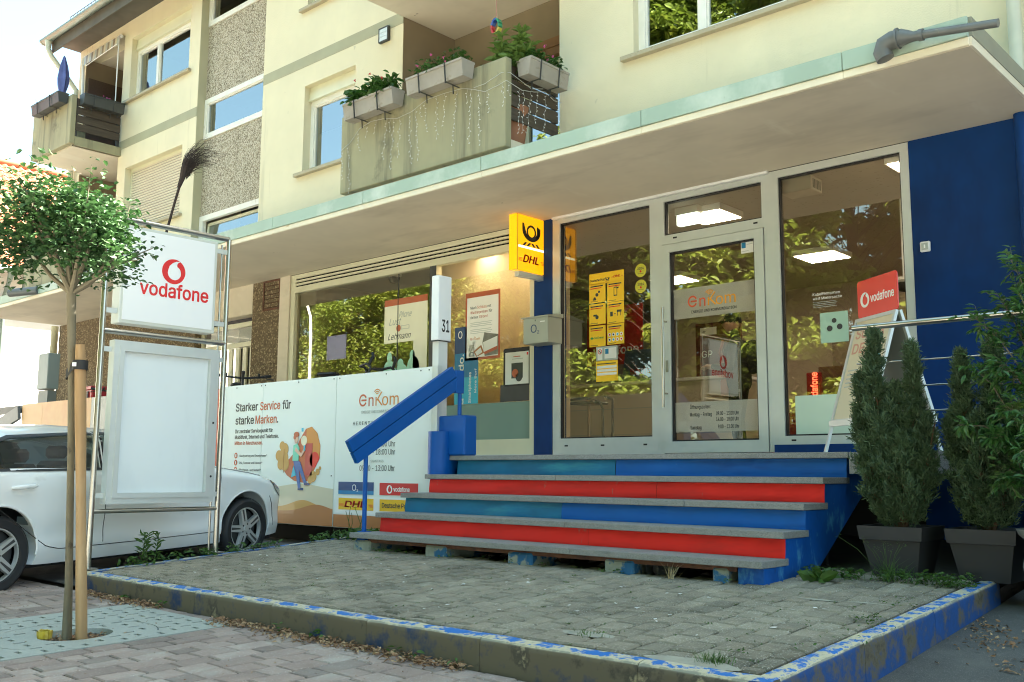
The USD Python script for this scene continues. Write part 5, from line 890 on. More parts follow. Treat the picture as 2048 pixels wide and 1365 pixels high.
def standing(base, ang):
    R = np.array([[math.cos(ang), -math.sin(ang), 0], [math.sin(ang), math.cos(ang), 0], [0, 0, 1]]); T = lambda x, y, z: R@np.array([x, y, z])+np.array(base)
    # local frame: faces -y
    pr = thing('person', 'person in dark clothes and peaked cap standing inside behind the door', 'person', base)
    J = {'hip': T(0, 0.02, 0.93), 'ch': T(0, 0.0, 1.28), 'nk': T(0, -0.02, 1.46)}
    bones = [((J['hip'], 0.15), (J['ch'], 0.165)), ((J['ch'], 0.165), (T(0, 0, 1.38), 0.10)), ((T(-.15, .02, 1.39), 0.075), (T(.15, .02, 1.39), 0.075)), ((T(0, 0.0, 1.4), 0.06), (T(0, -0.03, 1.55), 0.052))]
    for s_ in (-1, 1):
        bones += [((T(s_*.09, .02, .92), 0.105), (T(s_*.10, -.02, .50), 0.068)), ((T(s_*.10, -.02, .50), 0.066), (T(s_*.10, .03, .09), 0.046)), ((T(s_*.10, .04, .05), 0.045), (T(s_*.11, -.13, .035), 0.035))]
        bones += [((T(s_*.19, .02, 1.38), 0.062), (T(s_*.23, -.02, 1.10), 0.05)), ((T(s_*.23, -.02, 1.10), 0.048), (T(s_*.10, -.26, 1.12), 0.036))]
    ob('body', chain(bones), M_cloth, pr, smooth=True)
    m = MB(); hv, hf = head(T(0, -0.06, 1.645), ang); m.add(hv, hf)
    for s_ in (-1, 1): m.mesh(chain(hand(None, T(s_*.09, -.29, 1.125), T(-s_*.3, -1, 0.1)-T(0, 0, 0), (0, 0, 1)), 10))
    ob('head_and_hands', m, M_skin, pr, smooth=True)
    m = MB(); v, f = head(T(0, -0.045, 1.665), ang, 0.118); keep = v[f].mean(1)[:, 2] > base[2]+1.655; m.add(v, f[keep]); a = np.linspace(-1.2, 1.2, 12); br = [T(0.085*math.sin(t), -0.125-0.10*math.cos(t), 1.672) for t in a]; m.add([T(0, -0.10, 1.69)]+br, [(0, i+1, i+2) for i in range(11)]); ob('cap', m, M_cloth, pr, smooth=True)
    m = MB(); m.tube([T(.14, -.13, 1.42), T(0.05, -.19, 1.30), T(-.12, -.18, 1.05), T(-.18, -.10, .9)], 0.02, 6); m.box(*(T(-.30, -.22, .80)-[.06, .06, .0]), *(T(-.30, -.22, .80)+[.06, .06, .2]), 0.02); ob('shoulder_bag', m, ink('strap', (0.45, 0.13, 0.06)), pr)
    m = MB(); m.lathe([(0.0, 0), (0.13, 0.03), (0.15, 0.2), (0.13, 0.38), (0, 0.42)], tuple(T(0, 0.19, 1.02)), 14, 1, 0.6); ob('rucksack', m, M_cloth, pr, smooth=True)
standing((-5.95, 2.05, 1.15), math.radians(-75))
sp = thing('person', 'person with dark hair sitting behind the counter', 'person', (-7.75, 2.9, 1.15))
sb_ = lambda x, y, z: np.array([-7.72+x, 3.12+y, 1.15+z])
bones = [((sb_(0, .05, .62), .15), (sb_(0, 0, 1.12), .16)), ((sb_(0, 0, 1.12), .16), (sb_(0, 0, 1.28), .09)), ((sb_(-.16, 0, 1.26), .07), (sb_(.16, 0, 1.26), .07)), ((sb_(0, 0, 1.3), .06), (sb_(0, -.02, 1.42), .05))]
for s_ in (-1, 1): bones += [((sb_(s_*.2, 0, 1.25), .06), (sb_(s_*.27, -.1, 1.0), .05)), ((sb_(s_*.27, -.1, 1.0), .048), (sb_(s_*.12, -.36, 1.11), .036)), ((sb_(s_*.1, .05, .6), .09), (sb_(s_*.12, -.35, .58), .07)), ((sb_(s_*.12, -.35, .58), .065), (sb_(s_*.12, -.3, .1), .045))]
ob('body', chain(bones), ink('shirt', (0.30, 0.27, 0.22)), sp, smooth=True); m = MB(); m.add(*head(sb_(0, -.05, 1.54), 0)); 
for s_ in (-1, 1): m.mesh(chain(hand(None, sb_(s_*.12, -.38, 1.11), (-s_*.2, -1, 0), (0, 0, 1)), 10))
ob('head_and_hands', m, M_skin, sp, smooth=True)
m = MB(); v, f = head(sb_(0, -.03, 1.56), 0, 0.116); c_ = v[f].mean(1); m.add(v, f[(c_[:, 2] > sb_(0, 0, 1.585)[2]) | ((c_[:, 1] > sb_(0, 0, 0)[1]) & (c_[:, 2] > sb_(0, 0, 1.5)[2]))]); ob('hair', m, M_hair, sp, smooth=True)
cs = thing('counter_screen', 'blue grey panel with mirrored lettering standing in for the pylon sign reflection in the glass', 'sign_reflection', (-7.6, 2.55, 2.21)); m = MB(); m.poly(Polygon([(-7.98, 2.22), (-7.92, 2.66), (-7.25, 2.66), (-7.25, 2.22)]), (0, 2.5, 0), U, W_, -0.02, 0); ob('panel', m, mt('screen_blue', (0.07, 0.13, 0.19), 0.5), cs); b = Board((0, 2.499, 0), (1, 0, 0), (0, 0, 1)); b.text(ink('lett_maroon', (0.30, 0.02, 0.03)), 'vodafone', -7.84, 2.33, 0.56, 0.09, bold=True, mirror=True); b.build(cs)  # built panel stands in for the pylon sign mirrored in the pane
# ---------------------------------------------------------------- white hatchback
M_car = mt('white_car_paint', (0.82, 0.83, 0.81), 0.22, 0.015, 1, coat=0.6, dirt=[((0.6, 0.6, 0.55), 0.62, 0.85, 2.5, (1, 1, 2))])
G_car = glass('car_glass', (0.30, 0.38, 0.38), 1.7, 0.0)
M_rim = mt('alloy_rim', (0.56, 0.57, 0.55), 0.32, 0.05, 6, metal=0.45); M_rimd = mt('dark_rim', (0.05, 0.05, 0.05), 0.4)
CW = 1.323
top_s = np.array([-2.02, -2.0, -1.95, -1.85, -1.6, -1.1, -0.5, 0.0, 0.35, 0.7, 0.95, 1.15, 1.5, 1.8, 1.98, 2.07, 2.12]); top_z = (lambda z: np.where(z > 0.9, 0.9+(z-0.9)*0.70, z))(np.array([0.62, 0.86, 1.02, 1.20, 1.33, 1.41, 1.43, 1.40, 1.31, 1.10, 0.95, 0.915, 0.86, 0.79, 0.71, 0.62, 0.48]))
w_s = np.array([-2.02, -1.95, -1.8, -1.4, -0.6, 0.6, 1.3, 1.7, 1.9, 2.03, 2.12]); w_w = np.array([0.64, 0.76, 0.83, 0.868, 0.872, 0.87, 0.86, 0.82, 0.74, 0.62, 0.40])
def ztop(s): return float(np.interp(s, top_s, top_z))
def zbot(s): return float(np.interp(s, [-2.02, -1.9, -1.6, -0.9, 0.9, 1.7, 1.95, 2.12], [0.40, 0.30, 0.23, 0.19, 0.19, 0.20, 0.21, 0.27]))
def belt(s): return float(np.interp(s, [-2.0, -1.2, 0.9, 2.2], [0.955, 0.915, 0.875, 0.80]))
def wd(s, z, infl=0.0):
    w0 = float(np.interp(s, w_s, w_w)); zt, zb, bl = ztop(s)-infl, zbot(s), belt(s); k = 1.0
    if z < 0.34: k -= 0.05*((0.34-z)/0.15)**1.3
    k -= 0.020*math.exp(-((z-0.42)/0.10)**2) ; k += 0.012*math.exp(-((z-0.80)/0.09)**2)
    if z > bl: k -= 0.05 + 0.36*(z-bl) if z > bl+0.03 else 0.05*(z-bl)/0.03
    e = zt-z; r = 0.11
    if e < r: k -= 0.30*(1-max(0, e)/r)**2.2
    return max(0.05, w0*k - infl)
def loft(ss, infl=0.0, z0=None):
    nz = 30; V = []; 
    for s in ss:
        zt, zb = ztop(s)-infl, zbot(s)+infl if z0 is None else z0
        zs = [zb+(zt-zb)*(i/(nz-1))**1.0 for i in range(nz)]; R = [(wd(s, z, infl), z) for z in zs]; wt = R[-1][0]
        cr_ = [(wt*q, zt+0.035*(1-q*q)) for q in (0.7, 0.4, 0.0, -0.4, -0.7)]; ring = R + cr_ + [(-w, z) for w, z in R[::-1]]
        V += [(x, s, z) for x, z in ring]
    n = 2*nz+5; k = len(ss); F = [(i*n+j, i*n+(j+1) % n, (i+1)*n+(j+1) % n, (i+1)*n+j) for i in range(k-1) for j in range(n)]
    V = np.array(V); c0, c1 = V[:n].mean(0), V[-n:].mean(0); F = np.array(F); T = np.vstack([F[:, [0, 2, 1]], F[:, [0, 3, 2]]]); m_ = len(V)
    T = np.vstack([T, [(m_, j, (j+1) % n) for j in range(n)], [(m_+1, (k-1)*n+(j+1) % n, (k-1)*n+j) for j in range(n)]])
    t = trimesh.Trimesh(np.vstack([V, c0, c1]), T, process=False)
    if t.volume < 0: t.invert()
    return m3.Manifold(m3.Mesh(t.vertices.astype(np.float32), t.faces.astype(np.uint32)))
def prism_x(P, x0, x1): t = trimesh.creation.extrude_polygon(P, x1-x0, engine='earcut'); v = t.vertices; v = np.stack([v[:, 2]+x0, v[:, 0], v[:, 1]], 1); return m3.Manifold(m3.Mesh(v.astype(np.float32), t.faces.astype(np.uint32)))
body = loft(np.concatenate([np.linspace(-2.02, -1.8, 8), np.linspace(-1.72, 1.75, 46), np.linspace(1.8, 2.12, 12)]))
for s in (-CW, CW):
    for sg in (-1, 1): body = body - m3.Manifold.cylinder(0.34, 0.352, 0.352, 48).rotate([0, 90, 0]).translate([0.60 if sg > 0 else -0.94, s, 0.315])
cav = loft(np.linspace(-1.78, 0.86, 24), 0.055, 0.5) ^ m3.Manifold.cube([1.7, 2.7, 0.95]).translate([-0.85, -1.80, 0.5]); body = body - cav
WR = Polygon([(-1.62, 0.955), (-1.66, 0.97), (-1.30, 1.235), (-1.17, 1.285), (-0.40, 1.335), (-0.40, 0.93)]); WF = Polygon([(-0.34, 0.93), (-0.34, 1.337), (0.02, 1.315), (0.32, 1.235), (0.66, 1.03), (0.72, 0.915)])
def sq(P): return Polygon([(a, b_ if b_ < 0.93 else 0.93+(b_-0.93)*0.70) for a, b_ in P.exterior.coords])
WR, WF = sq(WR), sq(WF)
for P in (WR, WF):
    for sg in (-1, 1): body = body - prism_x(P, 0.3 if sg > 0 else -1.0, 1.0 if sg > 0 else -0.3)
body = body - prism_x(sq(Polygon([(0.55, 1.0), (0.9, 1.0), (0.82, 1.06), (0.44, 1.30), (0.2, 1.30)])), -0.55, 0.55)
body = body - m3.Manifold.cube([1.1, 0.5, 0.18]).translate([-0.55, -2.05, 0.96])
tilt = lambda v: np.stack([v[:, 0], v[:, 1], v[:, 2]+0.030*v[:, 1]], 1)
CB = (-9.07, -4.45, 0.10); CRZ = math.atan2(0.63, 2.57)
car = thing('parked_car', 'white hatchback parked nose in beside the raised forecourt', 'car', CB, CRZ)
def cob(name, m, mat, par=None, smooth=False, **k):
    if isinstance(m, MB): v, f = np.vstack(m.v), np.vstack(m.f)
    else: v, f, _ = meshkit.arrays(m)
    return ob(name, MB().add(tilt(v), f), mat, par or car, smooth=smooth, local=True, **k)
cob('body', body, M_car, smooth=32)
def patch(P, off, size=0.06, sides=(1,)):
    q, f = triangulate_polygon(P, engine='earcut'); q3 = np.c_[q, np.zeros(len(q))]; q3, f = trimesh.remesh.subdivide_to_size(q3, f, size); m = MB()
    for sg in sides: m.add([(sg*(wd(a, b_)+off), a, b_) for a, b_, _ in q3], f if sg > 0 else f[:, ::-1])
    return m
def line(pts, r=0.004, off=0.0005, sides=(1, -1)):
    p = np.array(pts); L = np.r_[0, np.cumsum(np.linalg.norm(np.diff(p, axis=0), axis=1))]; t = np.linspace(0, L[-1], max(4, int(L[-1]/0.04))); a, b_ = np.interp(t, L, p[:, 0]), np.interp(t, L, p[:, 1]); m = MB()
    for sg in sides: m.tube([(sg*(wd(u, v)+off), u, v) for u, v in zip(a, b_)], r, 5, cap=False)
    return m
for P in (WR, WF):
    for sg in (1, -1): cob('side_window', patch(P, -0.012, 0.06, (sg,)), G_car, smooth=True)
for P in (WR, WF): cob('window_trim', patch(P.buffer(0.022) - P, 0.002, 0.05, (1, -1)), M_black)
m = MB(); m.add([(-.58, 0.86, 0.97), (.58, 0.86, 0.97), (.54, 0.33, 1.19), (-.54, 0.33, 1.19)], [(0, 1, 2, 3)]); cob('windscreen', m, G_car)
m = MB(); m.add([(-.56, -1.98, .95), (.56, -1.98, .95), (.55, -1.82, 1.15), (-.55, -1.82, 1.15)], [(3, 2, 1, 0)]); cob('rear_window', m, G_car)
m = line([(-1.42, 0.99), (-1.43, 1.12)], 0.008, -0.004); m2 = line([(-1.42, 0.95), (-1.36, 1.10)], 0.012, -0.004); cob('quarter_bar', m2, M_black)
for P in ([(-0.37, 0.32), (-0.37, 0.90)], [(-1.64, 0.93), (-1.52, 0.80), (-1.30, 0.62), (-1.02, 0.42), (-0.90, 0.33), (-0.78, 0.30), (0.0, 0.295), (0.93, 0.30)], [(0.93, 0.30), (0.95, 0.45), (0.92, 0.55), (0.93, 0.85)], [(1.05, 0.90), (1.3, 0.855), (1.62, 0.80)], [(1.66, 0.60), (1.74, 0.46), (1.76, 0.30)]): cob('panel_gap', line(P, 0.0035), M_black)
hd = MB(); 
for sg in (1, -1): hd.tube([(sg*(wd(-1.20, .80)+.004), -1.24, .795), (sg*(wd(-1.2, .80)+.036), -1.20, .80), (sg*(wd(-1.1, .80)+.038), -1.08, .805), (sg*(wd(-1.0, .80)+.004), -1.03, .805)], [0.012, 0.018, 0.018, 0.012], 8); hd.tube([(sg*(wd(-0.15, .79)+.004), -0.19, .785), (sg*(wd(-.15, .79)+.036), -0.15, .79), (sg*(wd(-.05, .79)+.038), -0.03, .79), (sg*(wd(0.0, .79)+.004), 0.02, .79)], [0.012, 0.018, 0.018, 0.012], 8)
cob('door_handle', hd, M_car, smooth=60)
HL = Polygon([(1.70, 0.742), (1.86, 0.735), (1.96, 0.68), (2.00, 0.60), (1.97, 0.565), (1.88, 0.60), (1.76, 0.68)])
for sg in (1, -1): cob('headlight', patch(HL, 0.004, 0.04, (sg,)), mt('headlight', (0.32, 0.34, 0.34), 0.1, 0.3, 20, coat=1.0) if sg == 1 else '/World/Looks/headlight', smooth=True)
cob('headlight_rim', patch(HL.buffer(0.012) - HL, 0.003, 0.05, (1, -1)), M_black)
m = MB()
for sg in (1, -1): a = np.linspace(-0.12, math.pi+0.12, 28); 
for s in (-CW, CW):
    for sg in (1, -1): m.tube([(sg*(wd(s+0.352*math.cos(t), max(0.2, 0.315+0.352*math.sin(t)))-0.006), s+0.352*math.cos(t), 0.315+0.352*math.sin(t)) for t in a], 0.012, 6)
cob('arch_lip', m, M_car, smooth=60)
m = MB()
for s in (-CW, CW): m.box(-0.60, s-0.34, 0.25, 0.60, s+0.34, 0.66)
cob('wheel_well', m, M_black); m = MB(); m.box(-0.72, -1.6, 0.16, 0.72, 1.8, 0.24); cob('underbody', m, M_black)
m = MB()
for x in (-0.38, 0.38):
    m.box(x-.22, -0.95, .55, x+.22, -0.80, 0.97, .04); m.box(x-.22, 0.0, .55, x+.22, 0.14, 0.98, .04); m.box(x-.12, 0.02, 1.0, x+.12, 0.12, 1.12, .03); m.box(x-.12, -0.93, 0.98, x+.12, -0.82, 1.09, .03)
cob('seats', m, M_dgrey)
def wheel(y, sg):
    r = 0.298; prof = [(0.20, -0.10), (0.265, -0.105), (0.290, -0.085), (r, -0.05), (r, 0.05), (0.290, 0.085), (0.265, 0.105), (0.215, 0.10), (0.205, 0.085)]; X = sg*0.755; z0 = r-0.004
    def rot(m): v = np.vstack(m.v); return MB().add(np.stack([sg*v[:, 2]+X, v[:, 1]+y, (-v[:, 0] if sg > 0 else v[:, 0])+z0], 1), np.vstack(m.f))
    t = MB(); t.lathe(prof, (0, 0, 0), 40); tp_ = cob('wheel', rot(t), M_black, smooth=40); t = MB()
    for k in range(60): a = k*math.pi/30; c_, s_ = math.cos(a), math.sin(a); t.add([(r*c_*1.002-s_*q, r*s_*1.002+c_*q, zz) for q, zz in ((-.004, -.052), (.004, -.052), (.010, .06), (.002, .06))] + [((r+.004)*c_-s_*q, (r+.004)*s_+c_*q, zz) for q, zz in ((-.004, -.052), (.004, -.052), (.010, .06), (.002, .06))], [(4, 5, 6, 7), (0, 4, 5, 1), (1, 5, 6, 2), (2, 6, 7, 3), (3, 7, 4, 0)][:5])
    cob('tread', rot(t), M_black, tp_)
    R = circ(0, 0, 0.218) - circ(0, 0, 0.196); sp_ = [R]; 
    for k in range(5): a = 90+k*72+14; sp_ += [affinity.rotate(Polygon([(0.03, -0.036), (0.205, -0.030), (0.205, 0.030), (0.03, 0.036)]), a, origin=(0, 0))]
    P = unary_union(sp_+[circ(0, 0, 0.062)]); rm = MB(); O = (X+sg*0.075, y, z0); u = (0, 1 if sg > 0 else -1, 0); rm.poly(P, O, u, (0, 0, 1), -0.03, 0.012); rp_ = cob('rim', rm, M_rim, tp_, smooth=30)
    g_ = MB()
    for k in range(5): a = 90+k*72+14; g_.poly(affinity.rotate(Polygon([(0.075, -0.006), (0.192, -0.012), (0.192, 0.012), (0.075, 0.006)]), a, origin=(0, 0)), O, u, (0, 0, 1), 0.012, 0.0135)
    for k in range(5): a = math.radians(126+k*72+14); g_.poly(circ(0.048*math.cos(a), 0.048*math.sin(a), 0.009), O, u, (0, 0, 1), 0.012, 0.0135)
    cob('rim_recess', g_, M_rimd, tp_); h_ = MB(); h_.poly(circ(0, 0, 0.028), O, u, (0, 0, 1), 0.012, 0.02); cob('hub_cap', h_, M_rim, tp_)
    b_ = MB(); b_.poly(circ(0, 0, 0.198), (X+sg*0.01, y, z0), u, (0, 0, 1), -0.02, 0.0); cob('dark_disc', b_, M_rimd, tp_); b_ = MB(); b_.poly(circ(0, 0, 0.14) - circ(0, 0, 0.07), (X+sg*0.02, y, z0), u, (0, 0, 1), -0.005, 0.004); cob('brake_disc', b_, M_dgrey, tp_)
for y in (-CW, CW):
    for sg in (1, -1): wheel(y, sg)

# ---------------------------------------------------------------- bicycles behind the boards
M_bk = mt('black_enamel', (0.012, 0.012, 0.014), 0.35)
def bike(name, label, loc, rz, drop=False, group='bicycles parked behind the boards'):
    t = thing(name, label, 'bicycle', loc, rz, group); L = lambda n, m, mat: ob(n, m, mat, t, smooth=50, local=True)
    for x in (-0.52, 0.52):
        m = MB(); a = np.linspace(0, 2*math.pi, 37); m.tube([(x+0.33*math.cos(q), 0, 0.34+0.33*math.sin(q)) for q in a], 0.018, 6, cap=False); L('wheel', m, M_black)
        m = MB(); 
        for k in range(16): q = k*math.pi/8; m.tube([(x, 0, .34), (x+.32*math.cos(q), 0, .34+.32*math.sin(q))], .0015, 3)
        L('spokes', m, M_steel)
    m = MB(); bb, st_, hd_, hb = (-.05, 0, .30), (-.20, 0, .85), (.36, 0, .78), (.40, 0, .62)
    for p, q in ((bb, st_), (st_, hd_), (bb, hb), (hb, hd_), (bb, (-.52, 0, .34)), ((-.18, 0, .78), (-.52, 0, .34)), (hb, (.52, 0, .34)), (hd_, (.345, 0, .98))): m.tube([p, q], .016, 8)
    L('frame', m, M_bk); m = MB(); m.box(-.34, -.07, .93, -.08, .07, .975, .02); m.tube([st_, (-.21, 0, .94)], .013, 8); L('saddle', m, M_black)
    m = MB()
    if drop:
        for s in (-1, 1): m.tube([(.345, 0, .98), (.40, s*.10, 1.0), (.42, s*.20, 1.0), (.52, s*.22, 1.02), (.58, s*.22, .98), (.56, s*.22, .90), (.46, s*.22, .87)], .015, 8); m.tube([(.55, s*.22, 1.0), (.60, s*.2, 1.10), (.58, s*.19, 1.14)], .018, 7)
    else:
        m.tube([(.26, -.33, 1.03), (.30, -.2, 1.01), (.345, 0, .99), (.30, .2, 1.01), (.26, .33, 1.03)], .013, 8)
        for s in (-1, 1): m.tube([(.22, s*.36, 1.04), (.27, s*.24, 1.02)], .019, 8); m.tube([(.30, s*.26, 1.03), (.34, s*.30, .99), (.36, s*.38, .98)], .006, 5); m.tube([(.30, s*.20, 1.01), (.33, s*.2, 1.05)], .016, 6)
        m.tube([(.34, 0, .99), (.40, 0.0, 1.07)], .02, 8)
    L('handlebar', m, M_black); return t
bike('bicycle', 'bicycle with flat handlebar showing above the left white board', (-11.05, -1.55, 1.15), math.radians(-25))
bike('bicycle', 'bicycle with curled drop handlebar showing above the middle white boards', (-9.0, -1.5, 1.15), math.radians(12), True)
bike('bicycle', 'bicycle whose handlebar shows between the tree stake and the pylon sign', (-14.5, -1.5, 1.15), math.radians(-20))

# ---------------------------------------------------------------- advertising stand on the landing
ab = thing('pavement_stand', 'folding poster stand with a red header on the landing', 'sign', (-3.1, -0.8, 1.15))
D, Nn = np.array([0.82, -0.57, 0])/np.hypot(.82, .57), np.array([-0.57, -0.82, 0])/np.hypot(.82, .57); A0 = np.array([-3.33, -0.62, 2.26]); Wd = 0.56
dn = np.array([0, 0, -1.0])*0.955 + Nn*0.297; dn /= np.linalg.norm(dn); db = np.array([0, 0, -1.0])*0.955 - Nn*0.297; db /= np.linalg.norm(db)
def panel(o, dd, L, nm):
    v = -dd; O = o + dd*L; m = MB(); m.poly(sbox(0, 0, Wd, L) - sbox(0.03, 0.03, Wd-0.03, L-0.03), O, D, v, -0.012, 0.012); fp = ob(nm, m, M_alu, ab)
    m = MB(); m.poly(sbox(0.03, 0.03, Wd-0.03, L-0.03), O, D, v, -0.008, 0.004); return fp, O, v, m
fp, O, v, m = panel(A0, dn, 0.90, 'front_frame'); ob('poster', m, mt('poster_buff', (0.66, 0.58, 0.40), 0.4, 0.03, 2), fp)
b = Board(O+Nn*0.0045, D, v); b.text(ink('faded_red', (0.62, 0.30, 0.22)), 'SUPER', 0.06, 0.72, 0.40, 0.085, bold=True); b.text(ink('faded_red2', (0.62, 0.30, 0.22)), 'DEAL', 0.06, 0.59, 0.34, 0.085, bold=True); b.shape(I_cyan, circ(0.44, 0.50, 0.055))
for k in range(5): b.rect(I_grey, 0.07, 0.44-k*0.035, 0.22-0.02*(k % 2), 0.45-k*0.035)
b.build(fp)
rp_, O, v, m = panel(A0 - Nn*0.03, db, 0.90, 'rear_frame'); ob('poster', m, mt('stand_back', (0.26, 0.28, 0.26), 0.6), rp_)
m = MB()
for dd in (dn, db):
    for q in (0.02, Wd-0.02): p = A0 + D*q + dd*0.90; m.obox(p, p+dd*(p[2]-1.152)/-dd[2], 0.022, 0.022)
p = A0 + dn*0.9 - np.array([0, 0, 0.0]); m.obox(p-D*0.01, p+D*(Wd+0.01), 0.03, 0.045); m.obox(A0+D*0.02+dn*.5, A0+D*.02+db*.5, .015, .01); ob('leg', m, M_alu, ab)
m = MB(); H = sbox(0.0, 0.0, Wd-0.01, 0.31).buffer(-0.03).buffer(0.03); O = A0 + D*0.01 + np.array([0, 0, 0.005]); m.poly(H, O, D, (0, 0, 1), -0.018, -0.010); hp = ob('header', m, mt('header_red', (0.70, 0.03, 0.02), 0.25, 0.03, 2, coat=0.5), ab)
b = Board(O - Nn*0.0095, D, (0, 0, 1)); b.shape(I_white, speech(0.105, 0.145, 0.062)); b.text(I_white, 'vodafone', 0.185, 0.115, 0.32, 0.066, bold=True); b.build(hp, 'lettering')

# ---------------------------------------------------------------- tree grate, stake, street tree
gr = thing('tree_grate', 'square pale concrete tree grate with rows of slots set in the pavers', 'tree grate', (-5.9, -5.84, 0.08))
Pg = sbox(GX0, GY0, GX1, GY1) - circ(-5.70, -5.90, 0.19, ry=0.20); sl = []
for i in range(11):
    for j in range(12):
        x, y = GX0+0.10+i*0.107+(0.05 if j % 2 else 0), GY0+0.09+j*0.108; r = math.hypot(x+5.70, y+5.90)
        if x < GX1-0.05 and r > 0.26 and not (0.40 < r < 0.46): sl.append(sbox(x-0.012, y-0.032, x+0.012, y+0.032) if (i+j) % 2 else sbox(x-0.032, y-0.012, x+0.032, y+0.012))
an = [circ(-5.70, -5.90, 0.445) - circ(-5.70, -5.90, 0.437)]; an = [an[0] - LineString([(-6.4, -6.6), (-5.0, -5.2)]).buffer(0.09) - LineString([(-6.4, -5.2), (-5.0, -6.6)]).buffer(0.09)]
Pg = Pg - unary_union(sl) - unary_union(an); m = MB(); m.poly(Pg, (0, 0, 0), (1, 0, 0), (0, 1, 0), -0.06, 0.0); v = np.vstack(m.v); v[:, 2] += [street_z(a, b_)+0.004 for a, b_ in v[:, :2]]; ob('slab', MB().add(v, np.vstack(m.f)), M_grate, gr)
m = MB(); V = [(x, y, street_z(x, y)-0.035+0.012*meshkit.fbm(np.array([[x*14, y*14, 0.]]))[0]) for y in np.linspace(GY0+.01, GY1-.01, 24) for x in np.linspace(GX0+.01, GX1-.01, 24)]; m.add(V, [(j*24+i, j*24+i+1, j*24+i+25, j*24+i+24) for j in range(23) for i in range(23)]); ob('pit_soil', m, M_soil, gr, smooth=True)
yb = thing('yellow_watering_hose', 'yellow ribbed watering hose end sticking out of the tree pit', 'hose', (-5.80, -6.03, 0.07)); m = MB()
for k in range(6): m.tube([(-5.80+0.045*math.cos(q), -6.03+0.03*math.sin(q), 0.062+k*0.007) for q in np.linspace(0, 6.28, 15)], 0.0045, 5, cap=False)
m.tube([(-5.84, -6.03, 0.06), (-5.845, -6.03, 0.105)], 0.006, 5); m.lathe([(0.040, 0), (0.043, 0.04)], (-5.80, -6.03, 0.058), 16); ob('ribs', m, ink('hose_yellow', (0.55, 0.40, 0.04)), yb)
stk = thing('tree_stake', 'peeled round timber stake beside the tree trunk', 'stake', (-5.62, -5.92, 0.05)); M_stake = mt('peeled_timber', (0.36, 0.225, 0.105), 0.75, 0.2, 9, 0.002, 40, st=(1, 1, 0.12), dirt=[((0.16, 0.085, 0.04), 0.68, 0.74, 9, (1, 1, 0.5)), ((0.46, 0.33, 0.18), 0.5, 0.7, 5, (1, 1, 0.2))])
p0, p1 = np.array([-5.598, -5.90, -0.1]), np.array([-5.521, -6.056, 1.70]); m = MB(); m.tube([p0+(p1-p0)*t for t in np.linspace(0, 1, 14)] , [0.0290+0.002*math.sin(t*7) for t in range(13)]+[0.025], 16); ob('post', m, M_stake, stk, smooth=50)
m = MB(); c = p0+(p1-p0)*0.935
for k in range(2): m.tube([c+np.array([0.043*math.cos(q)-0.03*(1 if 2.4 < q < 3.9 else 0), 0.043*math.sin(q), -0.010*k-0.03*(1 if 2.4 < q < 3.9 else 0)]) for q in np.linspace(0, 6.28, 25)], 0.008, 5, cap=False)
trunk = [np.array(p) for p in ((-5.705, -5.945, -0.02), (-5.69, -5.96, 0.35), (-5.665, -5.99, 0.75), (-5.64, -6.02, 1.15), (-5.60, -6.06, 1.55), (-5.56, -6.11, 2.02))]
tie = thing('tree_tie', 'black webbing strap tying the trunk to the timber stake', 'strap', tuple(c)); m = MB()
L_ = []
for q in np.linspace(0, 2*math.pi, 40):
    o = c if math.cos(q) > -0.2 else np.array([trunk[4][0], trunk[4][1], c[2]-0.05]); r = 0.041 if math.cos(q) > -0.2 else 0.034; L_.append(o+np.array([r*math.cos(q-0.7), r*math.sin(q-0.7), 0]))
V = []
for p in L_: V += [p+np.array([0, 0, -0.027]), p+np.array([0, 0, 0.027])]
m.add(V, [(2*i, 2*i+2, 2*i+3, 2*i+1) for i in range(len(L_)-1)]); ob('band', m, M_black, tie, smooth=True)
sf_ = c + np.array([0.0, -0.0425, 0]); m = MB(); q = np.array([R_[0], R_[1], 0]); q /= np.linalg.norm(q); cc = c - q*0.012 + np.array([fw[0], fw[1], 0])*-0.052; m.obox(cc-q*0.011, cc+q*0.011, 0.004, 0.022); ob('label_tag', m, M_white, tie)

def leaves(P, size, rng, asp=0.6, droop=0.3, fold=0.25, N=None):
    """many small folded leaves at the points P; N optional outward directions"""
    n = len(P); L = size*rng.uniform(0.6, 1.25, n); th = rng.uniform(0, 2*np.pi, n); d = np.stack([np.cos(th), np.sin(th), rng.normal(-droop, 0.35, n)], 1)
    if N is not None: d = d*0.7 + N*0.8
    d /= np.linalg.norm(d, axis=1, keepdims=True); up_ = np.array([0, 0, 1.0]) + rng.normal(0, 0.45, (n, 3)); s = np.cross(d, up_); s /= np.linalg.norm(s, axis=1, keepdims=True)+1e-9; nn = np.cross(s, d)
    w = L*asp*0.5; a = lambda t, k, h: P + d*(L*t)[:, None] + s*(w*k)[:, None] + nn*(L*h)[:, None]
    V = np.stack([a(0, 0, 0), a(0.28, 0.85, fold*0.3), a(0.62, 0.85, fold*0.2), a(1.0, 0, -0.15), a(0.62, -0.85, fold*0.2), a(0.28, -0.85, fold*0.3), a(0.45, 0, -0.03)], 1).reshape(-1, 3)
    F = np.array([(0, 1, 6), (1, 2, 6), (2, 3, 6), (3, 4, 6), (4, 5, 6), (5, 0, 6)]); return V, (F[None]+7*np.arange(n)[:, None, None]).reshape(-1, 3)
rg = np.random.default_rng(5)
tr = thing('street_tree', 'young round crowned street tree with a slim bare trunk', 'tree', (-5.705, -5.945, 0.07))
m = MB(); m.tube(trunk+[np.array([-5.555, -6.115, 2.06])], [0.029, 0.0215, 0.02, 0.019, 0.020, 0.026, 0.02], 14)
for p, r in ((trunk[2], .004), (trunk[3], .004)): pass
ob('trunk', m, M_bark, tr, smooth=50)
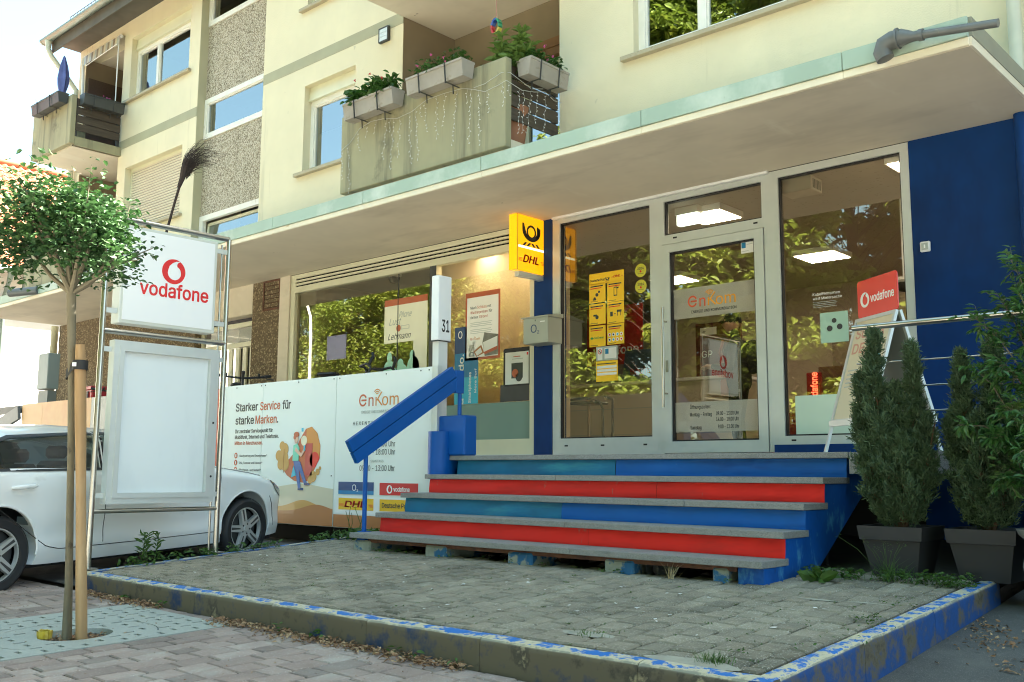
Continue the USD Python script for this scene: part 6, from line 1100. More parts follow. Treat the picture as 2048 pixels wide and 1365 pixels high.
cc = np.array([-5.565, -6.165, 2.31]); lim = MB(); tips = []
fork = trunk[-1]
for k in range(11):
    a = k*2.4+0.3; el = rg.uniform(0.35, 1.2); d = np.array([math.cos(a)*math.cos(el), math.sin(a)*math.cos(el), math.sin(el)]); L = rg.uniform(0.20, 0.36); p1 = fork+d*L*0.5+[0, 0, -0.01]; p2 = fork+d*L+np.array([0, 0, 0.06]); lim.tube([fork-[0, 0, 0.03], p1, p2], [0.017, 0.012, 0.008], 7); tips.append(p2)
    for j in range(5):
        d2 = d + rg.normal(0, 0.6, 3) + [0, 0, 0.45]; d2 /= np.linalg.norm(d2); e = p2 + d2*rg.uniform(0.12, 0.30); lim.tube([p1 if j > 3 else p2, (p2+e)/2+rg.normal(0, .012, 3), e], [0.007, 0.005, 0.003], 5); tips.append(e)
th, ph, rr = rg.uniform(0, 6.28, 7600), np.arccos(rg.uniform(-1, 1, 7600)), rg.uniform(0.10, 1.0, 7600)**0.55
Q = np.stack([np.sin(ph)*np.cos(th), np.sin(ph)*np.sin(th), np.cos(ph)], 1)*rr[:, None]; lump = 1+0.6*(meshkit.fbm(Q*2.4+7)-0.5)*2
Q = Q*lump[:, None]*[0.44, 0.44, 0.33]; Q = Q[(Q[:, 2] > -0.30-0.0*Q[:, 0])] + cc; keep = meshkit.fbm(Q*6.5) > 0.41; Q = Q[keep & ~((np.hypot(Q[:, 0]-cc[0], Q[:, 1]-cc[1]) < 0.20) & (Q[:, 2] < cc[2]-0.10))]
for k in range(16):
    a, q = rg.uniform(0, 6.28), rg.uniform(.05, .42); b0 = cc+[q*math.cos(a), q*math.sin(a), .08]; b1 = b0+[rg.normal(0, .04), rg.normal(0, .04), rg.uniform(.12, .26)]; lim.tube([b0, b1], [.004, .0015], 4); tips += [b0+(b1-b0)*w for w in np.linspace(.3, 1, 6)]
Tt = np.array(tips); Q2 = (Tt[rg.integers(0, len(Tt), 1100)] + rg.normal(0, 0.042, (1100, 3))); V, F = leaves(np.vstack([Q, Q2]), 0.039, rg, 0.72, 0.15); ob('crown', (V, F), M_leafA, tr)
ob('limbs', lim, M_bark, tr, smooth=50)

# ---------------------------------------------------------------- potted conifers
def conifer(name, label, loc, spires, seed):
    r_ = np.random.default_rng(seed); t = thing(name, label, 'potted plant', loc, 0)
    x, y, z = loc; h = 0.30
    def ring(w, zz): return [(x-w, y-w, zz), (x+w, y-w, zz), (x+w, y+w, zz), (x-w, y+w, zz)]
    m = MB(); V = ring(0.135, z) + ring(0.175, z+h-0.085) + ring(0.188, z+h-0.082) + ring(0.198, z+h) + ring(0.180, z+h) + ring(0.175, z+h-0.05); m.add(V, [(4*i+j, 4*i+(j+1) % 4, 4*i+4+(j+1) % 4, 4*i+4+j) for i in range(5) for j in range(4)]); m.add(ring(0.175, z+h-0.05), [(0, 1, 2, 3)])
    ob('pot', m, M_pot, t); st_ = MB(); tips, dirs = [], []
    for (sx_, sy_, H, Rr) in spires:
        st_.tube([(x, y, z+h-0.06), (x+sx_*.6, y+sy_*.6, z+h+H*.35), (x+sx_, y+sy_, z+h+H*.97)], [.016, .010, .003], 6)
        nb = int(80*H/1.0)
        for k in range(nb):
            u = (k+0.5)/nb; zz = 0.02+u*H*0.98; px, py = sx_*min(1, .4+u), sy_*min(1, .4+u); a = r_.uniform(0, 6.28); R = Rr*(math.sin(min(1, u*1.9+0.30)*math.pi/2)*(1-u)**0.62+0.05)*r_.uniform(.50, 1.15)*0.92; el = r_.uniform(.5, 1.0)
            b0 = np.array([x+px*.8, y+py*.8, z+h+zz-0.3*R]); b1 = b0 + np.array([R*math.cos(a), R*math.sin(a), R*el]); st_.tube([b0, b1], [.004, .0015], 3, cap=False)
            for q in range(16): w = (.34, .58, .80, 1.0)[q % 4]+r_.uniform(-.04, .04); tips.append(b0+(b1-b0)*w + r_.normal(0, .010, 3)); dirs.append((b1-b0)/np.linalg.norm(b1-b0))
    T, Dr = np.array(tips), np.array(dirs); n = len(T); V, F = [], []
    for rep in range(9):
        d = Dr*0.6 + r_.normal(0, 0.55, (n, 3)) + [0, 0, 0.45]; d /= np.linalg.norm(d, axis=1, keepdims=True); s = np.cross(d, r_.normal(0, 1, (n, 3))); s /= np.linalg.norm(s, axis=1, keepdims=True); L = r_.uniform(.018, .048, n)[:, None]; o = T + r_.normal(0, .011, (n, 3))
        V.append(np.stack([o-s*.0018, o+s*.0018, o+d*L*.6+s*.0034, o+d*L, o+d*L*.6-s*.0034], 1).reshape(-1, 3)); F.append((np.array([(0, 1, 2), (0, 2, 4), (4, 2, 3)])[None]+5*np.arange(n)[:, None, None]).reshape(-1, 3)+rep*5*n)
    ob('foliage', (np.vstack(V), np.vstack(F)), M_conif, t); ob('stem', st_, mt('conifer_stem', (0.11, 0.06, 0.03), 0.9, 0.2, 9) if seed == 1 else '/World/Looks/conifer_stem', t, smooth=50)
M_pot = mt('anthracite_pot', (0.026, 0.026, 0.027), 0.5, 0.08, 6, 0.0006, 200)
conifer('potted_conifer', 'conifer with several brownish spires in a dark square pot beside the steps', (-2.40, -2.28, 0.385), [(-.13, -.05, 1.22, .13), (.13, .03, 1.12, .12), (-.28, .03, .95, .11), (.26, -.06, .66, .12), (0, .0, .86, .17), (-.06, -.12, .64, .19), (.10, -.14, .54, .2), (.03, -.02, .45, .28), (-.18, -.10, .56, .15)], 1)
conifer('potted_conifer', 'green conifer in a dark square pot at the right end of the kerb', (-1.90, -2.22, 0.385), [(-.14, .0, 1.05, .12), (.06, .05, 1.14, .13), (.0, -.12, .66, .18), (-.22, -.02, .66, .13), (.2, -.05, .70, .14), (.0, -.02, .42, .26)], 2)

# ---------------------------------------------------------------- glossy shrub at the right edge
sh = thing('leafy_shrub', 'arching shrub with glossy green leaves in a grey round pot at the right edge', 'shrub', (-1.45, -2.55, 0.2))
m = MB(); m.lathe([(0.0, 0), (0.10, 0.0), (0.17, 0.10), (0.19, 0.22), (0.165, 0.36), (0.205, 0.40), (0.215, 0.43), (0.17, 0.43), (0.15, 0.37), (0, 0.36)], (-1.50, -2.35, 0.27), 28); ob('pot', m, mt('stone_pot', (0.20, 0.21, 0.20), 0.8, 0.15, 8, 0.002, 80), sh, smooth=40)
br = MB(); LP, LD, LN, LDN = [], [], [], []; rg = np.random.default_rng(21)
base = np.array([-1.50, -2.35, 0.66])
ends = [(-1.62, -2.5, 2.22), (-1.70, -2.45, 2.02), (-1.56, -2.6, 2.0), (-1.82, -2.55, 1.90), (-1.86, -2.5, 1.62), (-1.92, -2.62, 1.28), (-1.66, -2.6, 1.62), (-1.75, -2.62, 1.20), (-1.62, -2.65, 1.35), (-1.68, -2.62, 0.98), (-1.50, -2.65, 1.70), (-1.48, -2.6, 2.15), (-1.40, -2.6, 1.3), (-1.42, -2.5, 1.9), (-1.35, -2.3, 2.1), (-1.55, -2.1, 1.9), (-1.62, -2.2, 1.5), (-1.58, -2.7, 1.12), (-1.48, -2.7, 0.98)]
for e in ends:
    e = np.array(e); mid = (base+e)/2 + np.array([0.10, 0.02, 0.16]) + rg.normal(0, .04, 3); p = [base, base*.4+mid*.6+[0, 0, .03], mid, mid*.4+e*.6+[0, 0, .05], e]
    br.tube(p, [.010, .008, .006, .004, .002], 5)
    P = np.array(p); ts = np.linspace(0.30, 1.0, 26); pin = rg.random() < 0.5
    for t in ts:
        i = min(3, int(t*4)); q = P[i]+(P[i+1]-P[i])*(t*4-i); d = (P[i+1]-P[i]); d /= np.linalg.norm(d)
        for _ in range(3):
            tw = d*0.4+rg.normal(0, .65, 3); tw[2] -= 0.05; tw /= np.linalg.norm(tw); Lt = rg.uniform(.03, .13); o = q+tw*Lt
            if pin:
                br.tube([q, o], [.0015, .001], 3, cap=False)
                for w in np.linspace(.35, 1, 4):
                    sd_ = np.cross(tw, [0, 0, 1.0]); sd_ /= np.linalg.norm(sd_)+1e-9
                    for s_ in (-1, 1): LP.append(q+tw*Lt*w); LD.append(sd_*s_*.8+tw*.7+[0, 0, -.15])
            else:
                for w in range(4): LP.append(q+tw*Lt*rg.uniform(.2, .6)); LD.append(tw+rg.normal(0, .5, 3)+[0, 0, -.25])
LP, LD = np.array(LP), np.array(LD); LD /= np.linalg.norm(LD, axis=1, keepdims=True); sel = rg.random(len(LP)) < 0.62; V, F = leaves(LP[sel], 0.058, rg, 0.36, 0.2, 0.2, LD[sel]*2.5); ob('foliage', (V, F), M_leafB, sh); ob('branches', br, M_bark, sh, smooth=50)

# ---------------------------------------------------------------- balcony planters, lights, ornaments
M_trough = mt('stone_trough', (0.33, 0.295, 0.25), 0.85, 0.1, 5, 0.002, 60, dirt=[((0.24, 0.2, 0.14), 0.58, 0.72, 6, (1, 1, 1.5))])
M_leafC = mt('balcony_leaf', (0.045, 0.12, 0.02), 0.45, 0.4, 9, transl=0.3); M_leafD = mt('hydrangea_leaf', (0.13, 0.22, 0.045), 0.5, 0.35, 6, transl=0.3)
def trough(label, O, u, L, flower, leaf, size, hgt, seed, mat=None, group=None):
    """planter of length L from O along u hung on a rail, with plants"""
    r_ = np.random.default_rng(seed); O, u = np.array(O, float), np.array(u, float); w = np.array([u[1], -u[0], 0]); t = thing('flower_box', label, 'flower box', tuple(O+u*L/2), 0, group)
    P = Polygon([(-.075, 0), (.075, 0), (.10, .17), (.11, .175), (.11, .20), (-.11, .20), (-.11, .175), (-.10, .17)])
    m = MB(); v = P.exterior.coords; m.poly(P, O, w, (0, 0, 1), 0, 1) if False else m.poly(P, O + (u*L if np.dot(np.cross(w, [0, 0, 1]), u) < 0 else 0), w, (0, 0, 1), 0, L)
    ob('box', m, mat or M_trough, t); m = MB()
    for a in (0.25*L, 0.72*L): q = O+u*a; m.obox(q+w*.095+[0, 0, -.03], q+w*.118+[0, 0, .2], .018, .006, u); m.obox(q+w*.10+[0, 0, -.015], q-w*.12+[0, 0, -.02], .018, .006); m.obox(q-w*.02+[0, 0, -.015], q-w*.03+[0, 0, -.12], .014, .008, u)
    ob('bracket', m, M_dgrey, t); n = int(330*L*hgt/0.12); x = r_.uniform(.03, L-.03, n); hump = 0.35+0.65*meshkit.noise(np.stack([x*4+seed*3, x*0, x*0], 1)); Q = O + u*x[:, None] + w*r_.normal(0, .055, n)[:, None] + np.stack([0*x, 0*x, .17+r_.uniform(0, 1, n)*hgt*hump], 1)
    V, F = leaves(Q, size, r_, 0.62, 0.0); ob('foliage', (V, F), leaf, t); m = MB()
    for k in range(14): q = O+u*r_.uniform(.05, L-.05); m.tube([q+[0, 0, .15], q+r_.normal(0, .02, 3)+[0, 0, .17+hgt*.6]], .003, 4)
    ob('stem', m, M_weed, t)
    if flower is not None:
        m = MB()
        for k in range(3 if flower == 'r' else 3):
            q = O+u*r_.uniform(.1, L-.05)+w*r_.uniform(-.02, .09)+np.array([0, 0, .20+hgt*r_.uniform(.35, 1.05)])
            for j in range(7): o = q+r_.normal(0, .009, 3); hh = m3.Manifold.hull_points(o+r_.normal(0, .006, (7, 3))); m.mesh(hh)
        ob('flower', m, mt('flower_'+flower, {'r': (0.6, 0.03, 0.03), 'p': (0.65, 0.10, 0.35)}[flower], .6) if not stage.GetPrimAtPath('/World/Looks/flower_'+flower) else '/World/Looks/flower_'+flower, t)
GB = 'flower boxes hung on the balcony parapets'
trough('left pale flower box with tall green leaves and red flowers on the long parapet', (-9.50, -1.12, 5.31), (1, 0, 0), 0.92, 'r', M_leafC, 0.085, 0.30, 3)
trough('middle pale flower box with geraniums on the long parapet', (-8.33, -1.12, 5.33), (1, 0, 0), 0.92, 'p', M_leafC, 0.05, 0.20, 4)
trough('pale flower box with trailing pink flowers on the dark side boards', (-6.85, -0.82, 5.29), (0, 1, 0), 0.66, 'p', M_leafC, 0.055, 0.22, 6)
trough('dark flower box hooked over the high left parapet', (-19.3, -1.10, 7.78), (1, 0, 0), 1.2, None, M_leafC, 0.05, 0.05, 8, M_dgrey)
trough('dark flower box with one small pink bloom on the high left boards', (-17.86, -0.85, 7.76), (0, 1, 0), 0.78, 'p', M_leafC, 0.05, 0.06, 9, M_dgrey)
hy = thing('hydrangea', 'tall pale green hydrangea rising behind the parapet corner', 'plant', (-7.2, -0.7, 4.65)); r_ = np.random.default_rng(14); m = MB(); V_, F_ = [], []; n0 = 0
m2 = MB(); m2.lathe([(0.14, 0), (0.2, 0.42), (0.18, 0.42), (0.17, 0.36), (0, 0.36)], (-7.2, -0.62, 4.62), 18); ob('pot', m2, mt('clay_pot', (0.3, 0.13, 0.07), 0.8), hy, smooth=40)
for k in range(17):
    tx, ty, tz = -7.22+r_.uniform(-.46, .40), -0.72+r_.uniform(-.14, .2), r_.uniform(5.58, 5.93); m.tube([(-7.2+(tx+7.2)*.3, -0.64, 4.95), ((-7.2+tx)/2, ty, 5.35), (tx, ty, tz)], [.008, .006, .004], 5)
    for z in np.arange(5.45, tz+.02, .075):
        f_ = (z-4.95)/(tz-4.95); c_ = np.array([-7.2+(tx+7.2)*(.3+.7*f_), ty, z]); a0 = r_.uniform(0, 3)
        nn = 5; a = a0+np.arange(nn)*6.28/nn; dd = np.stack([np.cos(a), np.sin(a), np.full(nn, .5 if z > tz-.06 else .15)], 1); V, F = leaves(np.repeat(c_[None], nn, 0), 0.125, r_, 0.42, 0, .3, dd*3); V_.append(V); F_.append(F+n0); n0 += len(V)
ob('foliage', (np.vstack(V_), np.vstack(F_)), M_leafD, hy); ob('stem', m, M_weed, hy, smooth=50)
il = thing('icicle_lights', 'white icicle fairy lights draped over the stained parapet and its dark side boards', 'string lights', (-8.3, -1.02, 5.2)); M_wire = mt('white_wire', (0.5, 0.5, 0.46), 0.5); r_ = np.random.default_rng(31)
m = MB(); bu = MB(); pts = [(-9.79, -1.012, 5.03), (-9.6, -1.012, 5.10), (-9.42, -1.012, 5.24), (-9.2, -1.012, 5.28), (-8.98, -1.012, 5.26), (-8.72, -1.012, 5.20), (-8.45, -1.012, 5.22), (-8.2, -1.012, 5.30), (-7.9, -1.012, 5.30), (-7.6, -1.012, 5.28), (-7.42, -1.012, 5.22), (-7.25, -1.012, 5.15), (-7.05, -1.012, 5.17), (-6.94, -1.0, 5.20), (-6.935, -0.75, 5.16), (-6.935, -0.55, 5.2), (-6.935, -0.36, 5.26), (-6.935, -0.2, 5.2), (-6.935, -0.06, 5.22)]
m.tube(pts, .0032, 5); m.tube([(-7.42, -1.014, 5.24), (-7.25, -1.014, 5.24), (-7.0, -1.014, 5.30), (-6.93, -0.95, 5.3), (-6.93, -0.6, 5.22), (-6.93, -.4, 5.28)], .0035, 5)
P = np.array(pts); L = np.r_[0, np.cumsum(np.linalg.norm(np.diff(P, axis=0), axis=1))]; s = 0.04
while s < L[-1]:
    p = np.array([np.interp(s, L, P[:, k]) for k in range(3)]); h = r_.choice([.15, .25, .38, .5, .62]); n = int(h/.05)+2; al = np.array([1, 0, 0]) if p[1] < -.99 else np.array([0, 1, 0]); pp = [p+al*(0.012*math.sin(k*1.7+s*9)+0.01*k*math.sin(s*5)*.6)+[0, 0, -h*k/(n-1)] for k in range(n)]; m.tube(pp, .0014, 4, cap=False)
    for q in pp[1:]: d = al*r_.uniform(-1, 1)+np.array([0, 0, r_.uniform(-.8, .5)]); d /= np.linalg.norm(d); bu.tube([q, q+d*.022], [.0022, .0034], 5)
    s += r_.uniform(.06, .24)
ob('wire', m, M_wire, il); ob('bulb', bu, M_white, il)
so = thing('wind_spinner', 'rainbow coloured ring hanging on a string under the balcony ceiling', 'ornament', (-7.33, -0.75, 6.05)); c = np.array([-7.33, -0.75, 6.02])
cols = [ink('spin_%s' % n, c_) for n, c_ in (('green', (.02, .25, .12)), ('blue', (.03, .08, .35)), ('red', (.5, .03, .03)), ('yellow', (.5, .4, .05)))]
for k in range(12): m = MB(); a = k*math.pi/6; m.obox(c+np.array([.055*math.cos(a), .03, .085*math.sin(a)]), c+np.array([.055*math.cos(a), -.03, .085*math.sin(a)]), .035, .02, (math.cos(a), 0, math.sin(a))); ob('blade', m, cols[(k//3) % 4], so)
m = MB(); m.tube([c+[0, 0, .09], (-7.33, -.75, 7.2)], .003, 5); ob('string', m, ink('string_red', (.4, .12, .1)), so)
ln = thing('small_lantern', 'small dark lantern hanging on the loggia wall behind the flower boxes', 'lantern', (-9.6, -0.3, 5.6)); m = MB(); m.lathe([(0, .14), (.03, .13), (.04, .1), (.035, 0), (.04, -.02), (0, -.02)], (-9.6, -.2, 5.62), 10); m.tube([(-9.6, -.2, 5.76), (-9.6, -.2, 6.0)], .003, 4); m.tube([(-9.6, -.2, 5.60), (-9.6, -.2, 5.35)], .02, 6); ob('body', m, M_dgrey, ln)
pa = thing('folded_parasol', 'folded blue parasol standing on the high left balcony', 'parasol', (-19.15, -0.7, 7.15)); m = MB(); n = 20
prof = [(.02, 0), (.05, .10), (.085, .18), (.055, .27), (.05, .30), (.09, .48), (.10, .62), (.07, .85), (.02, 1.05), (0, 1.08)]
V = [((-19.15+r*(1+.22*math.cos(5*a))*math.cos(a)), -.7+r*(1+.22*math.cos(5*a))*math.sin(a), 8.05+z) for r, z in prof for a in np.arange(n)*2*math.pi/n]; m.add(V, [(i*n+j, i*n+(j+1) % n, (i+1)*n+(j+1) % n, (i+1)*n+j) for i in range(len(prof)-1) for j in range(n)]); ob('canopy', m, mt('parasol_blue', (0.10, 0.13, 0.34), 0.8, 0.25, 8), pa, smooth=60)
m = MB(); m.tube([(-19.15, -.7, 7.15), (-19.15, -.7, 8.1)], .02, 8); ob('pole', m, M_alu, pa); m = MB(); m.tube([(-19.15, -.7, 8.325), (-19.15, -.7, 8.355)], .06, 12); ob('tie', m, M_black, pa)
aw = thing('folded_awning', 'rolled striped awning with scalloped valance over the left loggia', 'awning', (-18.9, -0.05, 9.3)); m = MB(); m.tube([(-19.7, -.06, 9.44), (-18.1, -.06, 9.44)], .035, 10); ob('roll', m, M_white, aw, smooth=50)
for k in range(20):
    x0 = -19.68+k*.079; m = MB(); V = []
    for i in range(5): x = x0+.079*i/4; V += [(x, -.11, 9.43), (x, -.12, 9.26-.035*math.sin(i/4*math.pi))]
    m.add(V, [(2*i, 2*i+2, 2*i+3, 2*i+1) for i in range(4)]); ob('valance', m, (I_sand, I_grey, ink('awn_brown', (.25, .2, .14)))[k % 3], aw)
m = MB(); m.tube([(-19.68, -.1, 9.4), (-19.55, -.1, 8.0)], .03, 8); m.tube([(-18.12, -.1, 9.40), (-18.12, -.1, 8.0)], .012, 6); m.tube([(-19.5, -.12, 9.2), (-18.15, -.12, 9.27)], .008, 5); ob('arm', m, M_white, aw)
# ---------------------------------------------------------------- weeds, litter
r_ = np.random.default_rng(77)
def tuft(m, c, n, size, hgt, spread):
    Q = np.array(c) + np.stack([r_.normal(0, spread, n), r_.normal(0, spread, n), r_.uniform(0.1, 1, n)*hgt], 1); V, F = leaves(Q, size, r_, 0.5, 0.0); m.add(V, F)
def grass(m, c, n, h, spread):
    for _ in range(n):
        b0 = np.array(c)+np.array([r_.normal(0, spread), r_.normal(0, spread), 0]); d = np.array([r_.normal(0, .45), r_.normal(0, .45), 1.0]); L = h*r_.uniform(.5, 1.1); s = np.array([d[1], -d[0]+.3, 0]); s /= np.linalg.norm(s); p1 = b0+d*L*.55; p2 = b0+d*L*.85+[d[0]*L*.5, d[1]*L*.5, 0]
        m.add([b0-s*.002, b0+s*.002, p1+s*.0015, p1-s*.0015, p2], [(0, 1, 2), (0, 2, 3), (3, 2, 4)])
wd_ = MB()
for k in range(30): y = r_.uniform(-4.7, -2.3); tuft(wd_, (-7.56+r_.normal(0, .03), y, plat_z(y)), 14, 0.045, 0.06, 0.03)
for k in range(34): x = r_.uniform(-7.5, -6.75); tuft(wd_, (x, -2.55+r_.normal(0, .12), plat_z(-2.6)), 16, 0.05, 0.09, 0.05)
for k in range(26): x = r_.uniform(-2.95, -1.9); y = -2.62+r_.normal(0, .07); tuft(wd_, (x, y, plat_z(y)), 14, 0.04, 0.06, 0.035); grass(wd_, (x, y, plat_z(y)), 5, .10, .03)
for k in range(16): x = r_.uniform(-6.5, -3.1); tuft(wd_, (x, -3.10+r_.normal(0, .02), plat_z(-3.1)), 9, 0.025, 0.03, 0.03)
for k in range(150): x, y = r_.uniform(-7.4, -1.95), r_.uniform(-4.95, -3.2); x = FX0+0.12+round((x-FX0-.12)/.139)*.139; tuft(wd_, (x, y, plat_z(y)-.004), 6, 0.014, 0.010, 0.014); 
for k in range(16): x = r_.uniform(-2.25, -1.9); y = r_.uniform(-4.7, -3.1); tuft(wd_, (x, y, plat_z(y)), 9, 0.018, 0.015, 0.04)
for k in range(8): x = r_.uniform(-6.8, -2.4); tuft(wd_, (x, -5.10, street_z(x, -5.1)), 7, 0.04, 0.05, 0.015)
grass(wd_, (-2.18, -4.88, plat_z(-4.88)), 90, .05, .035); grass(wd_, (-2.93, -4.72, plat_z(-4.7)), 40, .03, .05)
ob('weeds', wd_, M_weed, kind='stuff', label='low weeds and grass tufts growing in the joints and along the kerbs', cat='weeds')
tw = thing('tall_weed', 'leafy weed standing at the foot of the pylon sign beside the car', 'weed', (-7.6, -4.55, 0.26)); m = MB(); sm = MB()
for k in range(3):
    c = np.array([-7.6+r_.normal(0, .03), -4.55+k*.07, plat_z(-4.5)]); sm.tube([c, c+[0.01, .02, .13], c+[.0, .03, .23]], [.004, .003, .002], 5)
    for z in np.linspace(.05, .22, 10): a = r_.uniform(0, 6.28, 2); V, F = leaves(np.repeat((c+[0, .02*z/.2, z])[None], 2, 0), .085, r_, .26, 0, .2, np.stack([np.cos(a), np.sin(a), np.full(2, .6)], 1)*3); m.add(V, F)
ob('leaves', m, M_weed, tw); ob('stem', sm, M_weed, tw)
dd_ = thing('dandelion', 'yellow flowering dandelion beside the car bumper and the orange dune print', 'flower', (-7.35, -2.35, 0.38)); m = MB(); fl = MB()
for k in range(5):
    c = np.array([-7.42+r_.normal(0, .08), -2.5+r_.normal(0, .05), plat_z(-2.5)]); e = c+[r_.normal(0, .06), r_.normal(0, .04), r_.uniform(.18, .30)]; m.tube([c, (c+e)/2+r_.normal(0, .012, 3), e], .003, 5)
    if k < 3: fl.lathe([(0, -.006), (.014, 0), (.018, .008), (.008, .011), (0, .010)], tuple(e), 9)
tuft(m, (-7.4, -2.5, plat_z(-2.5)), 30, .09, .07, .05); ob('stalk', m, M_weed, dd_); ob('flower_head', fl, ink('dandelion_yellow', (.65, .42, .01)), dd_)
pn = thing('broad_leaf_weed', 'broad leaved weed at the bottom right corner of the steps', 'weed', (-2.75, -2.75, 0.37)); m = MB(); c = np.array([-2.70, -2.78, plat_z(-2.78)])
a = r_.uniform(0, 6.28, 16); V, F = leaves(np.repeat(c[None], 16, 0)+r_.normal(0, .02, (16, 3))*[1, 1, 0], .13, r_, .55, 0, .2, np.stack([np.cos(a), np.sin(a), r_.uniform(.2, 1.4, 16)], 1)*3); m.add(V, F); ob('leaves', m, M_weed, pn)
tg = thing('flowering_grass', 'tuft of grass with thin seed heads before the left conifer pot', 'grass', (-2.4, -2.6, 0.38)); m = MB(); grass(m, (-2.36, -2.62, plat_z(-2.6)), 60, .16, .03)
for k in range(9):
    c = np.array([-2.36, -2.62, plat_z(-2.6)]); e = c+[r_.normal(0, .10), r_.normal(0, .05), r_.uniform(.17, .27)]; m.tube([c, (c*.4+e*.6)+[0, 0, .03], e], .0012, 3)
    for j in range(10): tuft(m, e+r_.normal(0, .012, 3), 1, .010, .01, .008)
ob('blades', m, M_weed, tg)
dr_ = thing('dry_grass_tuft', 'dry straw coloured grass tuft beside the pipe stub under the steps', 'grass', (-3.5, -3.15, 0.34)); m = MB(); grass(m, (-3.52, -3.14, plat_z(-3.14)), 22, .13, .012); ob('blades', m, ink('straw', (.42, .33, .17)), dr_)
m = MB()
for k in range(2600):
    t = r_.random(); x = -7.4+5.2*t
    if meshkit.noise(np.array([[x*2.3, 0, 0]]))[0] < 0.42: continue
    y = -5.085-abs(r_.normal(0, .05))*(.6+meshkit.noise(np.array([[x*3, 5, 0]]))[0]); V, F = leaves(np.array([[x, y, street_z(x, y)+r_.uniform(.004, .022)]]), .030, r_, .5, 0); m.add(V, F)
for k in range(420):
    c = [(-2.1, -5.3), (-1.4, -4.6), (-1.3, -3.6), (-1.75, -2.9), (-1.6, -3.2)][r_.integers(0, 5)]; x, y = c[0]+r_.normal(0, .12), c[1]+r_.normal(0, .09)
    if x > -1.83: V, F = leaves(np.array([[x, y, yz(y)+.008]]), .03, r_, .4, 0); m.add(V, F)
for k in range(160): x, y = r_.uniform(-8, -3), r_.uniform(-6.5, -5.2); V, F = leaves(np.array([[x, y, street_z(x, y)+.006]]), .014, r_, .5, 0); m.add(V, F)
for k in range(260): a, q = r_.uniform(0, 6.28), r_.uniform(0, .19); x, y = -5.70+q*math.cos(a), -5.9+q*math.sin(a); V, F = leaves(np.array([[x, y, street_z(x, y)-.02]]), .03, r_, .5, 0); m.add(V, F)
ob('dry_leaf_litter', m, mt('dry_leaf', (.24, .135, .07), .9, .5, 22, dirt=[((.42, .30, .17), .5, .6, 15, (1, 1, 1))]), kind='stuff', label='brown dry leaf litter gathered along the front kerb and in the tree pit', cat='leaf litter')
m = MB()
for k in range(60): x, y = r_.uniform(-7.2, -2.2), r_.uniform(-4.7, -3.15); h = m3.Manifold.hull_points(np.array([x, y, plat_z(y)+.004])+r_.normal(0, 1, (7, 3))*[.010, .007, .0015]); m.mesh(h)
for x, y in ((-3.6, -5.12), (-1.72, -2.9)): h = m3.Manifold.hull_points(np.array([x, y, street_z(x, y)+.02])+r_.normal(0, 1, (8, 3))*[.02, .012, .012]); m.mesh(h)
ob('paint_flakes', m, I_white, kind='stuff', label='white paint flakes and scraps scattered over the forecourt', cat='litter')

# ---------------------------------------------------------------- neighbouring house at the left
nb = thing('neighbour_house', 'white walled house with an orange tiled roof beyond the left end of the building', 'house', (-27, 2, 0))
M_nw = mt('neighbour_wall', (0.80, 0.78, 0.72), 0.9, 0.03, 1, 0.003, 50)
m = MB(); m.box(-37, -9, -0.5, -27, 11, 6.2); ob('wall', m, M_nw, nb)
M_tile = mt('orange_tile', (0.30, 0.105, 0.045), 0.8, 0.2, 3, rand=0.18, dirt=[((0.19, 0.085, 0.05), 0.6, 0.75, 4, (1, 1, 1))])
e0, e1 = np.array([-26.6, 0, 6.22]), np.array([-31.5, 0, 10.35]); sl_ = e1-e0; SL = np.linalg.norm(sl_); sl_ /= SL; nrm = np.array([-sl_[2]*-1, 0, sl_[0]*-1.0]); nrm = np.cross(sl_, [0, -1.0, 0]); nrm = nrm if nrm[2] > 0 else -nrm
m = MB(); m.add([e0+[0, -9, -.06], e0+[0, 11, -.06], e1+[0, 11, -.06], e1+[0, -9, -.06]], [(0, 1, 2, 3)]); m.add([e1+[0, -9, -.06], e1+[0, 11, -.06], e0+[-9.8, 11, -.06], e0+[-9.8, -9, -.06]], [(0, 1, 2, 3)]); rf = ob('roof', m, M_tile, nb)
rows = 20; tl = []
for j in range(rows):
    for i in range(44):
        y0 = -3.2+i*0.235
        tl.append((j, y0))
tl.sort(key=lambda q: abs(q[1]-3.0)); rest = MB()
def tile(j, y0):
    o = e0+sl_*(SL*j/rows); L = SL/rows*1.12; V = []
    for s_, h in ((0, .035), (L, .008)):
        for i in range(7): V.append(o+sl_*s_+np.array([0, y0+.235*i/6, 0])+nrm*(h+.028*math.sin(i/6*2*math.pi)))
    V += [v-nrm*.022 for v in V[:7]]
    m = MB(); m.add(V, [(i, i+1, 8+i, 7+i) for i in range(6)]+[(14+i, 15+i, i+1, i) for i in range(6)]); return m
for k, q in enumerate(tl):
    t_ = tile(*q)
    if k < 280: ob('roof_tile', t_, M_tile, rf)
    else: rest.add(np.vstack(t_.v), np.vstack(t_.f))
ob('roof_tiles', rest, M_tile, rf, kind='stuff')
m = MB(); m.tube([e1+[0, -9, .05], e1+[0, 11, .05]], .13, 10); ob('ridge', m, M_tile, rf, smooth=50)
m = MB(); m.tube([(-26.52, -9, 6.14), (-26.52, 11, 6.14)], .08, 10); ob('gutter', m, M_white, nb, smooth=50)
m = MB(); m.tube([(-26.52, 1.35, 6.1), (-26.7, 1.35, 5.8), (-26.93, 1.35, 5.5), (-26.93, 1.35, 0)], [.09, .055, .05, .05], 10); ob('downpipe', m, M_zinc, nb, smooth=50)
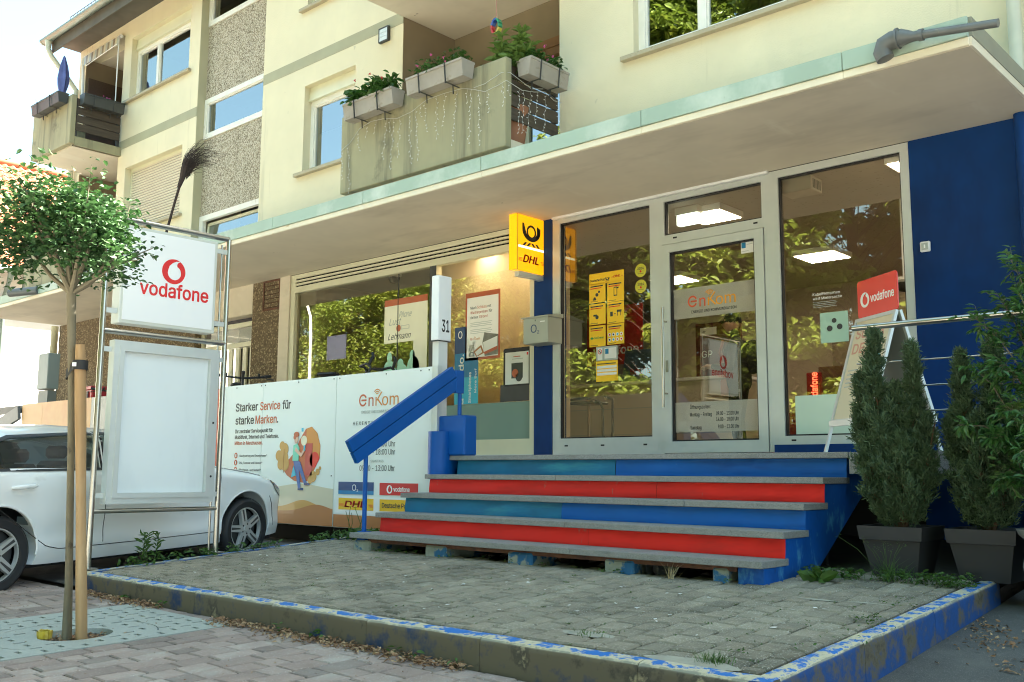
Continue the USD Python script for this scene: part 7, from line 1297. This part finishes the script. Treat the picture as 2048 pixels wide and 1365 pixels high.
q = MB(); q.box(-26.99, 3.2, 3.6, -26.96, 4.3, 5.0); wn = ob('window', q, M_white, nb); q = MB(); q.box(-26.955, 3.3, 3.7, -26.95, 4.2, 4.9); ob('pane', q, G_house, wn)

# ---------------------------------------------------------------- trees across the street (seen mirrored in the glass) and street lamp
M_leafT = mt('big_tree_leaf', (0.14, 0.19, 0.022), 0.5, 0.4, 1.2, transl=0.35, dirt=[((0.21, 0.235, 0.03), 0.5, 0.65, 0.5, (1, 1, 1))])
def big_tree(name, label, loc, H, R, seed, nclump, nleaf, size, low):
    r_ = np.random.default_rng(seed); t = thing(name, label, 'tree', loc, 0, 'trees across the street'); m = MB(); m.tube([(0, 0, -.5), (.1, 0, H*.25), (-.1, .1, H*.5), (0, 0, H*.85)], [.28, .2, .12, .03], 8); C_ = []
    for k in range(nclump):
        u = r_.uniform(-1, 1); a = r_.uniform(0, 6.28); q = r_.uniform(.05, 1.0)**.5; zc_ = low+(H-low)*(0.5+0.5*u); rad = R*math.sqrt(max(0.05, 1-(u*.92)**2))*q; c = np.array([rad*math.cos(a), rad*math.sin(a), zc_]); C_.append(c); m.tube([(0, 0, max(1.5, zc_-rad*.6)), c*[.5, .5, 1]-[0, 0, rad*.15], c], [.02, .012, .006], 4, cap=False)
    ob('trunk', m, M_twig, t, local=True, smooth=50); C_ = np.array(C_); ci = r_.integers(0, nclump, nleaf); off = r_.normal(0, 1, (nleaf, 3)); off /= np.linalg.norm(off, axis=1, keepdims=True); rr = r_.uniform(.15, 1.0, nleaf)[:, None]
    Q = C_[ci]+off*rr*np.array([1.0, 1.0, .50])*r_.uniform(.65, 1.4, nclump)[ci][:, None]; V, F = leaves(Q, size, r_, .55, .25); F = F.reshape(-1, 6, 3)[:, [0, 1, 2, 3, 4, 5]].reshape(-1, 3); ob('crown', (V, F), M_leafT, t, local=True); return t
t1 = big_tree('roadside_tree', 'tall leafy tree across the street mirrored in the shop door', (-11, -17.5, 0), 17, 5.0, 41, 190, 80000, .30, 1.2)
t2 = big_tree('roadside_tree', 'dense bushy tree across the street mirrored in the left shop window', (-30, -18.5, 0), 10, 4.4, 42, 120, 60000, .20, 0.3)
for p, x, y, rz, l in ((t1, -17.5, -18, 1.1, 'second leafy tree across the street mirrored beside the door'), (t1, -4.5, -18.5, 2.2, 'leafy tree across the street mirrored in the pane right of the door'), (t1, 2.5, -17, 3.3, 'leafy tree behind the camera at the right'), (t1, -9, -25, 4.4, 'further tree behind the front row of street trees'), (t2, -23.5, -17.5, .8, 'bushy tree across the street mirrored in the beige backed pane'), (t2, -37, -19, 1.9, 'bushy tree across the street at the far left'), (t2, -44.5, -18, 2.7, 'bushy tree at the far left end of the row'), (t2, -16, -24, 3.7, 'bushy tree behind the front row of street trees'), (t1, -27, -26, 5.1, 'tall tree rising behind the bushy trees'), (t1, 9.5, -18, 5.6, 'leafy tree at the right end of the row')):
    copy_of(p, (x, y, 0), rz, l)
sl2 = thing('street_lamp', 'white curved street lamp mirrored in the left shop window', 'street lamp', (-24.2, -9, 0)); m = MB(); m.tube([(-24.2, -9, 0), (-24.2, -9, 5.0), (-24.25, -9, 5.6), (-24.5, -9, 6.1), (-24.9, -9, 6.4)], [.06, .045, .04, .04, .035], 12); ob('mast', m, M_white, sl2, smooth=50); m = MB(); m.box(-25.5, -9.12, 6.36, -24.85, -8.88, 6.46, .03); ob('lamp_head', m, M_white, sl2)
